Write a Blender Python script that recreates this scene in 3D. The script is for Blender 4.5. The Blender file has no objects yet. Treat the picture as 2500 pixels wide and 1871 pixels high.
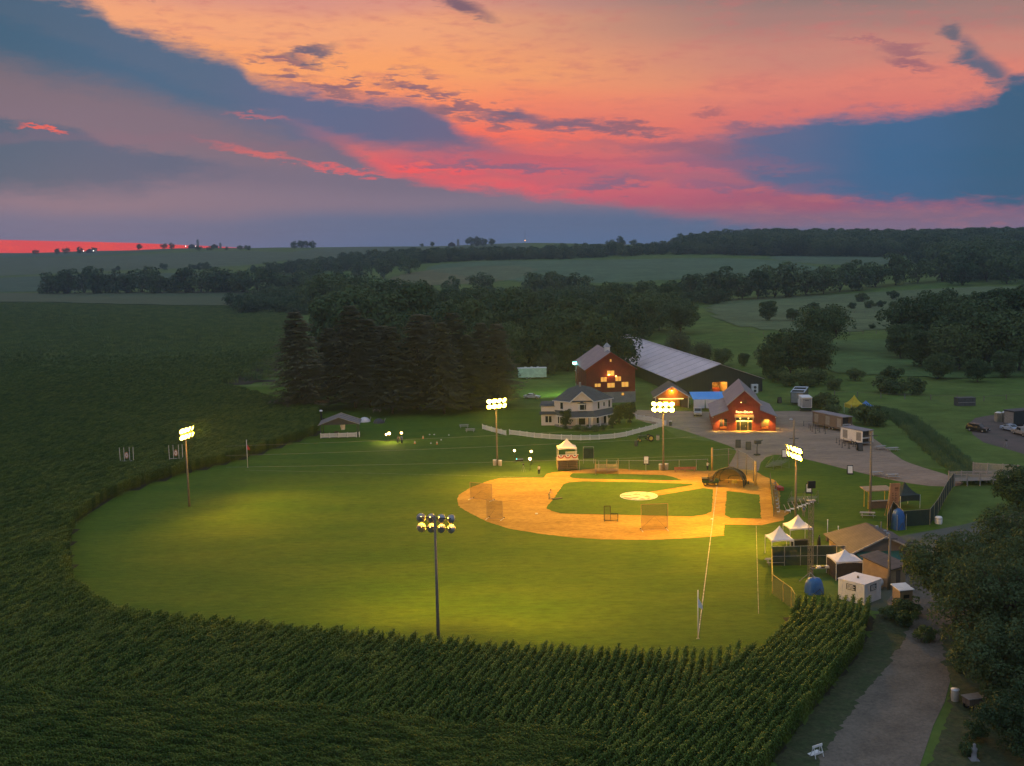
import bpy, bmesh, math, random
import numpy as np
from mathutils import Vector, Matrix
from mathutils.geometry import tessellate_polygon
R = math.radians
random.seed(7); rng = np.random.default_rng(7)
SC = bpy.context.scene
COL = SC.collection

# ---------------------------------------------------------------- camera
CAM_H = 42.1369
cd = bpy.data.cameras.new('camera'); cam = bpy.data.objects.new('camera', cd); COL.objects.link(cam)
cd.sensor_width = 36.0; cd.lens = 36.0 * 2707.3127 / 2500.0
cd.clip_start = 0.5; cd.clip_end = 20000
cam.matrix_world = Matrix.Translation((0, 0, CAM_H)) @ Matrix.Rotation(math.pi / 2 - 0.1219, 4, 'X') @ Matrix.Rotation(-0.0204, 4, 'Z')
SC.camera = cam

# ---------------------------------------------------------------- exposure
SC.view_settings.view_transform = 'Standard'; SC.view_settings.look = 'None'
SC.view_settings.exposure = 0.0; SC.view_settings.gamma = 1.0
SC.cycles.use_denoising = True
SC.cycles.max_bounces = 5; SC.cycles.diffuse_bounces = 2; SC.cycles.glossy_bounces = 2
SC.cycles.transmission_bounces = 4; SC.cycles.transparent_max_bounces = 12; SC.cycles.volume_bounces = 0
SC.cycles.sample_clamp_indirect = 4.0; SC.cycles.caustics_reflective = False; SC.cycles.caustics_refractive = False

def lin(r, g, b):
    f = lambda c: (c / 255 / 12.92) if c / 255 <= 0.04045 else ((c / 255 + 0.055) / 1.055) ** 2.4
    return (f(r), f(g), f(b), 1.0)

# ---------------------------------------------------------------- sky (dusk clouds, in direction space)
SUN_AZ = R(-22); SUN_EL = R(1.5)
W = bpy.data.worlds.new('World'); SC.world = W; W.use_nodes = True
nt = W.node_tree
for n in list(nt.nodes): nt.nodes.remove(n)
def nd(t, **kw):
    n = nt.nodes.new(t)
    for k, v in kw.items(): setattr(n, k, v)
    return n
def put(sock, v):
    if hasattr(v, 'is_linked') or isinstance(v, bpy.types.NodeSocket): nt.links.new(v, sock)
    else: sock.default_value = v
def m(op, a, b=0.0, c=None, clamp=False):
    n = nd('ShaderNodeMath', operation=op, use_clamp=clamp); put(n.inputs[0], a); put(n.inputs[1], b)
    if c is not None: put(n.inputs[2], c)
    return n.outputs[0]
def sstep(v, lo, hi, o0=0.0, o1=1.0):
    n = nd('ShaderNodeMapRange', interpolation_type='SMOOTHSTEP', clamp=True); put(n.inputs[0], v)
    put(n.inputs[1], lo); put(n.inputs[2], hi); n.inputs[3].default_value = o0; n.inputs[4].default_value = o1
    return n.outputs[0]
def mixc(f, a, b):
    n = nd('ShaderNodeMix', data_type='RGBA'); put(n.inputs['Factor'], f)
    put(n.inputs[6], a); put(n.inputs[7], b); return n.outputs[2]
def ramp(v, stops, interp='EASE'):
    n = nd('ShaderNodeValToRGB'); put(n.inputs[0], v); r = n.color_ramp; r.interpolation = interp
    while len(r.elements) < len(stops): r.elements.new(0.5)
    for e, (p, c) in zip(r.elements, stops): e.position = p; e.color = c
    return n.outputs[0]
def curve(u, pts):            # u in sky units; pts = (u, v) pairs
    lo, hi = pts[0][0], pts[-1][0]; vs = [p[1] for p in pts]; a, b = min(vs) - 1, max(vs) + 1
    n = nd('ShaderNodeFloatCurve'); n.inputs[0].default_value = 1.0
    put(n.inputs[1], m('DIVIDE', m('SUBTRACT', u, lo), hi - lo, clamp=True))
    c = n.mapping.curves[0]
    for i, (x, y) in enumerate(pts):
        q = ((x - lo) / (hi - lo), (y - a) / (b - a))
        if i == 0: c.points[0].location = q
        elif i == len(pts) - 1: c.points[-1].location = q
        else: c.points.new(*q)
    n.mapping.update()
    return m('MULTIPLY_ADD', n.outputs[0], b - a, a)
tc = nd('ShaderNodeTexCoord'); sep = nd('ShaderNodeSeparateXYZ'); nt.links.new(tc.outputs['Generated'], sep.inputs[0])
dx, dy, dz = sep.outputs
az = m('ARCTAN2', dx, dy)
azc = m('MAXIMUM', m('MINIMUM', az, 1.2), -1.2)
hyp = m('SQRT', m('ADD', m('MULTIPLY', dx, dx), m('MULTIPLY', dy, dy)))
tel = m('DIVIDE', dz, m('MAXIMUM', hyp, 0.02))
U0 = m('MULTIPLY_ADD', m('TANGENT', azc), 2394.0, 1105.5)
Uc = m('MAXIMUM', m('MINIMUM', U0, 2211.0), 0.0)
V0 = m('SUBTRACT', m('MULTIPLY_ADD', Uc, -0.0206, 557.0), m('MULTIPLY', tel, 2480.0))
def noise(sx, sy, detail, rough=0.55, seed=0.0):
    cb = nd('ShaderNodeCombineXYZ'); put(cb.inputs[0], m('DIVIDE', U0, sx)); put(cb.inputs[1], m('DIVIDE', V0, sy)); cb.inputs[2].default_value = seed
    n = nd('ShaderNodeTexNoise'); nt.links.new(cb.outputs[0], n.inputs['Vector'])
    n.inputs['Scale'].default_value = 1.0; n.inputs['Detail'].default_value = detail; n.inputs['Roughness'].default_value = rough
    return m('SUBTRACT', n.outputs[0], 0.5)
n1 = noise(190, 58, 7, 0.68); n2 = noise(56, 13, 4, 0.70, 4.3); n3 = noise(420, 110, 1, 0.5, 9.1)
U = m('MULTIPLY_ADD', n1, 110.0, U0)
V = m('ADD', m('MULTIPLY_ADD', n1, 84.0, V0), m('MULTIPLY', n2, 40.0))
Vs = m('ADD', m('MULTIPLY_ADD', n3, 60.0, V0), m('MULTIPLY', n1, 22.0))      # softer warp for the colour bands
vf = m('DIVIDE', Vs, 560.0)
S = lambda *L: [(v / 560.0, lin(*c)) for v, c in L]
center = ramp(vf, S((0, (216, 146, 132)), (60, (242, 164, 120)), (150, (250, 162, 104)), (235, (250, 136, 98)), (300, (250, 108, 88)),
                    (375, (250, 84, 88)), (430, (222, 92, 108)), (470, (150, 104, 130)), (515, (108, 112, 148)), (550, (150, 140, 170))))
right = ramp(vf, S((0, (140, 120, 118)), (60, (168, 126, 120)), (130, (202, 134, 120)), (200, (224, 130, 114)), (270, (218, 116, 110)),
                   (380, (186, 100, 120)), (435, (164, 88, 116)), (470, (140, 102, 128)), (515, (126, 114, 144))))
base = mixc(sstep(m('MULTIPLY_ADD', n3, 300.0, U0), 880, 1720), center, right)
base = mixc(m('MULTIPLY', sstep(m('ADD', n2, m('MULTIPLY', n1, 0.8)), -0.05, 0.3), 0.45), base, lin(198, 112, 112))
# grey-mauve veil below the lit part
veil_edge = curve(U, [(-400, 20), (0, 70), (300, 150), (500, 212), (640, 262), (760, 318), (860, 368), (1000, 400), (1250, 428), (1500, 470), (1800, 500), (2300, 515)])
veil_col = ramp(vf, S((150, (112, 102, 116)), (300, (116, 104, 124)), (390, (112, 106, 130)), (435, (122, 112, 135)), (482, (84, 106, 142)), (540, (82, 110, 150))))
col = mixc(sstep(m('SUBTRACT', V, veil_edge), -14, 22), base, veil_col)
# red streaks glowing through the veil
uvn = nd('ShaderNodeCombineXYZ'); put(uvn.inputs[0], U); put(uvn.inputs[1], m('MULTIPLY_ADD', n2, 13.0, V)); n2r = m('MULTIPLY', n2, 1.3)
def blob(cu, cv, a, b, rot=0.0, soft=0.75):
    mp = nd('ShaderNodeMapping', vector_type='TEXTURE'); nt.links.new(uvn.outputs[0], mp.inputs[0]); mp.inputs[1].default_value = (cu, cv, 0); mp.inputs[2].default_value = (0, 0, R(rot)); mp.inputs[3].default_value = (a, b, 1)
    ln = nd('ShaderNodeVectorMath', operation='LENGTH'); nt.links.new(mp.outputs[0], ln.inputs[0])
    return sstep(m('ADD', ln.outputs['Value'], n2r), 1.0 + soft, 1.0 - soft)
def over(mask, c, alpha=1.0):
    global col
    col = mixc(m('MULTIPLY', mask, alpha), col, c)
over(blob(575, 332, 84, 7, 10, 0.8), lin(220, 98, 100), 0.75)
over(blob(790, 366, 150, 5, 6, 0.8), lin(230, 92, 100), 0.75)
# slate clouds
def band(top, bot, st, sb):
    return m('MULTIPLY', sstep(m('SUBTRACT', V, curve(U, top)), -st, st), sstep(m('SUBTRACT', V, curve(U, bot)), sb, -sb))
A = band([(-900, -40), (0, 14), (120, 28), (250, 48), (285, 78), (400, 110), (540, 146), (575, 178), (690, 205), (930, 226), (1000, 278), (1060, 310), (1160, 338)],
         [(-900, 110), (0, 165), (200, 195), (400, 232), (600, 280), (800, 325), (1000, 340), (1160, 340)], 23, 42)
acol = ramp(m('DIVIDE', U, 1200.0), [(0, lin(40, 92, 122)), (0.35, lin(52, 98, 132)), (0.6, lin(74, 100, 138)), (0.95, lin(100, 98, 132))])
over(A, acol, 0.97)
B = band([(-900, 255), (0, 284), (180, 290), (230, 312), (330, 332), (430, 346), (560, 368), (660, 376)],
         [(-900, 430), (0, 424), (200, 418), (400, 392), (660, 377)], 12, 30)
over(B, ramp(m('DIVIDE', U, 700.0), [(0, lin(44, 92, 122)), (0.5, lin(66, 94, 126)), (0.95, lin(104, 102, 128))]), 0.92)
over(blob(130, 297, 46, 5, 8, 0.4), lin(236, 92, 84), 0.9)
over(blob(590, 262, 60, 6, 6, 0.5), lin(196, 104, 112), 0.6)
Cm = band([(1440, 316), (1560, 300), (1650, 276), (1750, 264), (1900, 258), (2000, 248), (2130, 240), (2180, 198), (2230, 180), (2600, 110), (4000, 60)],
          [(1440, 318), (1550, 352), (1650, 398), (1750, 424), (1850, 436), (2000, 440), (2211, 446), (4000, 450)], 26, 18)
over(Cm, ramp(m('DIVIDE', m('SUBTRACT', U, 1440), 800.0), [(0, lin(132, 100, 124)), (0.3, lin(82, 102, 140)), (0.6, lin(46, 100, 142)), (0.95, lin(38, 92, 126))]), 0.97)
slate = lin(84, 92, 118); plum = lin(146, 96, 112)
for (cu, cv, a, b, rot, c, al) in [(2046, 104, 17, 15, 0, lin(98, 100, 116), .9), (2066, 142, 22, 24, 30, lin(80, 98, 122), .9), (2120, 178, 62, 20, 34, lin(74, 98, 124), .9),
        (1955, 158, 58, 9, 14, plum, 0.8), (1940, 132, 40, 6, 5, plum, 0.7), (1015, 14, 62, 14, 24, lin(120, 92, 108), 0.95), (690, 122, 52, 11, -14, lin(112, 98, 116), 1), (640, 140, 66, 6, 4, lin(150, 104, 112), 0.9),
        (345, 13, 30, 5, 3, plum, 0.8), (1110, 250, 62, 11, 4, lin(104, 98, 126), 1), (1260, 270, 150, 11, 4, lin(128, 98, 120), 0.95), (1370, 276, 70, 6, 3, lin(150, 98, 112), 0.9),
        (1090, 358, 190, 8, 2, lin(126, 98, 128), 0.85), (1320, 398, 100, 10, -1, lin(132, 98, 128), 0.9), (1470, 318, 130, 13, 3, lin(150, 98, 120), 0.8), (1620, 282, 60, 9, 2, lin(130, 100, 126), .8), (1530, 246, 34, 7, 0, plum, 0.6),
        (1650, 402, 150, 9, 2, lin(120, 98, 132), 0.7), (1560, 352, 150, 12, 3, lin(142, 98, 126), 0.7), (1900, 118, 90, 5, 8, plum, 0.45), (1200, 340, 160, 7, 1, lin(190, 92, 108), 0.7),
        (640, 172, 50, 7, 2, lin(150, 104, 110), 0.8), (740, 198, 60, 6, 3, lin(132, 100, 116), 0.85), (905, 190, 60, 5, 6, lin(140, 98, 110), 0.8), (990, 238, 46, 8, 6, lin(124, 98, 118), 0.9)]:
    over(blob(cu, cv, a, b, rot), c, al)
# loose cloudlets along the upper edge of the big bank
edge = m('SUBTRACT', curve(U0, [(400, 105), (560, 160), (700, 195), (930, 215), (1060, 270), (1250, 285)]), V0)
zone = m('MULTIPLY', m('MULTIPLY', sstep(edge, -25, 5), sstep(edge, 85, 25)), m('MULTIPLY', sstep(U0, 480, 640), sstep(U0, 1240, 1080)))
over(m('MULTIPLY', zone, sstep(noise(70, 15, 4, 0.6, 2.2), 0.03, 0.11)), lin(132, 98, 116), 0.85)
# the strip of afterglow on the left horizon
strip = m('MULTIPLY', sstep(m('SUBTRACT', m('MULTIPLY_ADD', n1, 3.0, V0), curve(U0, [(-2500, 480), (0, 521), (260, 525), (430, 531), (620, 541)])), -1.2, 1.2), sstep(U0, 600, 470))
over(strip, mixc(sstep(n2, -0.1, 0.2), lin(238, 20, 40), lin(248, 46, 32)))
# higher up the glow fades into blue-grey cloud; away from the sunset it greys
zen = ramp(tel, [(0.0, lin(140, 152, 180)), (0.6, lin(164, 180, 206)), (1.0, lin(164, 184, 212))])
col = mixc(sstep(tel, 0.22, 0.75), col, zen)
col = mixc(sstep(m('ABSOLUTE', az), 0.75, 1.9), col, zen)
sky = nd('ShaderNodeTexSky', sky_type='NISHITA'); sky.sun_disc = False; sky.sun_elevation = SUN_EL; sky.sun_rotation = SUN_AZ
b1 = nd('ShaderNodeBackground'); put(b1.inputs[0], col); b1.inputs[1].default_value = 1.0
b2 = nd('ShaderNodeBackground'); nt.links.new(sky.outputs[0], b2.inputs[0]); b2.inputs[1].default_value = 0.004
ad = nd('ShaderNodeAddShader'); nt.links.new(b1.outputs[0], ad.inputs[0]); nt.links.new(b2.outputs[0], ad.inputs[1])
wo = nd('ShaderNodeOutputWorld'); nt.links.new(ad.outputs[0], wo.inputs[0])
W.cycles.sampling_method = 'MANUAL'; W.cycles.sample_map_resolution = 512

# ---------------------------------------------------------------- weak sun lamp added for the afterglow; the sun itself has set
sl = bpy.data.lights.new('sun', 'SUN'); sl.energy = 0.06; sl.angle = R(20); sl.color = (1.0, 0.45, 0.3)
so = bpy.data.objects.new('sun', sl); COL.objects.link(so)
so.rotation_euler = (R(90) - SUN_EL, 0, -SUN_AZ + math.pi)


# ================================================================ helpers
def setp(o, label=None, cat=None, group=None, kind=None):
    if label: o['label'] = label
    if cat: o['category'] = cat
    if group: o['group'] = group
    if kind: o['kind'] = kind
    return o
def thing(name, label, cat, loc=(0, 0, 0), rz=0.0, group=None):
    o = bpy.data.objects.new(name, None); o.empty_display_size = 0.3; COL.objects.link(o)
    o.location = (loc[0], loc[1], loc[2] if len(loc) > 2 else 0.0); o.rotation_euler = (0, 0, rz)
    return setp(o, label, cat, group)
def link(name, me, mat=None, parent=None):
    o = bpy.data.objects.new(name, me); COL.objects.link(o)
    if mat is not None and not me.materials: me.materials.append(mat)
    if parent is not None: o.parent = parent
    return o
def copy_tree(o, parent=None):
    c = o.copy(); COL.objects.link(c); c.parent = parent
    for ch in list(o.children): copy_tree(ch, c)
    return c
class MB:
    def __init__(s): s.v = []; s.f = []
    def add(s, vs, fs):
        b = len(s.v); s.v += [tuple(p) for p in vs]; s.f += [tuple(i + b for i in f) for f in fs]; return s
    def box(s, x0, x1, y0, y1, z0, z1):
        return s.add([(x0, y0, z0), (x1, y0, z0), (x1, y1, z0), (x0, y1, z0), (x0, y0, z1), (x1, y0, z1), (x1, y1, z1), (x0, y1, z1)],
                     [(3, 2, 1, 0), (4, 5, 6, 7), (0, 1, 5, 4), (1, 2, 6, 5), (2, 3, 7, 6), (3, 0, 4, 7)])
    def cbox(s, c, d, rz=0.0):
        n = MB().box(-d[0] / 2, d[0] / 2, -d[1] / 2, d[1] / 2, -d[2] / 2, d[2] / 2); co, si = math.cos(rz), math.sin(rz)
        return s.add([(c[0] + x * co - y * si, c[1] + x * si + y * co, c[2] + z) for x, y, z in n.v], n.f)
    def tube(s, p, q, r0, r1=None, n=8, caps=True):
        r1 = r0 if r1 is None else r1; p, q = Vector(p), Vector(q); d = (q - p).normalized()
        a = d.orthogonal().normalized(); b = d.cross(a); vs = []
        for c, r in ((p, r0), (q, r1)):
            for i in range(n):
                t = 2 * math.pi * i / n; vs.append(c + (a * math.cos(t) + b * math.sin(t)) * r)
        fs = [(i, (i + 1) % n, n + (i + 1) % n, n + i) for i in range(n)]
        if caps: fs += [tuple(range(n - 1, -1, -1)), tuple(range(n, 2 * n))]
        return s.add(vs, fs)
    def path(s, pts, r, n=6):
        for a, b in zip(pts[:-1], pts[1:]): s.tube(a, b, r, r, n)
        return s
    def prism(s, pts, d):                # extrude a planar 3D polygon by vector d
        n = len(pts); d = Vector(d); a = [Vector(p) for p in pts]; b = [p + d for p in a]
        tri = tessellate_polygon([a])
        return s.add(a + b, [tuple(t) for t in tri] + [tuple(n + i for i in reversed(t)) for t in tri] + [(i, (i + 1) % n, n + (i + 1) % n, n + i) for i in range(n)])
    def slab(s, pts, th):                # roof-like quad with thickness along its normal
        a = [Vector(p) for p in pts]; nrm = (a[1] - a[0]).cross(a[2] - a[0]).normalized()
        if nrm.z < 0: nrm = -nrm
        return s.prism(a, -nrm * th)
    def lathe(s, prof, c=(0, 0, 0), n=12):
        k = len(prof); vs = []
        for i in range(n):
            t = 2 * math.pi * i / n
            vs += [(c[0] + r * math.cos(t), c[1] + r * math.sin(t), c[2] + z) for r, z in prof]
        return s.add(vs, [(i * k + j, ((i + 1) % n) * k + j, ((i + 1) % n) * k + j + 1, i * k + j + 1) for i in range(n) for j in range(k - 1)])
    def mesh(s, name, smooth=False):
        me = bpy.data.meshes.new(name); me.from_pydata(s.v, [], s.f); me.update()
        bm = bmesh.new(); bm.from_mesh(me); bmesh.ops.recalc_face_normals(bm, faces=bm.faces); bm.to_mesh(me); bm.free()
        if smooth: me.polygons.foreach_set('use_smooth', [True] * len(me.polygons))
        return me
    def build(s, name, mat, parent=None, smooth=False): return link(name, s.mesh(name, smooth), mat, parent)
def quads_mesh(name, V, smooth=False):   # V: (n,4,3) array -> loose quads
    n = len(V); me = bpy.data.meshes.new(name); me.vertices.add(4 * n); me.vertices.foreach_set('co', V.reshape(-1).astype(np.float32))
    me.loops.add(4 * n); me.loops.foreach_set('vertex_index', np.arange(4 * n, dtype=np.int32)); me.polygons.add(n)
    me.polygons.foreach_set('loop_start', np.arange(0, 4 * n, 4, dtype=np.int32)); me.update(calc_edges=True); me.validate(); return me
def flat(name, pts, z, mat, kind='structure', parent=None):
    me = bpy.data.meshes.new(name); vs = [(x, y, z) for x, y in pts]; a = [Vector(v) for v in vs]
    fs = []
    for t in tessellate_polygon([a]):
        p, q, r = [a[i] for i in t]; fs.append(t if (q - p).cross(r - p).z > 0 else tuple(reversed(t)))
    me.from_pydata(vs, [], fs); me.update(); o = link(name, me, mat, parent)
    if parent is None: o['kind'] = kind
    return o
def smooth_poly(pts, it=2, closed=True):
    for _ in range(it):
        q = []; n = len(pts); rg = range(n) if closed else range(n - 1)
        for i in rg:
            a, b = pts[i], pts[(i + 1) % n]; q += [(a[0] * .75 + b[0] * .25, a[1] * .75 + b[1] * .25), (a[0] * .25 + b[0] * .75, a[1] * .25 + b[1] * .75)]
        pts = q if closed else [pts[0]] + q + [pts[-1]]
    return pts
def inpoly(px, py, poly):
    px = np.asarray(px); py = np.asarray(py); c = np.zeros(px.shape, bool); n = len(poly); j = n - 1
    for i in range(n):
        (xi, yi), (xj, yj) = poly[i], poly[j]
        if yi != yj: c ^= ((yi > py) != (yj > py)) & (px < (xj - xi) * (py - yi) / (yj - yi) + xi)
        j = i
    return c

# ---------------------------------------------------------------- materials
MATS = {}
def mat(name, c, c2=None, rough=0.8, scale=3.0, detail=4.0, bump=0.0, bscale=None, metal=0.0, stripe=None, emit=None, es=0.0, rnd=0.0, spec=0.3, lo=0.35, hi=0.65, trans=0.0, stretch=None, fine=None):
    if name in MATS: return MATS[name]
    M_ = bpy.data.materials.new(name); M_.use_nodes = True; t = M_.node_tree; L = t.links.new
    b = t.nodes['Principled BSDF']; b.inputs['Roughness'].default_value = rough; b.inputs['Metallic'].default_value = metal
    b.inputs['Specular IOR Level'].default_value = spec
    if emit: b.inputs['Emission Color'].default_value = (*emit, 1); b.inputs['Emission Strength'].default_value = es
    g_ = t.nodes.new('ShaderNodeNewGeometry'); pos = g_.outputs['Position']
    if stretch:
        mp = t.nodes.new('ShaderNodeMapping'); mp.inputs['Scale'].default_value = stretch; L(pos, mp.inputs[0]); pos = mp.outputs[0]
    no = t.nodes.new('ShaderNodeTexNoise'); no.inputs['Scale'].default_value = scale; no.inputs['Detail'].default_value = detail; no.inputs['Roughness'].default_value = 0.6; L(pos, no.inputs['Vector'])
    mr = t.nodes.new('ShaderNodeMapRange'); L(no.outputs[0], mr.inputs[0]); mr.inputs[1].default_value = lo; mr.inputs[2].default_value = hi
    mx = t.nodes.new('ShaderNodeMix'); mx.data_type = 'RGBA'; L(mr.outputs[0], mx.inputs['Factor'])
    c2 = c2 or tuple(v * 0.75 for v in c); mx.inputs[6].default_value = (*c, 1); mx.inputs[7].default_value = (*c2, 1); out = mx.outputs[2]
    if fine:                             # (scale, amount): grain on top of the broad mottling
        fn = t.nodes.new('ShaderNodeTexNoise'); fn.inputs['Scale'].default_value = fine[0]; fn.inputs['Detail'].default_value = 6; fn.inputs['Roughness'].default_value = 0.75; L(pos, fn.inputs['Vector'])
        fr = t.nodes.new('ShaderNodeMapRange'); L(fn.outputs[0], fr.inputs[0]); fr.inputs[1].default_value = 0.3; fr.inputs[2].default_value = 0.7; fr.inputs[3].default_value = 1 - fine[1]; fr.inputs[4].default_value = 1 + fine[1]
        fm = t.nodes.new('ShaderNodeMix'); fm.data_type = 'RGBA'; fm.blend_type = 'MULTIPLY'; fm.inputs['Factor'].default_value = 1.0; L(out, fm.inputs[6]); L(fr.outputs[0], fm.inputs[7]); out = fm.outputs[2]
    if stripe:                           # (axis vector, period, darkening)
        ax, per, dk = stripe; dp = t.nodes.new('ShaderNodeVectorMath'); dp.operation = 'DOT_PRODUCT'; L(g_.outputs['Position'], dp.inputs[0]); dp.inputs[1].default_value = ax
        md = t.nodes.new('ShaderNodeMath'); md.operation = 'PINGPONG'; L(dp.outputs['Value'], md.inputs[0]); md.inputs[1].default_value = per / 2
        sr = t.nodes.new('ShaderNodeMapRange'); L(md.outputs[0], sr.inputs[0]); sr.inputs[1].default_value = per * 0.04; sr.inputs[2].default_value = per * 0.12; sr.inputs[3].default_value = dk; sr.inputs[4].default_value = 1.0
        hs = t.nodes.new('ShaderNodeMix'); hs.data_type = 'RGBA'; hs.blend_type = 'MULTIPLY'; hs.inputs['Factor'].default_value = 1.0; L(out, hs.inputs[6]); L(sr.outputs[0], hs.inputs[7]); out = hs.outputs[2]
    if rnd:
        oi = t.nodes.new('ShaderNodeObjectInfo'); hv = t.nodes.new('ShaderNodeHueSaturation'); L(out, hv.inputs['Color'])
        rr = t.nodes.new('ShaderNodeMapRange'); L(oi.outputs['Random'], rr.inputs[0]); rr.inputs[3].default_value = 1 - rnd; rr.inputs[4].default_value = 1 + rnd; L(rr.outputs[0], hv.inputs['Value'])
        rh = t.nodes.new('ShaderNodeMapRange'); L(oi.outputs['Random'], rh.inputs[0]); rh.inputs[3].default_value = 0.5 + rnd * 0.08; rh.inputs[4].default_value = 0.5 - rnd * 0.08; L(rh.outputs[0], hv.inputs['Hue']); out = hv.outputs[0]
    L(out, b.inputs['Base Color'])
    if bump:
        bn = t.nodes.new('ShaderNodeTexNoise'); bn.inputs['Scale'].default_value = bscale or scale * 4; bn.inputs['Detail'].default_value = 3; L(pos, bn.inputs['Vector'])
        bp = t.nodes.new('ShaderNodeBump'); bp.inputs['Strength'].default_value = bump; bp.inputs['Distance'].default_value = 0.1; L(bn.outputs[0], bp.inputs['Height']); L(bp.outputs[0], b.inputs['Normal'])
    if trans:
        tr = t.nodes.new('ShaderNodeBsdfTranslucent'); L(out, tr.inputs[0]); ms = t.nodes.new('ShaderNodeMixShader'); ms.inputs[0].default_value = trans
        L(b.outputs[0], ms.inputs[1]); L(tr.outputs[0], ms.inputs[2]); L(ms.outputs[0], t.nodes['Material Output'].inputs[0])
    MATS[name] = M_; return M_
def net_mat(name, c, alpha):             # fine netting / chain link: too fine to see its strands from here
    if name in MATS: return MATS[name]
    M_ = mat(name, c); t = M_.node_tree; b = t.nodes['Principled BSDF']; b.inputs['Alpha'].default_value = alpha; return M_
GRASS = mat('mown_grass', (0.050, 0.104, 0.008), (0.078, 0.124, 0.010), 0.9, 0.10, 8, 0.7, 5.0, spec=0.1, stretch=(0.45, 1.3, 1), fine=(1.1, 0.30))
INGRASS = mat('infield_turf', (0.040, 0.094, 0.008), (0.058, 0.110, 0.010), 0.9, 0.3, 8, 0.6, 6.0, spec=0.1, stretch=(1, 1.6, 1), fine=(1.4, 0.3))
PASTURE = mat('pasture', (0.070, 0.124, 0.026), (0.108, 0.150, 0.036), 0.95, 0.022, 10, 0.7, 0.5, spec=0.05, fine=(0.12, 0.35))
DIRT = mat('infield_clay', (0.48, 0.270, 0.055), (0.33, 0.175, 0.036), 0.95, 0.16, 10, 0.9, 3.0, spec=0.1, stretch=(0.6, 1.3, 1), fine=(1.6, 0.36))
GRAVEL = mat('gravel', (0.330, 0.240, 0.172), (0.240, 0.176, 0.128), 0.95, 0.10, 10, 0.8, 5.0, spec=0.1, stretch=(0.5, 1.4, 1), fine=(0.9, 0.28))
ROAD = mat('dirt_road', (0.185, 0.152, 0.118), (0.130, 0.108, 0.084), 0.95, 0.30, 10, 0.9, 5.0, spec=0.1, fine=(2.6, 0.30))
SOIL = mat('corn_soil', (0.016, 0.018, 0.010), (0.026, 0.024, 0.014), 0.95, 1.0)
CHALK = mat('chalk', (0.55, 0.50, 0.42), (0.22, 0.2, 0.12), 0.9, 2.0)
WHITE = mat('white_paint', (0.74, 0.72, 0.69), (0.66, 0.64, 0.62), 0.6, 1.5)
SIDING = mat('white_siding', (0.70, 0.61, 0.54), (0.64, 0.56, 0.50), 0.7, 0.8, stripe=((0, 0, 1), 0.24, 0.82))
DARKROOF = mat('shingle_roof', (0.075, 0.08, 0.09), (0.055, 0.06, 0.07), 0.85, 1.2, bump=0.4, bscale=6, stripe=((0, 0, 1), 0.16, 0.8))
BROWNROOF = mat('brown_shingle', (0.125, 0.095, 0.085), (0.095, 0.075, 0.068), 0.85, 0.8, bump=0.4, bscale=6, stripe=((0, 0, 1), 0.14, 0.85))
GREYROOF = mat('grey_metal_roof', (0.22, 0.215, 0.225), (0.17, 0.168, 0.178), 0.5, 0.6, metal=0.2)
PALEROOF = mat('pale_metal_roof', (0.60, 0.55, 0.56), (0.52, 0.48, 0.49), 0.45, 0.3, stretch=(1, 0.2, 1))
RED = mat('barn_red', (0.22, 0.032, 0.022), (0.17, 0.026, 0.018), 0.75, 0.8, stripe=((1, 0, 0), 0.3, 0.72))
REDW = mat('weathered_red', (0.29, 0.046, 0.028), (0.22, 0.034, 0.022), 0.75, 0.8, stripe=((1, 0, 0), 0.34, 0.7))
STONE = mat('grey_concrete', (0.26, 0.25, 0.245), (0.2, 0.19, 0.19), 0.9, 1.0)
DARKWALL = mat('dark_siding', (0.030, 0.036, 0.034), (0.022, 0.026, 0.026), 0.7, 0.6, stripe=((1, 0.13, 0), 0.9, 0.8))
BROWN = mat('brown_boards', (0.15, 0.105, 0.075), (0.11, 0.078, 0.056), 0.85, 1.2, stripe=((1, 0, 0), 0.22, 0.6))
TAN = mat('tan_wood', (0.40, 0.27, 0.15), (0.32, 0.21, 0.12), 0.8, 2.0)
ORANGEWOOD = mat('orange_wood', (0.42, 0.20, 0.10), (0.33, 0.16, 0.08), 0.8, 1.5)
POLE = mat('pole_wood', (0.22, 0.185, 0.15), (0.16, 0.135, 0.11), 0.85, 4.0)
STEEL = mat('galvanised_steel', (0.36, 0.36, 0.36), (0.28, 0.28, 0.28), 0.45, 3.0, metal=0.5)
BLACK = mat('black_metal', (0.018, 0.018, 0.02), (0.012, 0.012, 0.013), 0.5, 3.0)
DGREY = mat('dark_grey', (0.06, 0.06, 0.065), (0.045, 0.045, 0.05), 0.6, 3.0)
GLASS = mat('window_glass', (0.014, 0.015, 0.018), (0.02, 0.02, 0.022), 0.12, 1.0, spec=0.5)
RUBBER = mat('rubber', (0.02, 0.02, 0.02), None, 0.8, 4.0)
YELLOWP = mat('yellow_paint', (0.62, 0.42, 0.05), (0.52, 0.34, 0.05), 0.6, 3.0)
CANVAS = mat('white_canvas', (0.76, 0.72, 0.72), (0.70, 0.66, 0.67), 0.75, 0.8, trans=0.12)
BLUETARP = mat('blue_tarp', (0.025, 0.12, 0.34), (0.02, 0.09, 0.26), 0.5, 1.5, bump=0.5, bscale=2)
SKYBLUE = mat('pale_blue_canvas', (0.07, 0.36, 0.82), (0.06, 0.32, 0.74), 0.7, 0.6)
GREENAWN = mat('green_awning', (0.03, 0.12, 0.095), (0.025, 0.09, 0.07), 0.7, 1.0)
DSCREEN = mat('green_screen', (0.020, 0.040, 0.036), (0.014, 0.028, 0.026), 0.85, 1.2)
BARK = mat('bark', (0.085, 0.068, 0.052), (0.05, 0.04, 0.032), 0.95, 6.0, bump=0.5)
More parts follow.
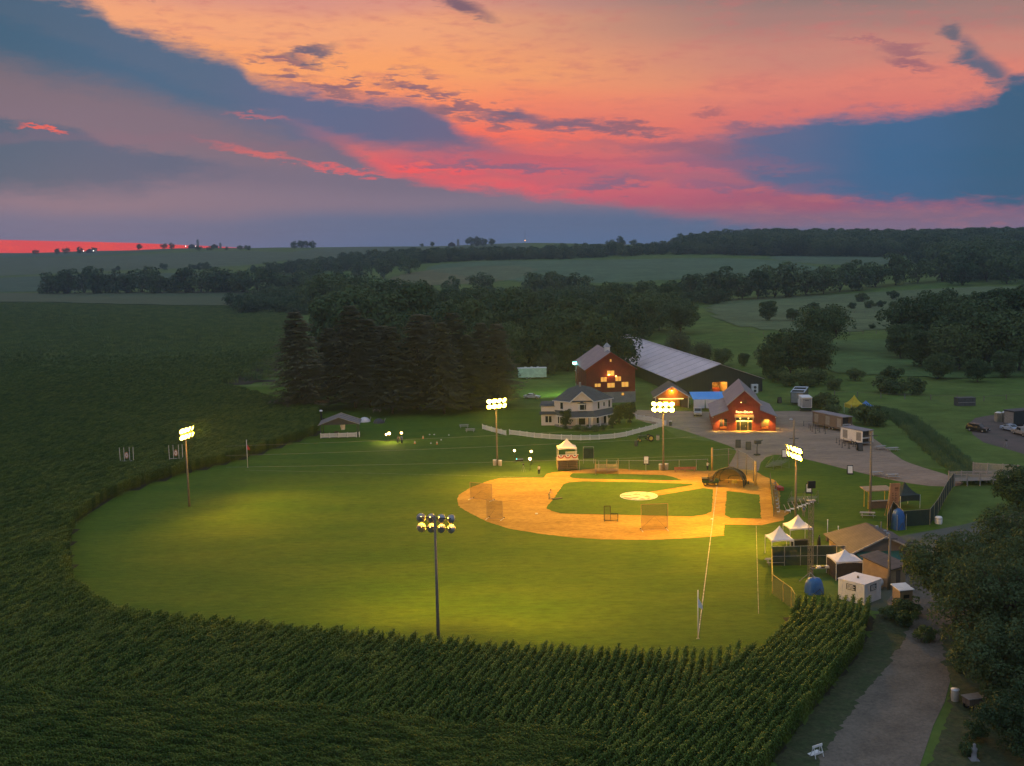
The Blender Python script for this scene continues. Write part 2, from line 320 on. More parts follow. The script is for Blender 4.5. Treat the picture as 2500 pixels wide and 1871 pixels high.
LEAF = mat('leaves', (0.048, 0.090, 0.030), (0.084, 0.130, 0.042), 0.7, 0.35, rnd=0.30, spec=0.2, trans=0.25)
LEAFN = mat('near_leaves', (0.034, 0.070, 0.026), (0.062, 0.100, 0.036), 0.7, 0.6, rnd=0.2, spec=0.2, trans=0.25)
LEAFO = mat('olive_leaves', (0.075, 0.100, 0.050), (0.100, 0.125, 0.062), 0.7, 0.9, rnd=0.15, spec=0.2, trans=0.25)
NEEDLE = mat('needles', (0.078, 0.082, 0.044), (0.118, 0.106, 0.056), 0.8, 0.4, rnd=0.2, spec=0.1)
THUJA = mat('cypress_leaves', (0.028, 0.050, 0.022), (0.042, 0.066, 0.028), 0.8, 2.0, spec=0.1)
CORN = mat('corn_leaves', (0.066, 0.124, 0.018), (0.104, 0.156, 0.026), 0.65, 0.12, rnd=0.28, spec=0.15, trans=0.2)
WARMWIN = mat('lit_window', (0.6, 0.4, 0.2), (0.3, 0.18, 0.08), 0.5, 2.2, emit=(1.0, 0.44, 0.05), es=0.75)
LAMPY = mat('sodium_lamp_glass', (0.9, 0.8, 0.5), None, 0.3, 1.0, emit=(1.0, 0.42, 0.025), es=220.0)
LAMPW = mat('warm_bulb', (0.9, 0.8, 0.6), None, 0.3, 1.0, emit=(1.0, 0.55, 0.14), es=9.0)
LAMPC = mat('mercury_lamp_glass', (0.7, 0.9, 0.9), None, 0.3, 1.0, emit=(0.30, 1.0, 0.85), es=14.0)
GREEND = mat('tractor_green', (0.02, 0.07, 0.03), (0.016, 0.055, 0.025), 0.4, 3.0)
REDP = mat('red_plastic', (0.55, 0.06, 0.05), None, 0.5, 3.0)
ORANGEP = mat('orange_plastic', (0.75, 0.20, 0.04), None, 0.5, 3.0)
SKIN = mat('skin', (0.45, 0.27, 0.19), (0.40, 0.24, 0.17), 0.6, 8.0)

# ================================================================ terrain
HOR = lambda px: 629.7 - 0.0204 * px
# columns of the land: (tangent of azimuth, [(distance, height)])
LAND = [(-2.2, [(0, 0), (400, 0), (1000, 6), (1500, 17), (2600, 50), (3600, 44)]),
        (-0.46, [(0, 0), (480, 0), (850, 4.6), (1050, 6.3), (1500, 17), (2600, 53.5), (3600, 46)]),
        (-0.24, [(0, 0), (480, 0), (850, -0.5), (1000, 2.3), (1500, 23), (2300, 52), (3600, 46)]),
        (0.0, [(0, 0), (330, 0), (600, 1.0), (900, 3.5), (1400, 23.5), (2300, 47.5), (3600, 42)]),
        (0.24, [(0, 0), (330, 0), (500, 2.0), (800, 4.0), (1150, 17), (1500, 28.5), (1850, 37), (3600, 34)]),
        (0.46, [(0, 0), (330, 0), (500, 2.0), (800, 6.0), (1300, 22), (1700, 33), (3600, 34)]),
        (2.2, [(0, 0), (400, 0), (800, 6.0), (1300, 20), (1800, 32), (3600, 34)])]
RS = np.linspace(0, 3700, 371)
TAB = []
for t, pr in LAND:
    a = np.array(pr, float); z = np.interp(RS, a[:, 0], a[:, 1]); k = np.ones(17) / 17
    zp = np.pad(z, 8, mode='edge'); TAB.append(np.convolve(zp, k, 'valid'))
TAB = np.array(TAB); TAN_T = np.array([math.atan(t) for t, _ in LAND])
def terrain(x, y):
    x = np.asarray(x, float); y = np.asarray(y, float); r = np.hypot(x, y); a = np.arctan2(x, np.maximum(y, 1e-3)); a = np.where(y <= 0, np.sign(x) * 1.4, a)
    d = np.where(y > 0, y, r); d = np.where(np.abs(a) > 0.9, r, d)
    ai = np.interp(a, TAN_T, np.arange(len(TAN_T))); i0 = np.clip(ai.astype(int), 0, len(TAN_T) - 2); f = ai - i0; f = f * f * (3 - 2 * f)
    ri = np.clip(d / 10.0, 0, 369.999); j0 = ri.astype(int); g_ = ri - j0
    z = (TAB[i0, j0] * (1 - g_) + TAB[i0, j0 + 1] * g_) * (1 - f) + (TAB[i0 + 1, j0] * (1 - g_) + TAB[i0 + 1, j0 + 1] * g_) * f
    far = np.clip((r - 420) / 600, 0, 1)
    z = z + far * (2.2 * np.sin(x / 113.0 + 1.3) * np.sin(y / 171.0) + 1.2 * np.sin(x / 61.0 + y / 90.0))
    w = np.clip((-x - 82) / 60, 0, 1) * np.clip((y - 150) / 80, 0, 1) * np.clip((700 - y) / 300, 0, 1)
    return z + w * (1.6 * np.sin(x / 31.0 + 0.4) * np.sin(y / 47.0 + 0.9))
def tz(x, y): return float(terrain(x, y))
def polar_ground():
    azs = np.concatenate([np.linspace(-34, 34, 205), np.linspace(36, 324, 97)]); azs = np.radians(azs)
    rs = np.concatenate([[20], np.linspace(40, 700, 100), np.geomspace(710, 3600, 110)])
    A_, R_ = np.meshgrid(azs, rs); X = R_ * np.sin(A_); Y = R_ * np.cos(A_); Z = terrain(X, Y)
    n, k = X.shape; v = np.stack([X, Y, Z], -1).reshape(-1, 3).tolist(); v.append((0, 0, 0)); f = []
    for i in range(n - 1):
        for j in range(k): f.append((i * k + j, i * k + (j + 1) % k, (i + 1) * k + (j + 1) % k, (i + 1) * k + j))
    for j in range(k): f.append((n * k, (j + 1) % k, j))
    me = bpy.data.meshes.new('ground'); me.from_pydata(v, [], f); me.update()
    if me.polygons[0].normal.z < 0: me.flip_normals()
    me.polygons.foreach_set('use_smooth', [True] * len(me.polygons)); return me
setp(link('ground', polar_ground(), PASTURE), kind='structure')
def draped(name, poly, step, lift, m_, kind='structure', wall=0.0, jitter=0.0):
    """a field lying on the land: grid cells whose centre is inside poly, optionally with standing edges"""
    xs = [p[0] for p in poly]; ys = [p[1] for p in poly]; nx = int((max(xs) - min(xs)) / step) + 2; ny = int((max(ys) - min(ys)) / step) + 2
    gx = min(xs) + np.arange(nx + 1) * step; gy = min(ys) + np.arange(ny + 1) * step; X, Y = np.meshgrid(gx, gy)
    ins = inpoly(X[:-1, :-1] + step / 2, Y[:-1, :-1] + step / 2, poly); Z = terrain(X, Y) + lift + wall
    if jitter: Z = Z + rng.normal(0, jitter, Z.shape)
    idx = np.arange(X.size).reshape(X.shape); I, J = np.nonzero(ins)
    f = np.stack([idx[I, J], idx[I, J + 1], idx[I + 1, J + 1], idx[I + 1, J]], -1).tolist(); v = np.stack([X, Y, Z], -1).reshape(-1, 3).tolist()
    if wall:
        pad = np.pad(ins, 1); n0 = len(v)
        low = np.stack([X, Y, terrain(X, Y) - 0.2], -1).reshape(-1, 3).tolist(); v += low
        for di, dj, a, b in ((-1, 0, (0, 0), (0, 1)), (1, 0, (1, 1), (1, 0)), (0, -1, (1, 0), (0, 0)), (0, 1, (0, 1), (1, 1))):
            e = ins & ~pad[1 + di:pad.shape[0] - 1 + di, 1 + dj:pad.shape[1] - 1 + dj]
            for i, j in zip(*np.nonzero(e)):
                p, q = idx[i + a[0], j + a[1]], idx[i + b[0], j + b[1]]; f.append((int(q), int(p), int(p) + n0, int(q) + n0))
    me = bpy.data.meshes.new(name); me.from_pydata(v, [], f); me.update()
    bm = bmesh.new(); bm.from_mesh(me); bmesh.ops.delete(bm, geom=[q for q in bm.verts if not q.link_faces], context='VERTS'); bm.to_mesh(me); bm.free()
    o = link(name, me, m_); o['kind'] = kind; return o


# ================================================================ the ball field and the ground around it
EDGE = [(30.8, 119.0), (29.1, 115.2), (24.4, 107.7), (17.6, 106.2), (6.2, 107.5), (-8.2, 111.0), (-20.7, 115.0), (-34.2, 119.1), (-44.8, 123.0), (-50.6, 128.5), (-57.3, 138.6),
        (-64.5, 155.9), (-69.0, 169.6), (-70.5, 185.4), (-68.0, 199.9), (-63.2, 211.1), (-57.5, 220.6), (-54.4, 228.0), (-50.5, 238.3), (-45.5, 252.5), (-48.0, 275.0), (-55.0, 298.6), (-65.0, 304.6), (-81.8, 331.7), (-92, 346.3)]
def ragged(pts, amp=.05, step=.6, seed=3):
    r = np.random.default_rng(seed); o = []
    for a, b in zip(pts, pts[1:] + pts[:1]):
        n = max(1, int(math.dist(a, b) / step)); o += [(a[0] + (b[0] - a[0]) * i / n + r.normal(0, amp), a[1] + (b[1] - a[1]) * i / n + r.normal(0, amp)) for i in range(n)]
    return o
flat('outfield_lawn', EDGE + [(-60, 350), (-20, 330), (10, 300), (8, 268), (34, 262), (36, 240), (60, 215), (92, 190), (74, 186), (62, 158), (40, 150), (36, 121)], 0.02, GRASS)
flat('infield_dirt', ragged([(-9.63, 182.44), (-9.5, 187.25), (-7.9, 192.18), (-6.02, 195.72), (-4.35, 198.57), (-2.33, 200.34), (1.48, 200.25), (5.42, 199.72), (6.12, 203.24), (7.51, 204.57), (13.01, 206.41), (15.49, 207.22), (19.69, 206.79), (24.86, 204.6), (29.87, 204.09), (36.79, 202.79), (41.85, 204.36), (44.75, 202.57), (45.29, 197.18), (46.25, 193.9), (46.32, 190.68), (44.57, 182.27), (42.0, 171.7), (43.34, 169.99), (41.81, 167.84), (40.89, 164.89), (37.09, 162.28), (31.53, 163.12), (30.25, 156.73), (26.22, 155.8), (19.26, 155.2), (12.46, 156.0), (7.95, 157.59), (3.38, 160.03), (-0.86, 163.18), (-4.32, 167.85), (-6.97, 173.25), (-8.95, 177.79)]), 0.04, DIRT)
flat('infield_grass', ragged([(5.07, 175.78), (6.64, 182.74), (8.79, 193.89), (10.0, 195.26), (12.33, 195.98), (21.33, 194.43), (31.18, 192.0), (31.5, 191.05), (22.4, 185.67), (21.04, 182.87), (24.39, 183.28), (25.59, 184.14), (32.79, 188.34), (34.24, 187.18), (31.04, 171.05), (29.48, 169.3), (27.35, 168.45), (18.62, 170.01), (7.35, 172.02), (6.27, 173.4)]), 0.07, INGRASS)
flat('foul_grass', ragged([(10.13, 200.39), (11.03, 203.33), (17.75, 202.07), (27.5, 199.94), (28.74, 198.4), (30.11, 195.07), (24.35, 195.77), (11.89, 198.1), (10.64, 199.06)]), 0.07, INGRASS)
flat('coach_box_grass', ragged([(36.29, 185.74), (41.11, 182.35), (37.8, 166.15), (33.24, 166.93), (32.75, 168.81)]), 0.07, INGRASS)
def line_strip(name, a, b, w, z, m_):
    a, b = Vector(a), Vector(b); d = (b - a).normalized(); n = Vector((-d.y, d.x)) * w / 2
    return flat(name, [tuple(a - n), tuple(b - n), tuple(b + n), tuple(a + n)], z, m_)
HOME = (36.15, 193.06); FIRST = (9.36, 198.95); SECOND = (3.47, 172.16); THIRD = (30.26, 166.27)
line_strip('chalk_line', (35.6, 190.6), (19.4, 114.8), 0.11, 0.09, CHALK)
line_strip('chalk_line', (33.6, 193.6), (-52.4, 212.5), 0.07, 0.09, CHALK)
line_strip('boundary_line', (36.11, 162.1), (27.59, 122.31), 0.05, 0.06, CHALK)
flat('gravel_yard', smooth_poly([(27.36, 294.61), (36.24, 314.27), (45.4, 312.84), (59.32, 312.45), (74.93, 322.01), (81.23, 294.62), (80.22, 268.92), (78.0, 250.34), (76.96, 231.49), (74.61, 211.1), (75.16, 204.94), (78.26, 193.4), (77.67, 186.62), (72.32, 185.49), (67.58, 189.94), (62.24, 200.48), (57.05, 212.16), (53.03, 218.63), (48.68, 213.9), (44.46, 198.56), (37.53, 197.44), (43.18, 214.49), (45.91, 223.97), (44.62, 230.31), (36.9, 254.4), (30.23, 262.58), (30.22, 275.77)], 1), 0.03, GRAVEL)
flat('house_yard', [(9.89, 353.66), (20.32, 363.33), (30.17, 324.48), (28.44, 294.46), (18.4, 292.02), (6.55, 297.65)], 0.025, mat('worn_yard', (0.17, 0.16, 0.09), (0.10, 0.12, 0.05), 0.95, 0.15, 8))
ROADL = [(43.5, 126), (40.3, 114.3), (36.4, 107.2), (31.6, 99.6), (28.8, 95.3), (23.1, 85.0), (10, 64), (-8, 36)]
ROADR = [(8, 34), (22, 62), (32.2, 84.8), (36.1, 92.2), (39.0, 97.1), (41.9, 102.9), (47, 112), (54, 122), (60, 136)]
flat('dirt_road', ROADL[::-1] + [(52, 140)] + ROADR[::-1], 0.03, ROAD)
flat('dirt_apron', [(40, 123), (52, 118), (62, 130), (95, 160), (110, 172), (90, 176), (66, 160), (50, 152), (44, 140)], 0.024, mat('worn_dirt', (0.115, 0.105, 0.085), (0.055, 0.08, 0.04), 0.95, 0.12, 8, 0.5))
flat('parking_dirt', smooth_poly([(105.98, 255.75), (117.19, 263.85), (128.98, 255.81), (101.34, 200.26), (99.11, 217.08), (96.81, 229.14)], 1), 0.024, mat('parking_dirt', (0.13, 0.095, 0.08), (0.09, 0.075, 0.06), 0.95, 0.2, 8))
# mound with its round cover
t = thing('mound_cover', 'round cream tarpaulin cover with brown mottling over the pitcher mound', 'mound cover', (20.99, 183.2, 0.06))
MB().lathe([(3.1, 0.0), (3.05, 0.05), (2.5, 0.14), (1.4, 0.24), (0.0, 0.27)], n=40).build('tarpaulin', mat('mound_tarp', (0.62, 0.54, 0.42), (0.34, 0.18, 0.11), 0.7, 1.3, 6, lo=0.44, hi=0.60), t, True)
MB().lathe([(3.16, 0.0), (3.16, 0.06), (3.04, 0.06), (3.04, 0.0)], n=40).build('hem', WHITE, t, True)
for nm, p_ in (('third', THIRD), ('second', SECOND)):
    t = thing('base', f'white canvas {nm} base on the infield clay' + (' beside the chalk foul line' if nm == 'third' else ' behind the left protective screens'), 'base', (*p_, 0.04), R(-12))
    MB().box(-0.19, 0.19, -0.19, 0.19, 0.02, 0.11).build('bag', WHITE, t); MB().box(-0.22, 0.22, -0.22, 0.22, 0.0, 0.02).build('base_plate', DGREY, t)

# ================================================================ corn
def corn_segment(seed, n=10, L=1.5):
    r = np.random.default_rng(seed); Q = []
    for i in range(n):
        x0 = (i + 0.5) / n * L - L / 2 + r.normal(0, 0.03); y0 = r.normal(0, 0.02); H = r.uniform(2.1, 2.3); a0 = r.uniform(0, 6.28)
        for k in range(2):
            a = a0 + k * 1.57; dx_, dy_ = math.cos(a) * 0.018, math.sin(a) * 0.018
            Q.append([(x0 - dx_, y0 - dy_, 0), (x0 + dx_, y0 + dy_, 0), (x0 + dx_, y0 + dy_, H), (x0 - dx_, y0 - dy_, H)])
        for k in range(13):
            zb = 0.7 + (H - 0.75) * k / 12; a = r.normal(0.0, 0.55) + (k % 2) * math.pi; Ln = r.uniform(0.32, 0.52); w = r.uniform(0.034, 0.048)
            c, s = math.cos(a), math.sin(a); prev = None
            for u, h in ((0.05, 0.0), (0.45, 0.40), (0.8, 0.38), (1.0, 0.12)):
                ww = w * (1 - 0.85 * (u > 0.9)); px, py, pz = x0 + c * Ln * u, y0 + s * Ln * u, zb + h * Ln * 1.1
                cur = ((px - s * ww, py + c * ww, pz), (px + s * ww, py - c * ww, pz))
                if prev: Q.append([prev[0], prev[1], cur[1], cur[0]])
                prev = cur
        for k in range(3):
            a = r.uniform(0, 6.28); c, s = math.cos(a) * 0.12, math.sin(a) * 0.12
            Q.append([(x0 - 0.01, y0, H), (x0 + 0.01, y0, H), (x0 + c + 0.012, y0 + s, H + 0.18), (x0 + c - 0.012, y0 + s, H + 0.18)])
    me = quads_mesh('corn_row_piece', np.array(Q)); me.materials.append(CORN); return bpy.data.objects.new('corn_row_piece', me)
def instancer(name, pts, rots, scl, protos, m_=None):
    """one object of stuff: prototypes set out on points"""
    me = bpy.data.meshes.new(name); me.vertices.add(len(pts)); me.vertices.foreach_set('co', np.asarray(pts, np.float32).reshape(-1))
    for an, tp, arr in (('rot', 'FLOAT', rots), ('scl', 'FLOAT', scl), ('idx', 'INT', rng.integers(0, len(protos), len(pts)))):
        at_ = me.attributes.new(an, tp, 'POINT'); at_.data.foreach_set('value', np.asarray(arr))
    o = link(name, me); o['kind'] = 'stuff'
    ng = bpy.data.node_groups.new(name + '_layout', 'GeometryNodeTree'); ng.interface.new_socket('Geometry', in_out='INPUT', socket_type='NodeSocketGeometry'); ng.interface.new_socket('Geometry', in_out='OUTPUT', socket_type='NodeSocketGeometry')
    N = ng.nodes.new; L = ng.links.new; gi = N('NodeGroupInput'); go = N('NodeGroupOutput'); jn = N('GeometryNodeJoinGeometry')
    def attr(nm, tp):
        a = N('GeometryNodeInputNamedAttribute'); a.data_type = tp; a.inputs[0].default_value = nm; return a.outputs[0]
    ra, sa, ia = attr('rot', 'FLOAT'), attr('scl', 'FLOAT'), attr('idx', 'INT')
    cx = N('ShaderNodeCombineXYZ'); L(ra, cx.inputs[2]); e2r = N('FunctionNodeEulerToRotation'); L(cx.outputs[0], e2r.inputs[0])
    for k, po in enumerate(protos):
        cmp_ = N('FunctionNodeCompare'); cmp_.data_type = 'INT'; cmp_.operation = 'EQUAL'; L(ia, cmp_.inputs[2]); cmp_.inputs[3].default_value = k
        oi = N('GeometryNodeObjectInfo'); oi.inputs[0].default_value = po; oi.inputs[1].default_value = True
        ip = N('GeometryNodeInstanceOnPoints'); L(gi.outputs[0], ip.inputs['Points']); L(cmp_.outputs[0], ip.inputs['Selection']); L(oi.outputs['Geometry'], ip.inputs['Instance']); L(e2r.outputs[0], ip.inputs['Rotation']); L(sa, ip.inputs['Scale']); L(ip.outputs[0], jn.inputs[0])
    L(jn.outputs[0], go.inputs[0]); md = o.modifiers.new('layout', 'NODES'); md.node_group = ng; return o
CORNPOLY = EDGE + [(-98, 470), (-240, 480), (-60, 60), (-8, 36), (18, 74), (20.8, 86), (26.8, 96), (29.6, 100.4), (34.2, 107.8), (38.0, 115), (40.6, 121.5), (31.5, 121.8)]
ZR = [(29.1, 115.2), (30.8, 119.0), (31, 122), (41.5, 122), (42, 114.5), (34, 104), (29.3, 97), (20, 80), (2, 60), (-6, 70), (8, 87), (19.5, 102), (24.4, 107.7)]
ZH = [(8, 87), (5, 88.5), (-40, 99), (-80, 106), (-80, 50), (2, 60), (-6, 70)]
PTS = []; ROT = []
def rows(dirv, zone, exclude, xr, sp=0.82, L=1.5):
    d = np.array(dirv) / np.hypot(*dirv); n = np.array((d[1], -d[0])); a = np.arange(-560, 560) * sp; b = np.arange(-80, 330) * L
    A_, B_ = np.meshgrid(a, b); B_ = B_ + (np.arange(len(a)) * 0.618 % 1)[None, :] * L; X = n[0] * A_ + d[0] * B_; Y = n[1] * A_ + d[1] * B_
    X = X + 0.05 * np.sin(Y * 0.21); k = inpoly(X, Y, zone) & (X > -0.475 * Y - 6)
    for e in exclude: k &= ~inpoly(X, Y, e)
    k &= rng.random(X.shape) < np.clip((470 - Y) / 170, 0, 1)
    x, y = X[k], Y[k]; PTS.append(np.stack([x, y, terrain(x, y)], -1)); ROT.append(np.full(len(x), math.atan2(d[1], d[0])))
rows((0.29, 0.957), CORNPOLY, [ZR, ZH], 0)
hx = [p for p in ZH]; kz = len(PTS)
rows((1.0, -0.22), ZH, [], 0)
PTS[-1] = PTS[-1][inpoly(PTS[-1][:, 0], PTS[-1][:, 1], CORNPOLY)]; ROT[-1] = ROT[-1][:len(PTS[-1])]
rc = smooth_poly([(44.5, 132), (41.0, 122), (38.0, 114.5), (33.8, 107.6), (29.3, 100.4), (26.6, 96), (20.6, 86), (8, 64), (-2, 46)], 3, False)
rc = np.array(rc); seg = np.hypot(*np.diff(rc, axis=0).T); cum = np.concatenate([[0], np.cumsum(seg)])
for k in range(0, 40):
    s_ = np.arange(0, cum[-1], 1.42) + (k * 0.618 % 1) * 1.4; x = np.interp(s_, cum, rc[:, 0]); y = np.interp(s_, cum, rc[:, 1])
    tx = np.gradient(x); ty = np.gradient(y); ln = np.hypot(tx, ty); tx /= ln; ty /= ln; x = x + ty * k * .82; y = y - tx * k * .82
    ok = inpoly(x, y, ZR) & inpoly(x, y, CORNPOLY); x, y = x[ok], y[ok]; PTS.append(np.stack([x, y, x * 0], -1)); ROT.append(np.arctan2(ty, tx)[ok])
PTS = np.concatenate(PTS); ROT = np.concatenate(ROT); ROT = ROT + rng.integers(0, 2, len(ROT)) * math.pi + rng.normal(0, 0.03, len(ROT))
setp(instancer('corn_field', PTS, ROT, rng.uniform(0.90, 1.07, len(PTS)), [corn_segment(s) for s in (1, 2, 3, 4)]), 'tall green corn in rows around the outfield grass', 'corn')
draped('corn_soil', CORNPOLY, 2.5, 0.03, SOIL)
def corn_patch(seed):
    r = np.random.default_rng(seed); Q = []
    for i in range(34):
        x0, y0 = r.uniform(-1.6, 1.6, 2); H = r.uniform(1.9, 2.4)
        for k in range(7):
            a = r.uniform(0, 6.28); c, s = math.cos(a), math.sin(a); zb = H * (.35 + .65 * k / 7); Ln = r.uniform(.4, .7); w = .08; Q.append([(x0 - s * w, y0 + c * w, zb), (x0 + s * w, y0 - c * w, zb), (x0 + c * Ln * .6 + s * w, y0 + s * Ln * .6 - c * w, zb + .25 * Ln), (x0 + c * Ln * .6 - s * w, y0 + s * Ln * .6 + c * w, zb + .25 * Ln)])
    me = quads_mesh('corn_patch', np.array(Q)); me.materials.append(CORN); return bpy.data.objects.new('corn_patch', me)
FARCORN = [(-92, 346.3), (-84, 330), (-150, 300), (-80, 362), (-98, 470), (-128, 640), (-170, 846), (-480, 852), (-205, 400), (-150, 300)]
gx, gy = np.meshgrid(np.arange(-470, -70, 3.0), np.arange(300, 860, 3.0)); gx = (gx + rng.uniform(-.6, .6, gx.shape)).ravel(); gy = (gy + rng.uniform(-.6, .6, gy.shape)).ravel(); ok = inpoly(gx, gy, FARCORN) & (rng.random(gx.shape) < np.clip((gy - 300) / 170, 0, 1)) & (gx > -.485 * gy - 10); gx, gy = gx[ok], gy[ok]
setp(instancer('far_corn', np.stack([gx, gy, terrain(gx, gy)], -1), rng.uniform(0, 6.28, len(gx)), rng.uniform(.9, 1.1, len(gx)), [corn_patch(s) for s in (5, 6, 7)]), 'distant corn stretching back to the ripe field', 'corn')
draped('far_corn_soil', FARCORN, 6, .05, SOIL)
VERGE = mat('rough_verge', (.036, .056, .018), (.062, .066, .03), .95, .5, 8, .8, 3, fine=(1.6, .5))
flat('road_verge', ragged([(41, 122), (44.5, 120), (41.2, 113.5), (37, 106.5), (32.2, 99), (29.4, 94.8), (23.6, 84.4), (10, 62), (-8, 36), (4, 54), (18, 74), (20.8, 86), (26.8, 96), (29.6, 100.4), (34.2, 107.8), (38, 115)], .16, .5), .034, VERGE)
flat('tree_litter', ragged([(46, 117), (40.5, 99), (36.8, 91.8), (32.9, 84.4), (22, 60), (60, 60), (75, 120), (62, 126), (52, 119)], .2, .6), .036, VERGE)
OAT = mat('ripe_field', (0.085, 0.110, 0.050), (0.070, 0.096, 0.044), 0.9, 0.01, 6, 0.3, 1.0, spec=0.1)
draped('ripe_field', [(-200, 846), (-160, 846), (-160, 1000), (-330, 1040), (-640, 1090), (-640, 880), (-400, 852)], 8, 0.0, OAT, 'structure', 2.4, 0.1)
for nm, c, poly in (('far_pasture', (0.060, 0.098, 0.055), [(-700, 1130), (-330, 1130), (-300, 1420), (-800, 1450)]),
                    ('far_hayfield', (0.078, 0.108, 0.056), [(-1000, 1500), (-330, 1500), (-330, 1900), (-560, 2150), (-1250, 2100)]),
                    ('far_beanfield', (0.055, 0.100, 0.055), [(-1400, 2180), (-520, 2200), (-480, 2700), (-1500, 2700)]),
                    ('hill_field', (0.072, 0.104, 0.056), [(-330, 1500), (-120, 1500), (60, 2150), (0, 2350), (-420, 2350)]),
                    ('middle_meadow', (0.075, 0.125, 0.065), [(20, 1010), (240, 980), (330, 1120), (300, 1380), (0, 1400), (-130, 1330)]),
                    ('gold_meadow', (0.120, 0.120, 0.055), [(-130, 1060), (10, 1060), (40, 1260), (-120, 1290)]),
                    ('upper_meadow', (0.080, 0.120, 0.065), [(330, 1150), (470, 1150), (440, 1400), (300, 1400)]),
                    ('pale_meadow', (0.100, 0.130, 0.058), [(98, 500), (170, 480), (300, 620), (420, 770), (190, 780), (130, 760)]),
                    ('grey_meadow', (0.110, 0.125, 0.070), [(165, 440), (250, 430), (300, 610), (235, 600)]),
                    ('creek_pasture', (0.075, 0.125, 0.040), [(95, 330), (190, 330), (220, 420), (100, 470)])):
    draped(nm, smooth_poly(poly, 2), 6, 0.25, mat(nm, tuple(v * 1.3 for v in c), tuple(v * 0.95 for v in c), 0.9, 0.03, 10, 0.4, 0.8, spec=0.05, fine=(0.15, 0.3)))


# ================================================================ trees
def tree_meshes(seed, H=16.0, Wd=13.0, base=0.22, nclump=34, nleaf=2600, ls=0.55, flat_top=1.0, droop=0.0, open_=0.0):
    r = np.random.default_rng(seed); tb = MB()
    tr = H * 0.022; zb = H * base
    lean = r.normal(0, 0.03, 2); p0 = (0, 0, -0.3); p1 = (lean[0] * H, lean[1] * H, zb * 1.3); tb.tube(p0, p1, tr * 1.25, tr * 0.8, 8)
    cz = (zb + H) / 2; rz_ = (H - zb) / 2
    C = []
    while len(C) < nclump:
        d = r.normal(0, 1, 3); d /= np.linalg.norm(d); u = r.uniform(0.35, 0.92) ** 0.7
        if r.random() < 0.12: u *= 0.4
        c = np.array([d[0] * Wd / 2 * u, d[1] * Wd / 2 * u, cz + d[2] * rz_ * u * (flat_top if d[2] > 0 else 1.0)])
        c[:2] += lean * H; C.append((c, r.uniform(0.13, 0.24) * Wd * (1 - open_ * 0.35)))
    forks = [np.array([lean[0] * H + r.normal(0, Wd * .09), lean[1] * H + r.normal(0, Wd * .09), zb * 1.3 + rz_ * r.uniform(0.3, 0.8)]) for _ in range(5)]
    for f in forks: tb.tube(p1, f, tr * 0.6, tr * 0.38, 6)
    for c, rad in C:
        f = forks[int(np.argmin([np.linalg.norm(f - c) for f in forks]))]; mid = (f + c) / 2 + r.normal(0, 0.03 * Wd, 3); tb.tube(f, mid, tr * 0.34, tr * 0.2, 5, False); tb.tube(mid, c, tr * 0.2, tr * 0.08, 5, False)
    wts = np.array([c[1] ** 2 for c in C]); wts /= wts.sum(); ci = r.choice(len(C), nleaf, p=wts)
    cen = np.array([C[i][0] for i in ci]); rad = np.array([C[i][1] for i in ci])
    d = r.normal(0, 1, (nleaf, 3)); d /= np.linalg.norm(d, axis=1)[:, None]; d[:, 2] = np.where((d[:, 2] < -0.3) & (r.random(nleaf) < 0.6), -d[:, 2], d[:, 2])
    rr = rad * r.uniform(0.55, 1.08, nleaf) ** 0.6; P = cen + d * rr[:, None] * np.array([1, 1, 0.78])
    if droop: P[:, 2] -= droop * r.random(nleaf) * rad
    nrm = d + r.normal(0, 0.55, (nleaf, 3)); nrm[:, 2] += 0.35; nrm /= np.linalg.norm(nrm, axis=1)[:, None]
    a = np.cross(nrm, r.normal(0, 1, (nleaf, 3))); a /= np.linalg.norm(a, axis=1)[:, None]; b = np.cross(nrm, a)
    s = ls * r.uniform(0.6, 1.3, nleaf)[:, None]; a *= s * 0.62; b *= s * 0.40
    fold = nrm * s * 0.12
    V = np.stack([P - a, P - b * 1.0 + fold, P + a, P + b + fold], 1)
    return tb.mesh('trunk', True), quads_mesh('crown', V)
def conifer_meshes(seed, H=27.0, Wd=18.5, base=0.10, nw=40, npb=20, per=30, ls=0.95):
    r = np.random.default_rng(seed); tb = MB(); tb.tube((0, 0, -0.3), (0, 0, H * 0.97), H * 0.014, 0.05, 8); V = []
    for w in range(nw):
        u = (w + r.uniform(-0.3, 0.3)) / nw; z = H * (base + (0.985 - base) * u); rad = Wd / 2 * (1 - u) ** 0.62 * r.uniform(.8, 1.15) * (0.75 + 0.25 * math.sin(min(1, u * 5) * 1.57))
        for k in range(npb):
            a = r.uniform(0, 6.283); L_ = rad * r.uniform(0.55, 1.15) + 0.25; c, s = math.cos(a), math.sin(a); sag = r.uniform(0.05, 0.32); up = r.uniform(0.02, 0.2)
            if L_ > 2.2 and r.random() < 0.4: tb.tube((0, 0, z), (c * L_ * .8, s * L_ * .8, z - sag * L_ * .6), 0.05, 0.02, 4, False)
            for i in range(per):
                t_ = r.uniform(0.15, 1.0); x = c * L_ * t_; y = s * L_ * t_; zz_ = z - sag * L_ * t_ ** 1.3 + up * L_ * t_ ** 4
                side = r.normal(0, 0.16 * L_ * (1.15 - t_)); x -= s * side; y += c * side; hl = ls * r.uniform(0.5, 1.1); hw = hl * 0.26
                da = a + r.normal(0, 0.6); dc, ds = math.cos(da), math.sin(da); tip = -r.uniform(0.0, 0.5) * hl
                V.append([(x - ds * hw, y + dc * hw, zz_), (x + ds * hw, y - dc * hw, zz_ - 0.05), (x + dc * hl + ds * hw * .3, y + ds * hl - dc * hw * .3, zz_ + tip), (x + dc * hl - ds * hw * .3, y + ds * hl + dc * hw * .3, zz_ + tip)])
    return tb.mesh('trunk', True), quads_mesh('crown', np.array(V))
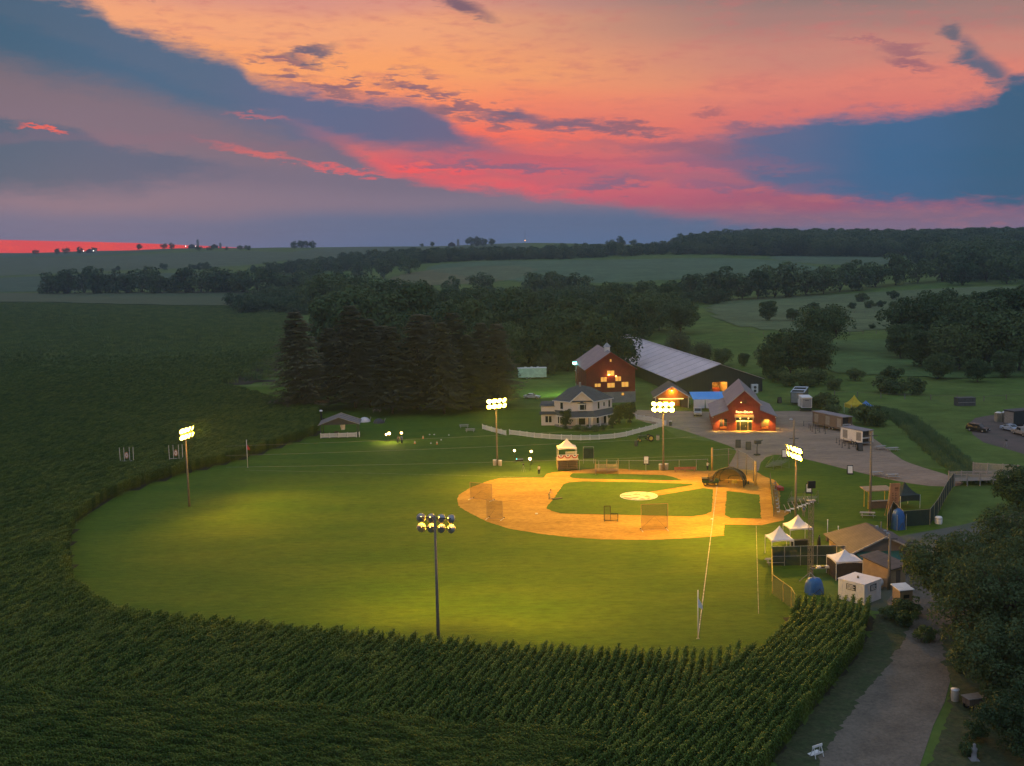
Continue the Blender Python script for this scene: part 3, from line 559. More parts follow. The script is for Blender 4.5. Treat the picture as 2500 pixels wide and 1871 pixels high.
def make_tree(name, meshes, leafmat, barkmat=None):
    for me, m_ in zip(meshes, (barkmat or BARK, leafmat)):
        if not me.materials: me.materials.append(m_)
    return meshes
def plant_tree(name, meshes, x, y, label, cat='tree', group=None, s=1.0, sz=None, rz=None, z=None):
    t = thing(name, label, cat, (x, y, tz(x, y) if z is None else z), rng.uniform(0, 6.28) if rz is None else rz, group); t.scale = (s, s, sz or s)
    link('trunk', meshes[0], None, t); link('crown', meshes[1], None, t); return t
DEC = [make_tree('d', tree_meshes(10 + i, 16, w, b, 60, 7500, 0.72, ft, open_=op), LEAF) for i, (w, b, ft, op) in enumerate([(16, .07, 1, 0), (14, .09, .95, .2), (18, .06, .85, 0), (13, .05, 1.05, 0.1), (16.5, .08, .9, .25)])]
FARD = [make_tree('f', tree_meshes(40 + i, 15, w, b, 24, 1300, 1.2, 1), LEAF) for i, (w, b) in enumerate([(17, .03), (14, .04), (19, .02), (13, .02)])]
BUSH = [make_tree('b', tree_meshes(60 + i, 4.0, 5.2, 0.02, 20, 1500, 0.4, 1), LEAF) for i in range(3)]
CON = [make_tree('c', conifer_meshes(80 + i), NEEDLE) for i in range(3)]
WILLOW = make_tree('w', tree_meshes(95, 12, 11, .12, 40, 5200, 0.5, .9, droop=1.6), LEAFO)
# the dark spruce stand beside the outfield
ORD = ['first', 'second', 'third', 'fourth', 'fifth', 'sixth', 'seventh', 'eighth', 'ninth', 'tenth', 'eleventh', 'twelfth', 'thirteenth', 'fourteenth', 'fifteenth', 'sixteenth', 'seventeenth', 'eighteenth', 'nineteenth', 'twentieth'] + [f'{n}{"st" if n % 10 == 1 else "nd" if n % 10 == 2 else "rd" if n % 10 == 3 else "th"}' for n in range(21, 60)]
spr = [(-55.83, 292, 1.06), (-42.26, 296, 1.02), (-52.38, 312, 0.82), (-31.09, 284, 0.88), (-25.03, 290, 0.96), (-17.51, 282, 0.86), (-10.89, 288, 0.82), (-3.93, 292, 0.8), (-16.04, 305, 0.9), (-35.71, 308, 0.9), (-38.71, 300, 0.95), (-8.1, 306, 0.86), (-23.96, 312, 0.92)]
for i, (x, y, s) in enumerate(sorted(spr)):
    lab = 'tall bushy spruce at the open left end of the dark stand' if i == 0 else 'brown-lit spruce nearest the lamp pole at the right end of the dark stand' if i == len(spr) - 1 else f'dark spruce, {ORD[i]} from the left in the stand beside the pavilion'
    sp_ = plant_tree('spruce_tree', CON[i % 3], x, y, lab, 'spruce', 'spruces beside the outfield', s * rng.uniform(.9, 1.12), s * rng.uniform(.86, 1.08)); sp_.rotation_euler[0] = rng.normal(0, .025); sp_.rotation_euler[1] = rng.normal(0, .025)
# big leafy trees behind the spruces, farmhouse and barn  (x px, base depth, top px)
mid = [(-63.46, 400, 1.62), (-52.14, 410, 1.71), (-40.19, 420, 1.75), (-26.51, 380, 1.47), (-17.53, 400, 1.51), (-6.73, 420, 1.57), (6.19, 400, 1.34), (17.15, 380, 1.24), (26.65, 375, 1.22), (30.07, 350, 1.08), (11.88, 392, 1.05), (-3.26, 378, 1.06), (-13.44, 335, 1.02), (-26.24, 340, 1.16), (-74.8, 520, 1.7), (-59.67, 540, 1.68), (-45.29, 560, 1.66), (-27.15, 530, 1.39), (-14.17, 560, 1.41), (4.19, 520, 1.39), (20.36, 540, 1.3), (35.03, 520, 1.32), (46.66, 500, 1.28), (55.47, 480, 1.31), (69.74, 520, 1.21), (76.33, 500, 1.01), (25.31, 450, 1.35), (43.32, 430, 1.17), (-106.28, 640, 1.73), (-92.78, 680, 1.78), (-74.23, 720, 1.22), (-51.62, 740, 0.77), (57.86, 620, 1.15), (79.94, 650, 1.15), (87.14, 600, 1.22)]
for i, (x, y, s) in enumerate(sorted(mid)):
    plant_tree('leafy_tree', DEC[(i * 7) % 5], x, y, f'dark leafy tree in the wood behind the farm, {ORD[i]} counting from the left', 'tree', 'wood behind the farm', max(0.45, s), None if i % 3 else s * 1.05)
rt = [(59.57, 395, 0.91, 'rounded grey-green tree beyond the left end of the pale barn roof'), (65.06, 380, 0.72, 'grey-green tree rising behind the middle of the pale barn roof'), (71.16, 375, 0.4, 'low leafy tree behind the pale barn roof ridge'), (78.87, 372, 0.3, 'low leafy tree at the near end of the pale barn roof'), (87.23, 345, 0.96, 'large spreading tree beside the dark barn gable'), (95.63, 350, 0.81, 'large leafy tree right of the dark barn gable'), (79.65, 340, 0.68, 'leafy tree directly behind the dark barn gable'), (117.1, 420, 1.1, 'tall thin tree leaning above the meadow fence'), (130.15, 560, 0.66, 'dark round tree alone in the pale meadow, left of a pair'), (141.35, 555, 0.41, 'dark round tree in the pale meadow, right of a pair'), (155.73, 500, 0.06, 'small round tree standing alone in the grey meadow')]
for i, (x, y, s, l) in enumerate(rt):
    plant_tree('meadow_tree', WILLOW if i < 2 else DEC[i % 5], x, y, l, 'tree', 'trees around the barns and meadows', s)
rc_ = [(144.93, 400, 1.26), (163.87, 420, 1.33), (162.31, 390, 1.34), (176.87, 400, 1.5), (187.27, 400, 1.58), (135.12, 360, 0.8), (141.76, 350, 1.0), (152.16, 350, 1.19), (158.96, 345, 1.23), (135.92, 385, 0.78), (127.53, 330, 0.48), (136.4, 322, 0.44), (148.37, 330, 0.53)]
for i, (x, y, s) in enumerate(sorted(rc_)):
    plant_tree('creek_tree', DEC[(i * 3) % 5], x, y, f'leafy tree in the clump beyond the parking lot, {ORD[i]} from its left', 'tree', 'clump of trees at the right', s)
# far tree lines
row = [(-430.95, 1050), (-413.47, 1040), (-405.83, 1060), (-383.7, 1035), (-373.19, 1045), (-354.58, 1030), (-344.64, 1040), (-323.01, 1020), (-312.92, 1030), (-295.3, 1015), (-283.62, 1020), (-267.84, 1010), (-254.83, 1010), (-239.43, 1000), (-224.29, 990), (-210.47, 985), (-195.78, 975), (-181.34, 965), (-166.29, 950)]
for i, (x, y) in enumerate(row):
    plant_tree('far_tree', FARD[i % 4], x, y, f'far dark tree in the line across the left fields, {ORD[i]} from its left', 'tree', 'tree line across the left fields', rng.uniform(1.25, 1.75))
vr = [(124.5, 760), (137.48, 770), (149.27, 765), (162.64, 775), (171.51, 770), (185.24, 780), (195.47, 775), (209.56, 785), (222.54, 790), (237.15, 800), (250.41, 800), (270.27, 820), (287.34, 830), (307.83, 840), (330.29, 850), (325.61, 800), (356.19, 830), (358.06, 800), (382.13, 820)]
for i, (x, y) in enumerate(vr):
    plant_tree('far_tree', FARD[(i + 1) % 4], x, y, f'far dark tree in the line behind the right meadows, {ORD[i]} from its left', 'tree', 'tree line behind the right meadows', rng.uniform(1.15, 1.6))
isl = [(18.28, 900), (26.85, 910), (36.28, 895), (51.39, 900), (-22.87, 960), (-47.92, 900), (-204.96, 1150), (-187.41, 1200), (-162.29, 1210), (-135.55, 1190), (-110.72, 1230)]
for i, (x, y) in enumerate(sorted(isl)):
    plant_tree('far_tree', FARD[(i + 2) % 4], x, y, f'far tree on the middle slope beyond the wood, {ORD[i]} from the left', 'tree', 'trees on the middle slope', rng.uniform(1.1, 1.45))
# far woods that read as one mass
def wood(name, polys, sp, label, smin=0.7, smax=1.75):
    P_ = []
    for poly in polys:
        xs = [p[0] for p in poly]; ys = [p[1] for p in poly]; n = int((max(xs) - min(xs)) * (max(ys) - min(ys)) / sp ** 2); x = rng.uniform(min(xs), max(xs), n); y = rng.uniform(min(ys), max(ys), n); k = inpoly(x, y, poly); P_.append(np.stack([x[k], y[k], terrain(x[k], y[k]) - 0.5], -1))
    P_ = np.concatenate(P_); setp(instancer(name, P_, rng.uniform(0, 6.28, len(P_)), rng.uniform(smin, smax, len(P_)), [bpy.data.objects.new('crown_piece', f[1]) for f in FARD]), label, 'wood')
wood('ridge_wood', [[(280, 1420), (520, 1330), (760, 1250), (1050, 1400), (1000, 1900), (420, 1900), (250, 1750)]], 11, 'dark wood covering the right-hand ridge under the sky')
wood('slope_wood', [[(330, 850), (600, 860), (640, 1200), (420, 1180), (400, 980)]], 11, 'dark wood on the slope below the right ridge')
wood('centre_wood', [[(-330, 1330), (-60, 1400), (180, 1480), (330, 1430), (330, 1560), (60, 1600), (-160, 1580)]], 13, 'dark band of far wood in the centre below the hilltop', .6, 1.2)
wood('valley_wood', [[(-200, 760), (-60, 720), (40, 760), (100, 700), (150, 720), (110, 820), (20, 800), (-100, 840), (-210, 950)]], 12, 'dark wood filling the valley behind the farm trees', .55, .95)
wood('left_hedge_wood', [[(-560, 1480), (-380, 1480), (-380, 1510), (-560, 1510)], [(-620, 2150), (-450, 2150), (-450, 2170), (-620, 2170)]], 22, 'thin line of scrub between the far left fields', 0.35, 0.7)
sk = [(-1060.67, 2500, 0.8), (-1002.28, 2480, 0.9), (-988.09, 2490, 0.9), (-952.36, 2480, 1.0), (-916.88, 2470, 0.9), (-810.82, 2450, 0.9), (-757.01, 2450, 0.8), (-736.05, 2440, 0.9), (-431.55, 2250, 1.1), (-419.19, 2250, 1.1), (-406.82, 2250, 1.0), (-394.46, 2250, 1.0), (-174.42, 2230, 0.5), (-153.98, 2230, 0.7), (-76.33, 2230, 1.2), (-64.06, 2230, 1.3), (-51.8, 2230, 1.2), (-35.45, 2230, 1.0), (180.9, 2000, 0.9), (199.24, 2000, 1.3), (221.26, 2000, 0.9)]
for i, (x, y, s) in enumerate(sk):
    plant_tree('skyline_tree', FARD[i % 4], x, y, f'tiny tree silhouetted on the skyline, {ORD[i]} counting from the left', 'tree', 'trees on the skyline', s)
# hedges, bushes
def bushes(lst, nm, fmt, grp, z=None):
    for i, (x, y, s) in enumerate(sorted(lst)): plant_tree(nm, BUSH[i % 3], x, y, fmt.format(ORD[i]), 'bush', grp, s)
bushes([(79.76, 330, 1.1), (81.41, 322, 1.2), (84.53, 318, 1.1), (89.77, 322, 1.3), (91.04, 312, 1.0), (102.02, 305, 1.2), (104.8, 300, 1.1), (109.25, 300, 1.2), (103.03, 330, 1.0), (112.33, 325, 1.3)], 'scrub_bush', 'leafy scrub bush behind the trailers and creek, {} from the left', 'scrub behind the trailers')
bushes([(78.72, 276.05, 1.1), (76.45, 262.83, 0.9), (81.16, 252.9, 1.25), (82.95, 249.71, 1.1), (77.69, 279.79, 0.8)], 'yard_bush', 'round dark bush between the parked trailers, {} from the left', 'bushes between the trailers')
bushes([(197.11, 640, 1.0), (207.77, 640, 1.2), (215.35, 645, 1.1), (220.79, 640, 1.0), (160.05, 560, 1.6), (222.07, 700, 1.5), (244.94, 710, 1.5), (174.63, 640, 1.2), (165.93, 600, 1.2), (163.24, 500, 0.6)], 'meadow_bush', 'small bush along the meadow fence lines, {} from the left', 'bushes along the meadow fences')
# cypresses round the farmhouse
cyp = MB(); ME_CY = tree_meshes(101, 4.6, 2.3, 0.02, 44, 3600, 0.2, 1.0)
for me, m_ in zip(ME_CY, (BARK, THUJA)): me.materials.append(m_)
for (x, y, s, l) in [(12.7, 253.92, 1.15, 'cone-shaped cypress in front of the farmhouse porch, left of the bay window'), (23.32, 253.76, 0.85, 'short cypress at the right corner of the farmhouse porch'), (25.51, 259.47, 1.2, 'tall cypress beside the farmhouse, middle of the right three'), (27.99, 259.15, 1.3, 'tallest cypress at the right end of the farmhouse garden')]:
    plant_tree('cypress', ME_CY, x, y, l, 'cypress', 'cypresses round the farmhouse', s)
for i, (x, y) in enumerate([(14.63, 251.37), (16.61, 249.99), (18.65, 249.73), (20.59, 250.63)]):
    plant_tree('garden_shrub', BUSH[i % 3], x, y, f'low garden shrub in front of the farmhouse porch, {ORD[i]} from the left', 'shrub', 'shrubs along the farmhouse porch', 0.38)
plant_tree('yard_tree', WILLOW, *(12.0, 364), 'pale drooping tree lit by the cyan yard lamp', 'tree', None, 0.62)
plant_tree('yard_tree', DEC[1], *(18.76, 372), 'dark leafy tree behind the cyan yard lamp', 'tree', None, 0.8)
# the trees by the road in the near right corner
NEAR = [make_tree('n', tree_meshes(120 + i, h, w, b, nc, nl, 0.22, ft, open_=op), LEAFN) for i, (h, w, b, nc, nl, ft, op) in enumerate([(9.8, 11, .20, 120, 17000, .9, 1.4), (11.5, 12.5, .14, 130, 20000, 1.0, 1.3), (7.4, 9.4, .06, 100, 16000, 1.0, 1.15)])]
for (k, x, y, s, l) in [(0, 48.0, 117.5, 1.1, 'open spreading tree whose dark forked trunk shows beside the dirt road'), (1, 57.5, 122.0, 1.05, 'leafy tree behind the forked tree at the right edge'), (1, 47.2, 104.5, 1.05, 'big leafy tree overhanging the dirt road from the right'), (1, 54.0, 109.0, 1.1, 'tall dark tree behind the one overhanging the road'),
                        (2, 44.6, 95.5, 1.1, 'dense low tree beside the wheeled cart at the lower right'), (2, 41.0, 86.2, 0.8, 'bushy sapling in the bottom right corner by the road'), (0, 63.0, 130.0, 0.95, 'leafy tree farthest back in the right-hand clump by the apron'), (1, 49.5, 92.0, 1.0, 'dense tree cut by the bottom right corner of the view')]:
    plant_tree('roadside_tree', NEAR[k], x, y, l, 'tree', 'trees by the dirt road', s)
for i, (x, y, s) in enumerate([(42.6, 117.5, .5), (44.2, 121.0, .55), (43.0, 113.0, .42), (41.8, 119.8, .45), (45.8, 109.2, .5), (43.6, 104.0, .35), (38.6, 89.4, .4), (36.8, 86.6, .34)]):
    plant_tree('roadside_shrub', BUSH[i % 3], x, y, f'low shrub at the edge of the dirt road, {ORD[i]} in the loose line', 'shrub', 'shrubs at the road edge', s)
plant_tree('bank_tree', DEC[0], *(78.57, 168.59), 'yellow-green leafy tree at the right edge beside the boardwalk', 'tree', None, 0.42)


# ================================================================ light towers
def aim_matrix(p, q):
    return (Vector(q) - Vector(p)).to_track_quat('-Z', 'Y').to_euler()
def tower(x, y, H, target, power, label, lit=True, n=4, reach=80, group='floodlight poles round the ball field'):
    t = thing('floodlight_pole', label, 'light pole', (x, y, 0), 0, group)
    MB().tube((0, 0, 0), (0, 0, H + 0.25), 0.19, 0.12, 12).build('pole', POLE, t, True)
    dv = Vector((target[0] - x, target[1] - y)).normalized(); ax = Vector((-dv.y, dv.x, 0)); fw = Vector((dv.x, dv.y, 0))
    for r_, z in enumerate((H, H - 1.05)):
        a = ax * 1.75; MB().tube((-a.x, -a.y, z), (a.x, a.y, z), 0.05, 0.05, 6).build('crossarm', DGREY, t)
        for k in range(n):
            c = ax * ((k - (n - 1) / 2) * 1.02) + Vector((0, 0, z)) + fw * 0.12; d = (fw - Vector((0, 0, 0.5)) + ax * ((k - (n - 1) / 2) * 0.25)).normalized(); M4 = d.to_track_quat('Z', 'Y').to_matrix().to_4x4()
            h = MB().lathe([(0.02, -0.22), (0.14, -0.2), (0.2, 0.0), (0.45, 0.22), (0.5, 0.38), (0.48, 0.38), (0.42, 0.23)], n=14); h.v = [tuple(c + M4 @ Vector(v)) for v in h.v]
            ho = h.build('lamp_housing', STEEL, t, True)
            e = MB().lathe([(0.0, 0.40), (0.25, 0.39), (0.47, 0.33)], n=14); e.v = [tuple(c + M4 @ Vector(v)) for v in e.v]; e.build('lens', LAMPY if lit else GLASS, ho, True)
    if lit:
        for k in (-1, 0, 1):
            ld = bpy.data.lights.new('floodlight', 'SPOT'); ld.energy = power; ld.color = (1.0, 0.52, 0.010); ld.spot_size = R(132); ld.spot_blend = 1.0; ld.shadow_soft_size = 0.9
            lo = bpy.data.objects.new('floodlight', ld); COL.objects.link(lo); lo.parent = t; p = fw * 0.75 + ax * k * 1.1 + Vector((0, 0, H - 0.5)); lo.location = p
            q = Vector((x, y, 0)) + (fw + ax * k * 0.85).normalized() * reach; lo.rotation_euler = aim_matrix((x + p.x, y + p.y, p.z), (q.x, q.y, 0))
    return t
tower(-8.3, 112.6, 14.4, (6, 170), 50000, 'nearest floodlight pole, seen from behind its lamps over the corn edge', reach=105)
tower(-54.6, 182.5, 13.2, (2, 168), 27000, 'leaning-looking floodlight pole on the far left grass before the corn')
tower(-3.2, 213.1, 12.8, (14, 180), 44000, 'floodlight pole with a blazing cluster in front of the spruces')
tower(28.0, 204.0, 12.8, (22, 178), 50000, 'floodlight pole with a blazing cluster between farmhouse and red shop')
tower(41.6, 160.6, 12.0, (8, 152), 46000, 'floodlight pole seen side-on between the benches and white peak tents')
def plain_pole(x, y, H, label, lamp=None, arm=0.6):
    t = thing('utility_pole', label, 'utility pole', (x, y, 0)); MB().tube((0, 0, 0), (0, 0, H), 0.2, 0.13, 10).build('pole', POLE, t, True)
    MB().box(-0.9, 0.9, -0.06, 0.06, H - arm - 0.06, H - arm + 0.06).build('crossarm', DGREY, t)
    if lamp:
        h = MB().lathe([(0.05, 0.25), (0.3, 0.1), (0.36, -0.1)], (-0.7, -0.3, H - 0.3), 12).build('lamp_shade', STEEL, t, True); MB().lathe([(0.0, -0.14), (0.2, -0.12), (0.34, -0.08)], (-0.7, -0.3, H - 0.3), 12).build('bulb', lamp, h, True)
    return t
plain_pole(*(54.79, 167.16), 13.0, 'tall bare grey pole rising from beside the plank sign and booth')
plain_pole(*(55.63, 216.59), 7.6, 'shorter pole with a single round lamp in the gravel yard', LAMPW, 4.2)
plain_pole(*(45.17, 130.29), 6.9, 'thin weathered pole in front of the concession house annex')
plain_pole(*(52.2, 141.77), 3.2, 'short post with brackets behind the concession house')
t = thing('yard_light_pole', 'pole carrying a brilliant blue-green yard lamp by the red barn', 'light pole', (18.22, 311.0, 0))
MB().tube((0, 0, 0), (0, 0, 9.87), 0.16, 0.1, 10).build('pole', POLE, t, True); ZL = 9.67
MB().tube((0, 0, ZL), (-0.5, -0.4, ZL + .3), 0.04, 0.04, 6).build('arm', STEEL, t)
h = MB().lathe([(0.1, 0.45), (0.5, 0.2), (0.55, -0.05)], (-0.5, -0.5, ZL), 12).build('lamp_shade', STEEL, t, True); MB().lathe([(0.0, -0.75), (0.45, -0.55), (0.62, -0.05), (0.3, 0.2)], (-0.5, -0.5, ZL), 12).build('bulb', LAMPC, h, True)
for sx in (-0.4, 0.5): MB().lathe([(0.0, 0.1), (0.14, 0.0), (0.0, -0.1)], (sx, -0.3, ZL - (2.4 if sx < 0 else 2.9)), 8).build('camera_dome', WHITE, t, True)
ld = bpy.data.lights.new('yard_lamp', 'SPOT'); ld.energy = 9000; ld.color = (0.62, 1.0, 0.42); ld.shadow_soft_size = 0.4; ld.spot_size = R(130); ld.spot_blend = 0.8; lo = bpy.data.objects.new('yard_lamp', ld); COL.objects.link(lo); lo.parent = t; lo.location = (-1.3, -0.2, ZL - .9); lo.rotation_euler = aim_matrix((0, 0, 8), (-9, 9, 0))
# foul poles
for (x, y, H, l) in ((19.4, 114.8, 5.4, 'white foul pole with pennant at the end of the near foul line'), (-52.5, 215.4, 5.6, 'white foul pole with red pennant before the far corn')):
    t = thing('foul_pole', l, 'foul pole', (x, y, 0)); MB().tube((0, 0, 0), (0, 0, H), 0.06, 0.05, 8).build('pole', WHITE, t, True)
    MB().prism([(0.05, 0, H - 0.9), (0.05, 0, H - 1.9), (0.55, 0.1, H - 2.2), (0.5, 0.05, H - 1.7)], (0, 0.02, 0)).build('pennant', WHITE if y < 150 else REDP, t); MB().box(-0.15, 0.15, -0.15, 0.15, 0, 0.05).build('base_plate', STEEL, t)
# ================================================================ people
def skin_mesh(pts, edges, radii):
    me = bpy.data.meshes.new('sk'); me.from_pydata(pts, edges, []); o = bpy.data.objects.new('sk', me); COL.objects.link(o)
    o.modifiers.new('s', 'SKIN'); o.modifiers.new('u', 'SUBSURF').levels = 1
    for v, r_ in zip(me.skin_vertices[0].data, radii): v.radius = (r_, r_)
    me.skin_vertices[0].data[0].use_root = True
    dg = bpy.context.evaluated_depsgraph_get(); m2 = bpy.data.meshes.new_from_object(o.evaluated_get(dg)); bpy.data.objects.remove(o); m2.polygons.foreach_set('use_smooth', [True] * len(m2.polygons)); return m2
def person(loc, rz, label, shirt, trousers, hair=(0.03, 0.02, 0.015), pose='stand'):
    t = thing('person', label, 'person', loc, rz, 'people on the grounds')
    bend = {'stand': 0.0, 'work': 0.42, 'walk': 0.08, 'reach': 0.1}[pose]; st = 0.16 if pose == 'walk' else 0.02
    hip = Vector((0, 0, 0.93)); ch = hip + Vector((0, -math.sin(bend) * 0.45, math.cos(bend) * 0.45)); nk = ch + Vector((0, -math.sin(bend) * 0.14, 0.14)); hd = nk + Vector((0, -0.02 - bend * .1, 0.15)); top = hd + Vector((0, -bend * .04, 0.10))
    P = [hip, ch, nk, hd, top]; E_ = [(0, 1), (1, 2), (2, 3), (3, 4)]; RD = [0.13, 0.15, 0.055, 0.085, 0.075]; arms = []; legs = []
    for s in (-1, 1):
        sh = ch + Vector((s * 0.18, 0, 0.06))
        if pose in ('work', 'reach'): el = sh + Vector((s * 0.06, -0.18, -0.20)); wr = el + Vector((-s * 0.06, -0.24, -0.05 if pose == 'work' else 0.1))
        else: el = sh + Vector((s * 0.07, 0.03 * s, -0.28)); wr = el + Vector((0, -0.10, -0.24))
        hn = wr + (wr - el).normalized() * 0.09; b = len(P); P += [sh, el, wr, hn]; E_ += [(1, b), (b, b + 1), (b + 1, b + 2), (b + 2, b + 3)]; RD += [0.065, 0.048, 0.034, 0.04]; arms.append((sh, el, wr))
        hj = hip + Vector((s * 0.10, 0, -0.06)); kn = hj + Vector((s * 0.02, -0.05 - s * st, -0.42)); an = kn + Vector((0, 0.06 - s * st * .6, -0.39)); to = an + Vector((0, -0.16, -0.045)); b = len(P); P += [hj, kn, an, to]; E_ += [(0, b), (b, b + 1), (b + 1, b + 2), (b + 2, b + 3)]; RD += [0.095, 0.065, 0.045, 0.045]; legs.append((hj, kn, an))
        for f in range(-2, 3):
            q = hn + (wr - el).normalized() * (0.07 if abs(f) < 2 else 0.04) + Vector((0, f * 0.02, 0)); P.append(q); E_.append((b - 1, len(P) - 1)); RD.append(0.009)
    link('body', skin_mesh(P, E_, RD), SKIN, t)
    cl = lambda nm, c: mat(nm, c, None, 0.85, 6.0)
    pts = [hip + Vector((0, 0, -0.04)), ch]; ed = [(0, 1)]; rd = [0.155, 0.175]
    for sh, el, wr in arms: b = len(pts); pts += [sh, (sh + el) / 2]; ed += [(1, b), (b, b + 1)]; rd += [0.085, 0.07]
    link('shirt', skin_mesh(pts, ed, rd), shirt, t)
    pts = [hip]; ed = []; rd = [0.15]
    for hj, kn, an in legs: b = len(pts); pts += [hj, kn, an]; ed += [(0, b), (b, b + 1), (b + 1, b + 2)]; rd += [0.115, 0.082, 0.066]
    link('trousers', skin_mesh(pts, ed, rd), trousers, t)
    MB().lathe([(0.0, 0.115), (0.07, 0.095), (0.1, 0.03), (0.098, -0.03), (0.09, -0.05)], tuple(hd + Vector((0, 0.012, 0.05))), 10).build('hair', mat('hair_%d' % int(hair[0] * 100), hair), t, True)
    return t
SH_W = mat('white_shirt', (0.72, 0.68, 0.62), None, 0.85, 6); SH_D = mat('dark_shirt', (0.04, 0.04, 0.05), None, 0.85, 6); SH_B = mat('blue_shirt', (0.10, 0.16, 0.26), None, 0.85, 6); TR_D = mat('dark_trousers', (0.035, 0.035, 0.045), None, 0.85, 6); TR_K = mat('khaki_trousers', (0.28, 0.23, 0.16), None, 0.85, 6)
person((4.69, 202.92, 0), R(200), 'person in a white shirt and dark trousers standing by the lamp stands', SH_W, TR_D)
person((36.09, 203.15, 0), R(120), 'person in a white shirt standing beside the left backstop post', SH_W, TR_D, pose='reach')
person((5.85, 182.21, 0), R(70), 'person in pale shirt dragging the clay smooth near second base', mat('tan_shirt', (0.5, 0.42, 0.3), None, 0.85, 6), TR_K, pose='work')
person((-25.19, 239.4, 0), R(20), 'person in dark clothes bending beside the small lamp on the lawn', SH_D, TR_D, pose='work')
person((-24.32, 238.79, 0), R(-40), 'person in pale shirt standing close behind the small lawn lamp', SH_B, TR_D)
person((55.6, 307.4, 0), R(10), 'person silhouetted in the lit doorway of the long dark barn', SH_D, TR_D)
person((42.01, 149.35, 0), R(60), 'person in dark clothes standing on the stage by the concession house', SH_D, TR_D)
person((44.51, 166.98, 0), R(150), 'person in grey shirt standing beyond the white peak tents', SH_B, TR_K)
# drag mat by the groundskeeper
t = thing('drag_mat', 'dark steel drag mat on the infield grass beside the groundskeeper', 'drag mat', (*(7.16, 182.4), 0.07), R(20)); MB().box(-0.9, 0.9, -0.35, 0.35, 0.02, 0.09).build('mat', BLACK, t); MB().tube((-0.9, 0, 0.1), (-1.5, 0.1, 0.75), 0.02, 0.02, 6).build('handle', STEEL, t)
# lamp stands and cameras on the first-base lawn
def lamp_stand(loc, H, label, sz=0.28, power=260, col=(1.0, 0.62, 0.3)):
    t = thing('lamp_stand', label, 'lamp stand', loc, 0, 'small lamps on stands'); MB().tube((0, 0, 0.0), (0, 0, H), 0.025, 0.02, 6).build('column', BLACK, t)
    for k in range(3): a = k * 2.1; MB().tube((0, 0, 0.55), (math.cos(a) * 0.5, math.sin(a) * 0.5, 0.0), 0.018, 0.018, 5).build('leg', BLACK, t)
    h = MB().box(-sz * .6, sz * .6, 0.02, 0.2, H - sz * .5, H + sz * .6).build('lamp_housing', BLACK, t); MB().lathe([(0.0, -0.02), (sz * .45, 0.0), (sz * .42, 0.06)], (0, 0, 0), 12)
    e = MB().lathe([(0.0, 0.16), (sz * .35, 0.12), (sz * .55, 0.0)], (0, 0, 0), 12); e.v = [(x, -z - 0.0, y + H) for x, y, z in e.v]; e.build('lens', LAMPW, h, True)
    ld = bpy.data.lights.new('stand_lamp', 'POINT'); ld.energy = power; ld.color = col; ld.shadow_soft_size = 0.15; lo = bpy.data.objects.new('stand_lamp', ld); COL.objects.link(lo); lo.parent = t; lo.location = (0, -0.35, H)
lamp_stand((0.2, 214, 0), 2.6, 'lamp on a stand, upper left of the three beside the announcer booth', 0.42)
lamp_stand((3.46, 212, 0), 2.7, 'lamp on a stand, upper right of the three beside the announcer booth', 0.42)
lamp_stand((3.1, 206, 0), 2.4, 'brightest lamp on a stand, lowest of the three beside the announcer booth', 0.5)
lamp_stand((-27.28, 241, 0), 2.0, 'large lamp glaring on the lawn near the pavilion', 0.62, 900, (1.0, 0.75, 0.2))
lamp_stand((-27.98, 241.5, 0), 1.7, 'smaller lamp just left of the glaring lawn lamp', 0.4)
lamp_stand((-24.47, 240, 0), 2.2, 'lone lamp right of the glaring lawn lamp near two people', 0.5)
for (px, l) in (((1.82, 205.87, 0), 'camera on a tripod left of the brightest lamp stand'), ((99.57, 220.67, 0), 'survey tripod on the dirt in front of the pale pickup')):
    t = thing('tripod', l, 'tripod', px)
    for k in range(3): a = k * 2.1 + 0.5; MB().tube((0, 0, 1.3), (math.cos(a) * 0.45, math.sin(a) * 0.45, 0.0), 0.025, 0.02, 5).build('leg', STEEL, t)
    MB().box(-0.15, 0.15, -0.3, 0.3, 1.3, 1.6).build('head', DGREY, t)
t = thing('equipment_case', 'low dark case with a pale lid between the lamp stands', 'case', (1.15, 216.45, 0), R(8)); MB().box(-0.7, 0.7, -0.3, 0.3, 0.0, 0.34).build('body', BLACK, t); MB().box(-0.74, 0.74, -0.34, 0.34, 0.34, 0.4).build('lid', STEEL, t); MB().box(-0.66, -0.5, -0.36, -0.3, 0.42, 0.6).build('indicator', mat('cyan_led', (0.2, 0.9, 0.9), None, 0.4, 1, emit=(0.1, 0.9, 0.8), es=3), t)
def cone(loc, label):
    t = thing('traffic_cone', label, 'cone', loc, 0, 'cones on the lawn'); MB().lathe([(0.17, 0.04), (0.03, 0.72), (0.0, 0.72)], n=10).build('cone', ORANGEP, t, True); MB().box(-0.2, 0.2, -0.2, 0.2, 0, 0.04).build('base', ORANGEP, t); MB().lathe([(0.125, 0.3), (0.085, 0.5)], (0, 0, 0), 10).build('band', WHITE, t)
for p, l in zip([(-21.43, 238.45, 0), (-20.16, 245.08, 0), (-16.54, 237.38, 0)], ('orange cone nearest the glaring lawn lamp', 'orange cone farthest back of the three', 'orange cone on the right of the three, by white markers')): cone(p, l)
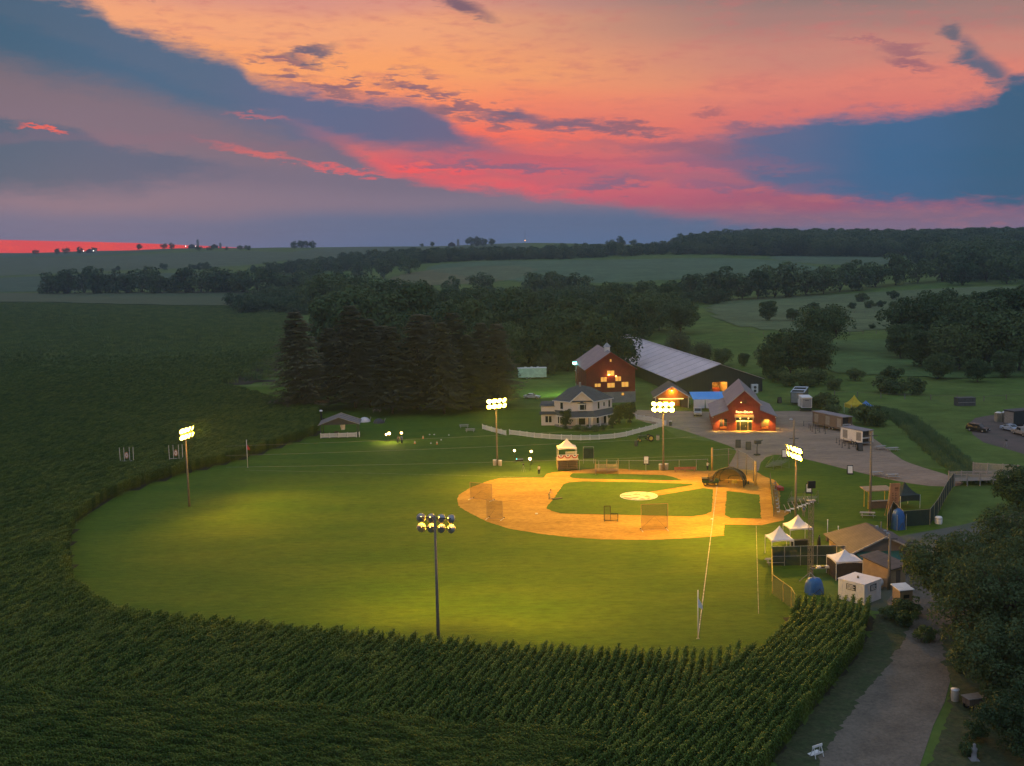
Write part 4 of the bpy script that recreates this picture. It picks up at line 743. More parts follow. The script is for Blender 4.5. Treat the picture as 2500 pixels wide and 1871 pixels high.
for i, p in enumerate([(-19.03, 249.86, 0), (-15.96, 242.46, 0), (-14.58, 248.76, 0), (-17.99, 249.73, 0), (-17.96, 238.56, 0)]):
    t = thing('marker_disc', f'small white ground marker on the lawn by the cones, {ORD[i]} in the scatter', 'marker', p, 0, 'white markers by the cones'); MB().lathe([(0.2, 0.0), (0.18, 0.06), (0.07, 0.12), (0.0, 0.12)], n=10).build('disc', WHITE, t, True); MB().tube((0, 0, 0.1), (0, 0, 0.3), 0.02, 0.02, 6).build('peg', WHITE, t)
# ================================================================ field equipment
NET = net_mat('screen_net', (0.16, 0.10, 0.06), 0.42); CHAIN = net_mat('chain_link', (0.16, 0.15, 0.12), 0.16); DNET = net_mat('cage_net', (0.014, 0.014, 0.016), 0.72); WIND = net_mat('windscreen', (0.016, 0.034, 0.03), 0.93)
def screen(loc, rz, w, h, label):
    t = thing('protective_screen', label, 'screen', loc, rz, 'protective screens on the infield'); hw = w / 2
    MB().path([(-hw, 0, 0.1), (-hw, 0, h), (hw, 0, h), (hw, 0, 0.1), (-hw, 0, 0.1)], 0.035).build('frame', TAN, t); MB().add([(-hw, 0, 0.1), (hw, 0, 0.1), (hw, 0, h), (-hw, 0, h)], [(0, 1, 2, 3)]).build('net', NET, t)
    for s in (-1, 1):
        MB().path([(s * hw * .95, -0.9, 0.08), (s * hw * .95, 0.9, 0.08)], 0.04).build('foot', WHITE, t); MB().tube((s * hw * .95, 0.9, 0.1), (s * hw * .5 * 0, 0.02, h * .55), 0.02, 0.02, 5).build('brace', TAN, t)
        MB().lathe([(0.0, -0.05), (0.13, -0.05), (0.13, 0.05), (0.0, 0.05)], (s * hw * .95, 0.9, 0.13), 8).build('wheel', RUBBER, t)
screen((*(-5.57, 182.63), 0.04), R(-27), 4.2, 2.9, 'tan netted screen farthest left on the infield clay'); screen((*(-3.12, 169.16), 0.04), R(-18), 2.6, 3.0, 'tan netted screen in front of the leftmost one, near second base'); screen((*(20.68, 160.44), 0.04), R(4), 4.0, 4.0, 'tall netted screen in front of the infield grass, right of the L-shaped one')
t = thing('pitching_screen', 'dark L-shaped pitching screen on the clay behind the infield grass', 'screen', (*(14.8, 166.62), 0.04), R(-3)); MB().path([(-1.05, 0, 0.1), (-1.05, 0, 2.35), (-0.1, 0, 2.35), (-0.1, 0, 1.15), (1.05, 0, 1.15), (1.05, 0, 0.1), (-1.05, 0, 0.1)], 0.06).build('frame', BLACK, t); MB().path([(-0.1, 0, 1.15), (-0.1, 0, 0.1)], 0.04).build('divider', BLACK, t)
MB().add([(-1.05, 0, 0.1), (-0.1, 0, 0.1), (-0.1, 0, 2.35), (-1.05, 0, 2.35), (1.05, 0, 0.1), (1.05, 0, 1.15), (-0.1, 0, 1.15)], [(0, 1, 2, 3), (1, 4, 5, 6)]).build('net', net_mat('pitch_net', (0.05, 0.04, 0.03), 0.3), t)
for s in (-1, 1): MB().path([(s, -0.6, 0.06), (s, 0.7, 0.06)], 0.05).build('foot', BLACK, t)
# batting cage round home plate
t = thing('batting_cage', 'large black arched batting cage standing behind home plate', 'batting cage', (*(38.32, 191.74), 0.04), R(-30))
prof = lambda u, w, h: (math.cos(math.pi * u) * w / 2, math.sin(math.pi * u) ** 0.75 * h)
ribs = [(-1.9, 5.6, 3.0), (-0.6, 5.5, 2.95), (0.8, 5.0, 2.5), (2.1, 4.0, 1.55), (2.9, 3.2, 0.75)]; grid = []
for i, (yy, w, h) in enumerate(ribs):
    pts = [(prof(k / 14, w, h)[0], yy, prof(k / 14, w, h)[1] + 0.08) for k in range(15)]; grid.append(pts)
    if i in (0, 1, 2, 4): MB().path(pts, 0.06 if i else 0.1).build('arch', BLACK if i else DGREY, t)
nb = MB(); nb.add([p for r_ in grid for p in r_], [(i * 15 + k, i * 15 + k + 1, (i + 1) * 15 + k + 1, (i + 1) * 15 + k) for i in range(4) for k in range(14)]); nb.build('net', DNET, t)
MB().add(grid[-1] + [(0, 2.9, 0.08)], [(k, k + 1, 15) for k in range(14)]).build('back_net', DNET, t)
for s in (-1, 1):
    MB().path([(s * 2.8, -1.9, 0.1), (s * 2.75, -0.6, 0.1), (s * 2.0, 2.1, 0.1)], 0.07).build('base_rail', BLACK, t)
    w = MB().lathe([(0.0, -0.08), (0.28, -0.08), (0.28, 0.08), (0.0, 0.08)], n=12); w.v = [(s * 2.85 + z, 0.6 + y, 0.28 + x) for x, y, z in w.v]; w.build('wheel', RUBBER, t)
    MB().path([(s * 2.8, -1.9, 0.1), (s * 3.3, -3.2, 0.1), (s * 3.3, -3.2, 1.4), (s * 2.75, -1.9, 1.4)], 0.05).build('wing_frame', BLACK, t); MB().add([(s * 2.8, -1.9, .1), (s * 3.3, -3.2, .1), (s * 3.3, -3.2, 1.4), (s * 2.75, -1.9, 1.4)], [(0, 1, 2, 3)]).build('wing_net', DNET, t)
t = thing('ball_cart', 'small yellowish ball cart at the open mouth of the batting cage', 'ball cart', (*(38.49, 190.04), 0.04), R(15)); MB().box(-0.4, 0.4, -0.3, 0.3, 0.45, 0.95).build('basket', YELLOWP, t)
for sx in (-.35, .35):
    for sy in (-.25, .25): MB().tube((sx, sy, 0), (sx, sy, 0.5), 0.03, 0.03, 5).build('leg', STEEL, t)
t = thing('rake', 'dark rake lying on the clay inside the batting cage', 'rake', (*(37.24, 192.88), 0.06), R(-20)); MB().tube((-1, 0, 0.03), (0.8, 0, 0.05), 0.02, 0.02, 5).build('handle', TAN, t); MB().box(0.75, 0.85, -0.4, 0.4, 0.0, 0.1).build('head', BLACK, t)
# utility cart
def wheel(t, x, y, r, w, rim, nm='wheel'):
    k = MB().lathe([(0.0, -w / 2), (r * .6, -w / 2), (r * .92, -w / 2), (r, -w * .3), (r, w * .3), (r * .92, w / 2), (r * .6, w / 2), (0.0, w / 2)], n=16); k.v = [(x + a, y + c, r + b) for a, b, c in k.v]; wo = k.build(nm, RUBBER, t, True)
    k = MB().lathe([(0.0, -w / 2 - .015), (r * .58, -w / 2 - .01), (r * .58, w / 2 + .01), (0.0, w / 2 + .015)], n=12); k.v = [(x + a, y + c, r + b) for a, b, c in k.v]; k.build('rim', rim, wo)
t = thing('utility_cart', 'dark green utility cart with yellow wheels parked before the batting cage', 'utility cart', (*(34.46, 190.76), 0.04), R(-8))
MB().prism([(-1.5, -.65, .55), (1.35, -.65, .5), (1.45, -.65, .95), (0.75, -.65, 1.1), (.55, -.65, .62), (-.3, -.65, .62), (-.35, -.65, .95), (-1.5, -.65, .95)], (0, 1.3, 0)).build('body', GREEND, t)
MB().box(-1.55, -0.4, -.72, .72, .96, 1.25).build('cargo_bed', BLACK, t); MB().box(-0.25, 0.3, -.6, .6, .66, .9).build('seat', DGREY, t); MB().box(-0.32, -0.2, -.6, .6, .9, 1.35).build('seat_back', DGREY, t)
MB().prism([(1.45, -.55, .96), (0.75, -.6, 1.11), (0.78, -.6, 1.15), (1.46, -.55, 1.0)], (0, 1.15, 0)).build('hood', GREEND, t)
for s in (-1, 1): MB().path([(0.7, s * .62, 1.1), (0.45, s * .62, 1.85), (-0.3, s * .62, 1.85), (-0.35, s * .62, .95)], 0.03).build('roll_bar', BLACK, t); MB().box(1.42, 1.48, s * .35 - .1, s * .35 + .1, .7, .85).build('headlight', WHITE, t)
MB().path([(0.5, -.3, 1.05), (0.3, -.3, 1.25)], 0.03).build('steering_column', BLACK, t)
for sx in (-0.95, 0.95):
    for sy in (-.62, .62): wheel(t, sx, sy, .33, .28, YELLOWP)
# backstop and chain-link fence
t = thing('backstop', 'wire backstop on two thick yellow wooden posts behind home plate', 'backstop', (0, 0, 0)); bp = [(37.01, 203.44), (40.25, 204.26), (41.7, 202.96), (42.42, 198.77), (42.44, 193.06), (42.13, 189.76)]
for i, (x, y) in enumerate(bp): MB().tube((x, y, 0), (x, y, 4.3 if i in (0, 5) else 4.0), 0.19 if i in (0, 5) else 0.09, None, 10).build('post', mat('yellow_post', (0.55, 0.36, 0.12), (0.45, 0.28, 0.1), 0.8, 3) if i in (0, 5) else POLE, t, True)
for a, b in zip(bp[:-1], bp[1:]): MB().tube((*a, 3.9), (*b, 3.9), 0.025, 0.025, 5).build('wire', STEEL, t); MB().add([(*a, 0.1), (*b, 0.1), (*b, 3.9), (*a, 3.9)], [(0, 1, 2, 3)]).build('mesh', CHAIN, t)
def chain_fence(name, label, pts, h, cover=None, rail=STEEL, post=0.045, cat='fence', mid=False, group=None):
    t = thing(name, label, cat, (*pts[0], 0), 0, group); o = Vector(pts[0]); L_ = [Vector(p) - o for p in pts]
    for p in L_: MB().tube((p.x, p.y, 0), (p.x, p.y, h + 0.05), post, post, 6).build('post', rail, t)
    for a, b in zip(L_[:-1], L_[1:]):
        MB().tube((a.x, a.y, h), (b.x, b.y, h), 0.035, 0.035, 5).build('rail', rail, t)
        if mid: MB().tube((a.x, a.y, h * .5), (b.x, b.y, h * .5), 0.03, 0.03, 5).build('mid_rail', rail, t)
        MB().add([(a.x, a.y, 0.04), (b.x, b.y, 0.04), (b.x, b.y, h), (a.x, a.y, h)], [(0, 1, 2, 3)]).build('mesh', cover or CHAIN, t)
    return t
chain_fence('chain_link_fence', 'thin chain-link fence along the first-base side from booth to backstop', [(12.41, 205.56), (15.98, 204.81), (19.26, 204.48), (21.66, 204.62), (24.72, 203.92), (27.88, 203.99), (30.96, 204.05), (34.19, 204.11), (36.36, 204.27)], 2.0)
# seats
def bleacher(loc, rz, w, rows_, label, m_=STEEL, group='small metal bleachers'):
    t = thing('bleacher', label, 'bleacher', loc, rz, group)
    for k in range(rows_): MB().box(-w / 2, w / 2, k * .6, k * .6 + .26, .42 + k * .36, .46 + k * .36).build('seat_plank', m_, t); MB().box(-w / 2, w / 2, k * .6 - .32, k * .6 - .06, .1 + k * .36, .14 + k * .36).build('foot_plank', m_, t)
    for x in (-w / 2 + .1, 0, w / 2 - .1): MB().path([(x, -.3, 0), (x, rows_ * .6, 0), (x, rows_ * .6 - .2, .42 + rows_ * .36 + .7), (x, -.2, .4)], 0.04).build('frame', m_, t)
    return t
bleacher((17.32, 204.29, 0), R(178), 4.4, 5, 'brownish metal bleacher seen from behind, right of the announcer booth', mat('worn_steel', (0.30, 0.22, 0.16), (0.24, 0.18, 0.13), .6, 2))
t = thing('scoreboard_frame', 'dark green framed board behind the fence between booth and bleacher', 'board', (14.6, 212.51, 0)); MB().box(-1.0, 1.0, -.05, .05, 1.0, 3.0).build('panel', DSCREEN, t); MB().path([(-1.0, 0, 0), (-1.0, 0, 3.3), (1.0, 0, 3.3), (1.0, 0, 0)], 0.05).build('frame', STEEL, t)
def bench(loc, rz, w, label, m_, back=True, group='benches round the ball field'):
    t = thing('bench', label, 'bench', loc, rz, group); MB().box(-w / 2, w / 2, -.2, .2, .42, .48).build('seat', m_, t)
    if back: MB().box(-w / 2, w / 2, .2, .25, .6, .95).build('backrest', m_, t)
    for x in (-w / 2 + .2, 0, w / 2 - .2): MB().box(x - .05, x + .05, -.18, .25, 0, .42).build('leg', m_, t)
REDBENCH = mat('red_brown_wood', (0.33, 0.12, 0.075), (0.26, 0.095, 0.06), .8, 2)
bench((31.84, 202.82, 0), R(179), 4.0, 'long red-brown bench against the first-base fence', REDBENCH)
# third-base dugout fence with its row of seats
a_, b_ = (44.81, 190.44), (39.99, 167.37)
t = chain_fence('dugout_fence', 'dark screened dugout fence on the third-base side with seats behind', [a_, tuple(np.array(a_) * .66 + np.array(b_) * .34), tuple(np.array(a_) * .33 + np.array(b_) * .67), b_], 2.0, WIND, DGREY, .06)
for i in range(9):
    f = (i + .5) / 9; p = np.array(a_) * (1 - f) + np.array(b_) * f
    s = thing('folding_chair', f'pale folding seat in the row behind the dugout fence, {ORD[i]} from the far end', 'chair', (p[0] + .75, p[1], .04), R(-90 + rng.uniform(-8, 8)), 'seats behind the dugout fence'); MB().box(-.22, .22, -.2, .2, .42, .46).build('seat', WHITE if i > 4 else STEEL, s); MB().box(-.22, .22, .18, .22, .5, .85).build('backrest', WHITE if i > 4 else STEEL, s)
    for x in (-.2, .2): MB().path([(x, -.18, 0), (x, .2, .8)], .015).build('leg', STEEL, s)
t = thing('cooler', 'bright red cooler at the edge of the third-base clay', 'cooler', (*(45.33, 185.77), .04), R(10)); MB().box(-.45, .45, -.8, .8, .05, .5).build('body', REDP, t); MB().box(-.47, .47, -.82, .82, .5, .6).build('lid', REDP, t)
for i, p in enumerate([(42.68, 169.8, 0), (43.58, 170.81, 0), (44.42, 171.56, 0), (45.2, 172.32, 0), (45.99, 173.09, 0), (46.92, 174.14, 0), (47.72, 174.92, 0)]):
    t = thing('lawn_chair', f'pale reclining lawn chair in the row by the side-on floodlight pole, {ORD[i]} from the left', 'chair', p, R(80), 'pale lawn chairs in a row'); MB().box(-.35, .35, -.5, .1, .35, .4).build('seat', WHITE, t); MB().slab([(-.35, .1, .38), (.35, .1, .38), (.35, .5, 1.25), (-.35, .5, 1.25)], .05).build('backrest', mat('pink_white', (0.62, 0.5, 0.46), None, .7, 2), t)
    for x in (-.33, .33): MB().path([(x, -.48, 0), (x, -.48, .37), (x, .15, .37), (x, .45, 0)], .025).build('frame', WHITE, t)
bleacher((46.68, 176.75, 0), R(185), 4.6, 3, 'low grey-green bleacher beside the row of pale lawn chairs', mat('green_steel', (0.16, 0.19, 0.15), None, .6, 2))
bleacher((49.14, 205.68, 0), R(200), 3.6, 4, 'dim metal bleacher on the lawn right of the backstop', mat('green_steel', (0.16, 0.19, 0.15), None, .6, 2))


# ================================================================ buildings
def wall(t, x0, x1, y0, y1, z0, z1, m_, nm='wall'): return MB().box(x0, x1, y0, y1, z0, z1).build(nm, m_, t)
def window(t, x, z, w, h, y, pane, frame=WHITE, mull=1, sill=True, fr=0.08):
    """a window on the front (y = const, facing -y): frame proud of the wall, pane set back in it"""
    f = MB(); f.box(x - w / 2 - fr, x - w / 2, y - .06, y + .05, z - h / 2, z + h / 2); f.box(x + w / 2, x + w / 2 + fr, y - .06, y + .05, z - h / 2, z + h / 2); f.box(x - w / 2 - fr, x + w / 2 + fr, y - .065, y + .05, z + h / 2, z + h / 2 + fr); f.box(x - w / 2 - fr - .04, x + w / 2 + fr + .04, y - .1, y + .05, z - h / 2 - fr, z - h / 2)
    for k in range(mull): u = x - w / 2 + w * (k + 1) / (mull + 1); f.box(u - .04, u + .04, y - .045, y + .03, z - h / 2 + .002, z + h / 2 - .002)
    o = f.build('window', frame, t); MB().box(x - w / 2, x + w / 2, y - .025, y + .02, z - h / 2, z + h / 2).build('pane', pane, o); return o
def gable_wall(t, w, e, p, y, th, m_, nm='gable_wall', z0=0.0, xc=0.0): return MB().prism([(xc - w / 2, y, z0), (xc + w / 2, y, z0), (xc + w / 2, y, e), (xc, y, p), (xc - w / 2, y, e)], (0, th, 0)).build(nm, m_, t)
def roof_side(t, s, w, e, p, y0, y1, m_, over=.35, th=.16, n=1, nm='roof_panel', rib=None, xc=0.0):
    k = (p - e) / (w / 2); xe = w / 2 + over; ze = e - over * k; L_ = (y1 - y0) / n
    for i in range(n):
        a = y0 + i * L_ + (0.0 if n == 1 else .02); b = y0 + (i + 1) * L_ - (0.0 if n == 1 else .02)
        ro = MB().slab([(xc, a, p + th), (xc + s * xe, a, ze + th), (xc + s * xe, b, ze + th), (xc, b, p + th)], th).build(nm, m_, t)
        if rib: q = MB().slab([(xc, a - .12, p + th + .05), (xc + s * xe, a - .12, ze + th + .05), (xc + s * xe, a + .12, ze + th + .05), (xc, a + .12, p + th + .05)], .06).build('seam', rib, ro)
def tex(s, loc, size, m_, parent, rx=R(90), depth=.02, name='lettering', rz=0.0):
    c = bpy.data.curves.new(name, 'FONT'); c.body = s; c.size = size; c.extrude = depth; c.align_x = 'CENTER'; c.align_y = 'CENTER'; o = bpy.data.objects.new(name, c); COL.objects.link(o)
    dg = bpy.context.evaluated_depsgraph_get(); me = bpy.data.meshes.new_from_object(o.evaluated_get(dg)); bpy.data.objects.remove(o); q = link(name, me, m_, parent); q.location = loc; q.rotation_euler = (rx, 0, rz); return q
def lamp(t, loc, power, col, r=.12, kind='POINT', spot=None, aim=None):
    ld = bpy.data.lights.new('lamp_light', kind); ld.energy = power; ld.color = col; ld.shadow_soft_size = r
    if spot: ld.spot_size = R(spot); ld.spot_blend = .6
    lo = bpy.data.objects.new('lamp_light', ld); COL.objects.link(lo); lo.parent = t; lo.location = loc
    if aim is not None: lo.rotation_euler = aim
    return lo
WARM = (1.0, 0.5, 0.09)
# ---- long dark barn with the pale metal roof
t = thing('long_barn', 'very long dark barn with pale ribbed metal roof and one lit doorway', 'barn', (58.4, 309.4, 0), .135); Wb, Eb, Pb, Lb = 25.0, 3.9, 8.3, 110.0
for (a, b, z) in ((-12.5, -2.2, 0), (2.2, 12.5, 0)): MB().prism([(a, 0, 0), (b, 0, 0), (b, 0, Eb if b > 12 else 3.3 + .001), (b if b < 0 else a, 0, 3.3), (a, 0, Eb if a < -12 else 3.3)] if False else [(a, 0, 0), (b, 0, 0), (b, 0, 3.3), (a, 0, 3.3)], (0, .25, 0)).build('gable_wall', DARKWALL, t)
MB().prism([(-12.5, 0, 3.3), (12.5, 0, 3.3), (12.5, 0, Eb), (0, 0, Pb), (-12.5, 0, Eb)], (0, .25, 0)).build('gable_wall', DARKWALL, t)
for s in (-1, 1):
    MB().box(min(s * 12.5, s * 12.3), max(s * 12.5, s * 12.3), .25, Lb, 0, Eb).build('side_wall', DARKWALL, t); roof_side(t, s, Wb, Eb, Pb, -.5, Lb, PALEROOF, .4, .12, 16, rib=mat('roof_seam', (0.40, 0.37, 0.38), None, .5, 1))
MB().box(-12.3, 12.3, Lb - .2, Lb, 0, Eb).build('back_wall', DARKWALL, t)
MB().box(-.3, .3, -.52, Lb, Pb + .13, Pb + .24).build('ridge_cap', PALEROOF, t)
d = MB().box(-2.2, 2.2, 7.0, 7.2, 0, 3.3).build('doorway', mat('barn_interior', (0.5, 0.36, 0.2), (0.2, 0.13, 0.06), .8, 1.2), t); MB().box(-2.2, 2.2, .3, 7.0, 3.3, 3.4).build('ceiling', TAN, d); MB().box(-2.35, -2.2, .25, 7.0, 0, 3.3).build('partition', TAN, d); MB().box(2.2, 2.35, .25, 7.0, 0, 3.3).build('partition', TAN, d); MB().box(-2.2, 2.2, .1, 7.0, .01, .05).build('floor', STONE, d)
for z in (.9, 1.7, 2.5): MB().box(-1.9, 1.6, 5.6, 6.3, z, z + .08).build('shelf', BROWN, d)
MB().box(-.8, 1.2, 3.5, 5.0, .05, 1.1).build('crate', REDW, d); lamp(t, (0, 1.8, 3.0), 700, WARM, .3); lamp(t, (0, 5.0, 3.0), 500, WARM, .3)
t = thing('cooling_unit', 'small pale box with round vents against the dark barn gable', 'cooling unit', (67.99, 308.43, 0), .1); MB().box(-.9, .9, -.5, .5, 0, 2.6).build('casing', WHITE, t)
for z in (.8, 1.8): MB().lathe([(0.0, 0), (.4, 0), (.4, .05)], n=12).build('vent', DGREY, t).rotation_euler = (R(90), 0, 0); t.children[-1].location = (0, -.51, z)
# ---- red bank barn
t = thing('red_barn', 'tall red barn with glowing windows, grey foundation and white cupola', 'barn', (26.5, 295.2, 0), .075); Wb, Eb, Pb, Lb = 13.2, 9.3, 13.7, 22.0
MB().box(-6.6, 6.6, .02, Lb, 0, 3.0).build('foundation', STONE, t); gable_wall(t, Wb, Eb, Pb, 0, .25, RED, z0=3.0)
for s in (-1, 1): MB().box(min(s * 6.6, s * 6.35), max(s * 6.6, s * 6.35), .25, Lb, 3.0, Eb).build('side_wall', RED, t); roof_side(t, s, Wb, Eb, Pb, -.5, Lb + .4, GREYROOF, .55, .16); MB().slab([(0, -.62, Pb + .1), (s * 7.15, -.62, Eb - .3), (s * 7.15, -.5, Eb - .3), (0, -.5, Pb + .1)], .22).build('rake_board', REDW, t)
gable_wall(t, Wb, Eb, Pb, Lb - .25, .25, RED, 'back_wall', z0=3.0)
for (x0, x1, y0, y1, n) in ((1240, 1360, 575, 655, 1), (1130, 1230, 680, 755, 1), (1380, 1475, 675, 750, 1), (1025, 1125, 785, 838, 1), (1240, 1365, 780, 855, 1), (1485, 1600, 770, 850, 1), (1287, 1315, 385, 425, 0), (1485, 1525, 950, 990, 0)):
    window(t, ((x0 + x1) / 2 - 1300) * .0158, 13.7 - ((y0 + y1) / 2 - 270) * .0162, (x1 - x0) * .0158, (y1 - y0) * .0162, 0, WARMWIN, mat('red_trim', (0.16, 0.05, 0.03), None, .7, 2), n * 2 - (n > 0))
c = MB().box(-.7, .7, 5.2, 6.6, Pb - .4, Pb + 1.0).build('cupola', WHITE, t); MB().lathe([(1.15, Pb + 1.0), (.75, Pb + 1.4), (.3, Pb + 1.9), (0, Pb + 2.1)], (0, 5.9, 0), 4).build('cupola_roof', STEEL, c); MB().tube((0, 5.9, Pb + 2.0), (0, 5.9, Pb + 3.0), .04, .02, 5).build('finial', STEEL, c)
for (x, z, pw) in ((-.55, 7.75, 160), (1.35, 7.3, 12)): l_ = MB().lathe([(0, .16), (.17, .05), (.2, -.1), (0, -.16)], (x, -.35, z), 10).build('wall_lamp', LAMPW, t, True); lamp(t, (x, -.6, z - .1), pw, WARM, .1)
MB().box(6.6, 6.85, .6, 9, 0, 3.4).build('ramp_wall', STONE, t)
# ---- gable shed lit orange inside its porch
t = thing('lit_shed', 'small gabled shed with glowing orange front beside the pale barn roof', 'shed', (41.2, 283.4, 0), -.06); Wb, Eb, Pb, Lb = 8.6, 3.0, 5.7, 11.0
OW = mat('shed_lamplit_boards', (0.50, 0.22, 0.08), (0.40, 0.17, 0.06), .75, 1.5, stripe=((1, 0, 0), .3, .72))  # orange lamp glow put into the board colour
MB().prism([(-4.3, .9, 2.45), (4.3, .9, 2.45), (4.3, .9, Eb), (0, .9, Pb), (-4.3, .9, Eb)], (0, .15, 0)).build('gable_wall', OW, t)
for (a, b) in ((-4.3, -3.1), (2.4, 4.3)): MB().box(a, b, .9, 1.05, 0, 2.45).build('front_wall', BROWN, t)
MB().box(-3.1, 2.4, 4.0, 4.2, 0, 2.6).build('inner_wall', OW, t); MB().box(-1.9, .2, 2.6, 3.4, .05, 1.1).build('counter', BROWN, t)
for k, x in enumerate((-2.6, -1.7, -.8, .1, 1.0, 1.9)): MB().box(x - .3, x + .3, 3.88, 3.97, .5, 1.5 + .3 * (k % 2)).build('shelf', TAN, t)
for s in (-1, 1): MB().box(min(s * 4.3, s * 4.15), max(s * 4.3, s * 4.15), 1.05, Lb, 0, Eb).build('side_wall', BROWN, t); roof_side(t, s, Wb, Eb, Pb, -.2, Lb + .2, BROWNROOF, .5, .15); MB().slab([(0, -.3, Pb + .14), (s * 4.8, -.3, Eb - .14), (s * 4.8, -.2, Eb - .14), (0, -.2, Pb + .14)], .2).build('rake_board', WHITE, t); MB().box(s * 4.2 - .1, s * 4.2 + .1, 0, .2, 0, 2.9).build('porch_post', WHITE, t)
MB().box(-4.3, 4.3, Lb - .15, Lb, 0, Eb).build('back_wall', BROWN, t)
MB().box(-3.4, 3.0, .62, .8, 2.3, 2.42).build('strip_light', mat('strip_lamp', (0.9, .8, .5), None, .4, 1, emit=(1.0, .72, .2), es=3.0), t); l_ = MB().lathe([(0, .1), (.18, 0), (.14, -.12), (0, -.14)], (0, .6, 4.55), 10).build('gable_lamp', LAMPW, t, True); lamp(t, (0, .25, 4.3), 420, (1.0, .40, .04), .15); lamp(t, (-.4, 2.2, 2.3), 500, WARM, .2)
# ---- red shop with the lit name
t = thing('red_shop', 'red board shop with grey roofs and a glowing sign over glass doors', 'shop', (52.05, 246.5, 0), -.14)
MB().prism([(-6.95, 0, 0), (-1.75, 0, 0), (-1.75, 0, 3.0), (1.75, 0, 3.0), (1.75, 0, 0), (6.95, 0, 0), (6.95, 0, 3.3), (3.5, 0, 4.7), (3.5, 0, 6.2), (0, 0, 9.3), (-3.5, 0, 6.2), (-3.5, 0, 4.7), (-6.95, 0, 3.3)], (0, .25, 0)).build('front_wall', REDW, t)
for s in (-1, 1):
    MB().box(min(s * 6.95, s * 6.7), max(s * 6.95, s * 6.7), .25, 20, 0, 3.3).build('side_wall', REDW, t); MB().box(min(s * 3.5, s * 3.25), max(s * 3.5, s * 3.25), .25, 20, 4.0, 6.2).build('clerestory_wall', REDW, t)
    roof_side(t, s, 7.0, 6.2, 9.3, -.5, 20.4, GREYROOF, .45, .15); MB().slab([(s * 3.5, -.45, 4.85), (s * 7.4, -.45, 3.28), (s * 7.4, 20.4, 3.28), (s * 3.5, 20.4, 4.85)], .14).build('lean_to_roof', GREYROOF, t)
    MB().slab([(0, -.6, 9.42), (s * 3.98, -.6, 5.9), (s * 3.98, -.5, 5.9), (0, -.5, 9.42)], .2).build('rake_board', mat('pale_trim', (.45, .4, .4), None, .6, 2), t)
    window(t, s * 4.6, 1.9, 1.6, 1.7, 0, mat('dim_window', (.10, .075, .035), (.16, .12, .06), .3, 1.0) if s > 0 else GLASS, REDW, 1); MB().box(s * 4.6 - .75, s * 4.6 + .75, -.3, -.02, .55, .9).build('flower_box', ORANGEP, t)
    MB().box(s * 6.9 - .08, s * 6.9 + .08, -.2, -.02, 3.0, 3.2).build('spot_housing', WHITE, t); lamp(t, (s * 5.0, -.55, 2.9), 1500, (1.0, .62, .1), .1, 'SPOT', 110, (R(12), 0, 0))
MB().box(-6.7, 6.7, 19.8, 20, 0, 3.3).build('back_wall', REDW, t)
for x in (-1.75, -.85, .85, 1.75): MB().box(x - .07, x + .07, .02, .2, 0, 2.95).build('door_post', mat('bronze_frame', (.30, .2, .12), None, .5, 2), t)
g_ = MB().box(-1.7, 1.7, .1, .14, 0.05, 2.9).build('glass_door', GLASS, t); MB().box(-1.7, 1.7, .05, .1, 2.15, 2.3).build('door_rail', WHITE, g_); MB().box(.3, .36, .04, .09, .9, 1.2).build('handle', STEEL, g_)
MB().box(-.75, .2, .04, .085, 2.32, 2.42).build('notice', WHITE, g_)
aw = MB().slab([(-2.1, -.02, 3.75), (2.1, -.02, 3.75), (2.15, -1.1, 3.2), (-2.15, -1.1, 3.2)], .08).build('awning', mat('tan_awning', (.62, .45, .18), None, .6, 1.5), t)
for s in (-1, 1): MB().tube((s * 1.95, -.05, 2.2), (s * 1.95, -1.0, 3.15), .05, .05, 6).build('bracket', WHITE, aw)
SIGNL = mat('sign_letters', (.9, .8, .5), None, .4, 1, emit=(1.0, .72, .25), es=4.0)
for (s_, x, sz) in (('F', -1.68, .72), ('IELD', -1.02, .5), ('OF', -.28, .34), ('D', .22, .72), ('REAMS', 1.1, .5)): tex(s_, (x, -.1, 4.3 + (0 if sz > .6 else -.06)), sz, SIGNL, t, name='sign_letter')
lamp(t, (-1.3, -.55, 4.05), 34, (1.0, .45, .03), .08); lamp(t, (0, -.55, 4.05), 34, (1.0, .45, .03), .08); lamp(t, (1.3, -.55, 4.05), 34, (1.0, .45, .03), .08); lamp(t, (-.9, -.7, 2.85), 1500, (1.0, .58, .06), .1, 'SPOT', 115, (R(18), 0, 0)); lamp(t, (.9, -.7, 2.85), 1500, (1.0, .58, .06), .1, 'SPOT', 115, (R(18), 0, 0)); lamp(t, (0, -.5, 3.0), 50, (1.0, .62, .08), .1)
for x in (-.9, .9): MB().lathe([(0, .12), (.1, .05), (.12, -.12), (0, -.18)], (x, -.5, 3.0), 8).build('pendant_lamp', LAMPW, t, True)
MB().box(-.5, .5, -.04, .0, 6.2, 7.0).build('loft_hatch', mat('red_trim', (0.16, 0.05, 0.03), None, .7, 2), t); MB().lathe([(0, .1), (.1, 0), (0, -.1)], (-.7, -.2, 6.5), 8).build('gable_bulb', LAMPW, t, True)
for k in range(5): MB().box(7.1, 8.2, .4 + k * .9, 1.0 + k * .9, 0.02, .1).build('step', TAN, t)
lamp(t, (7.4, 1.5, 2.6), 250, (1.0, .66, .12), .1)
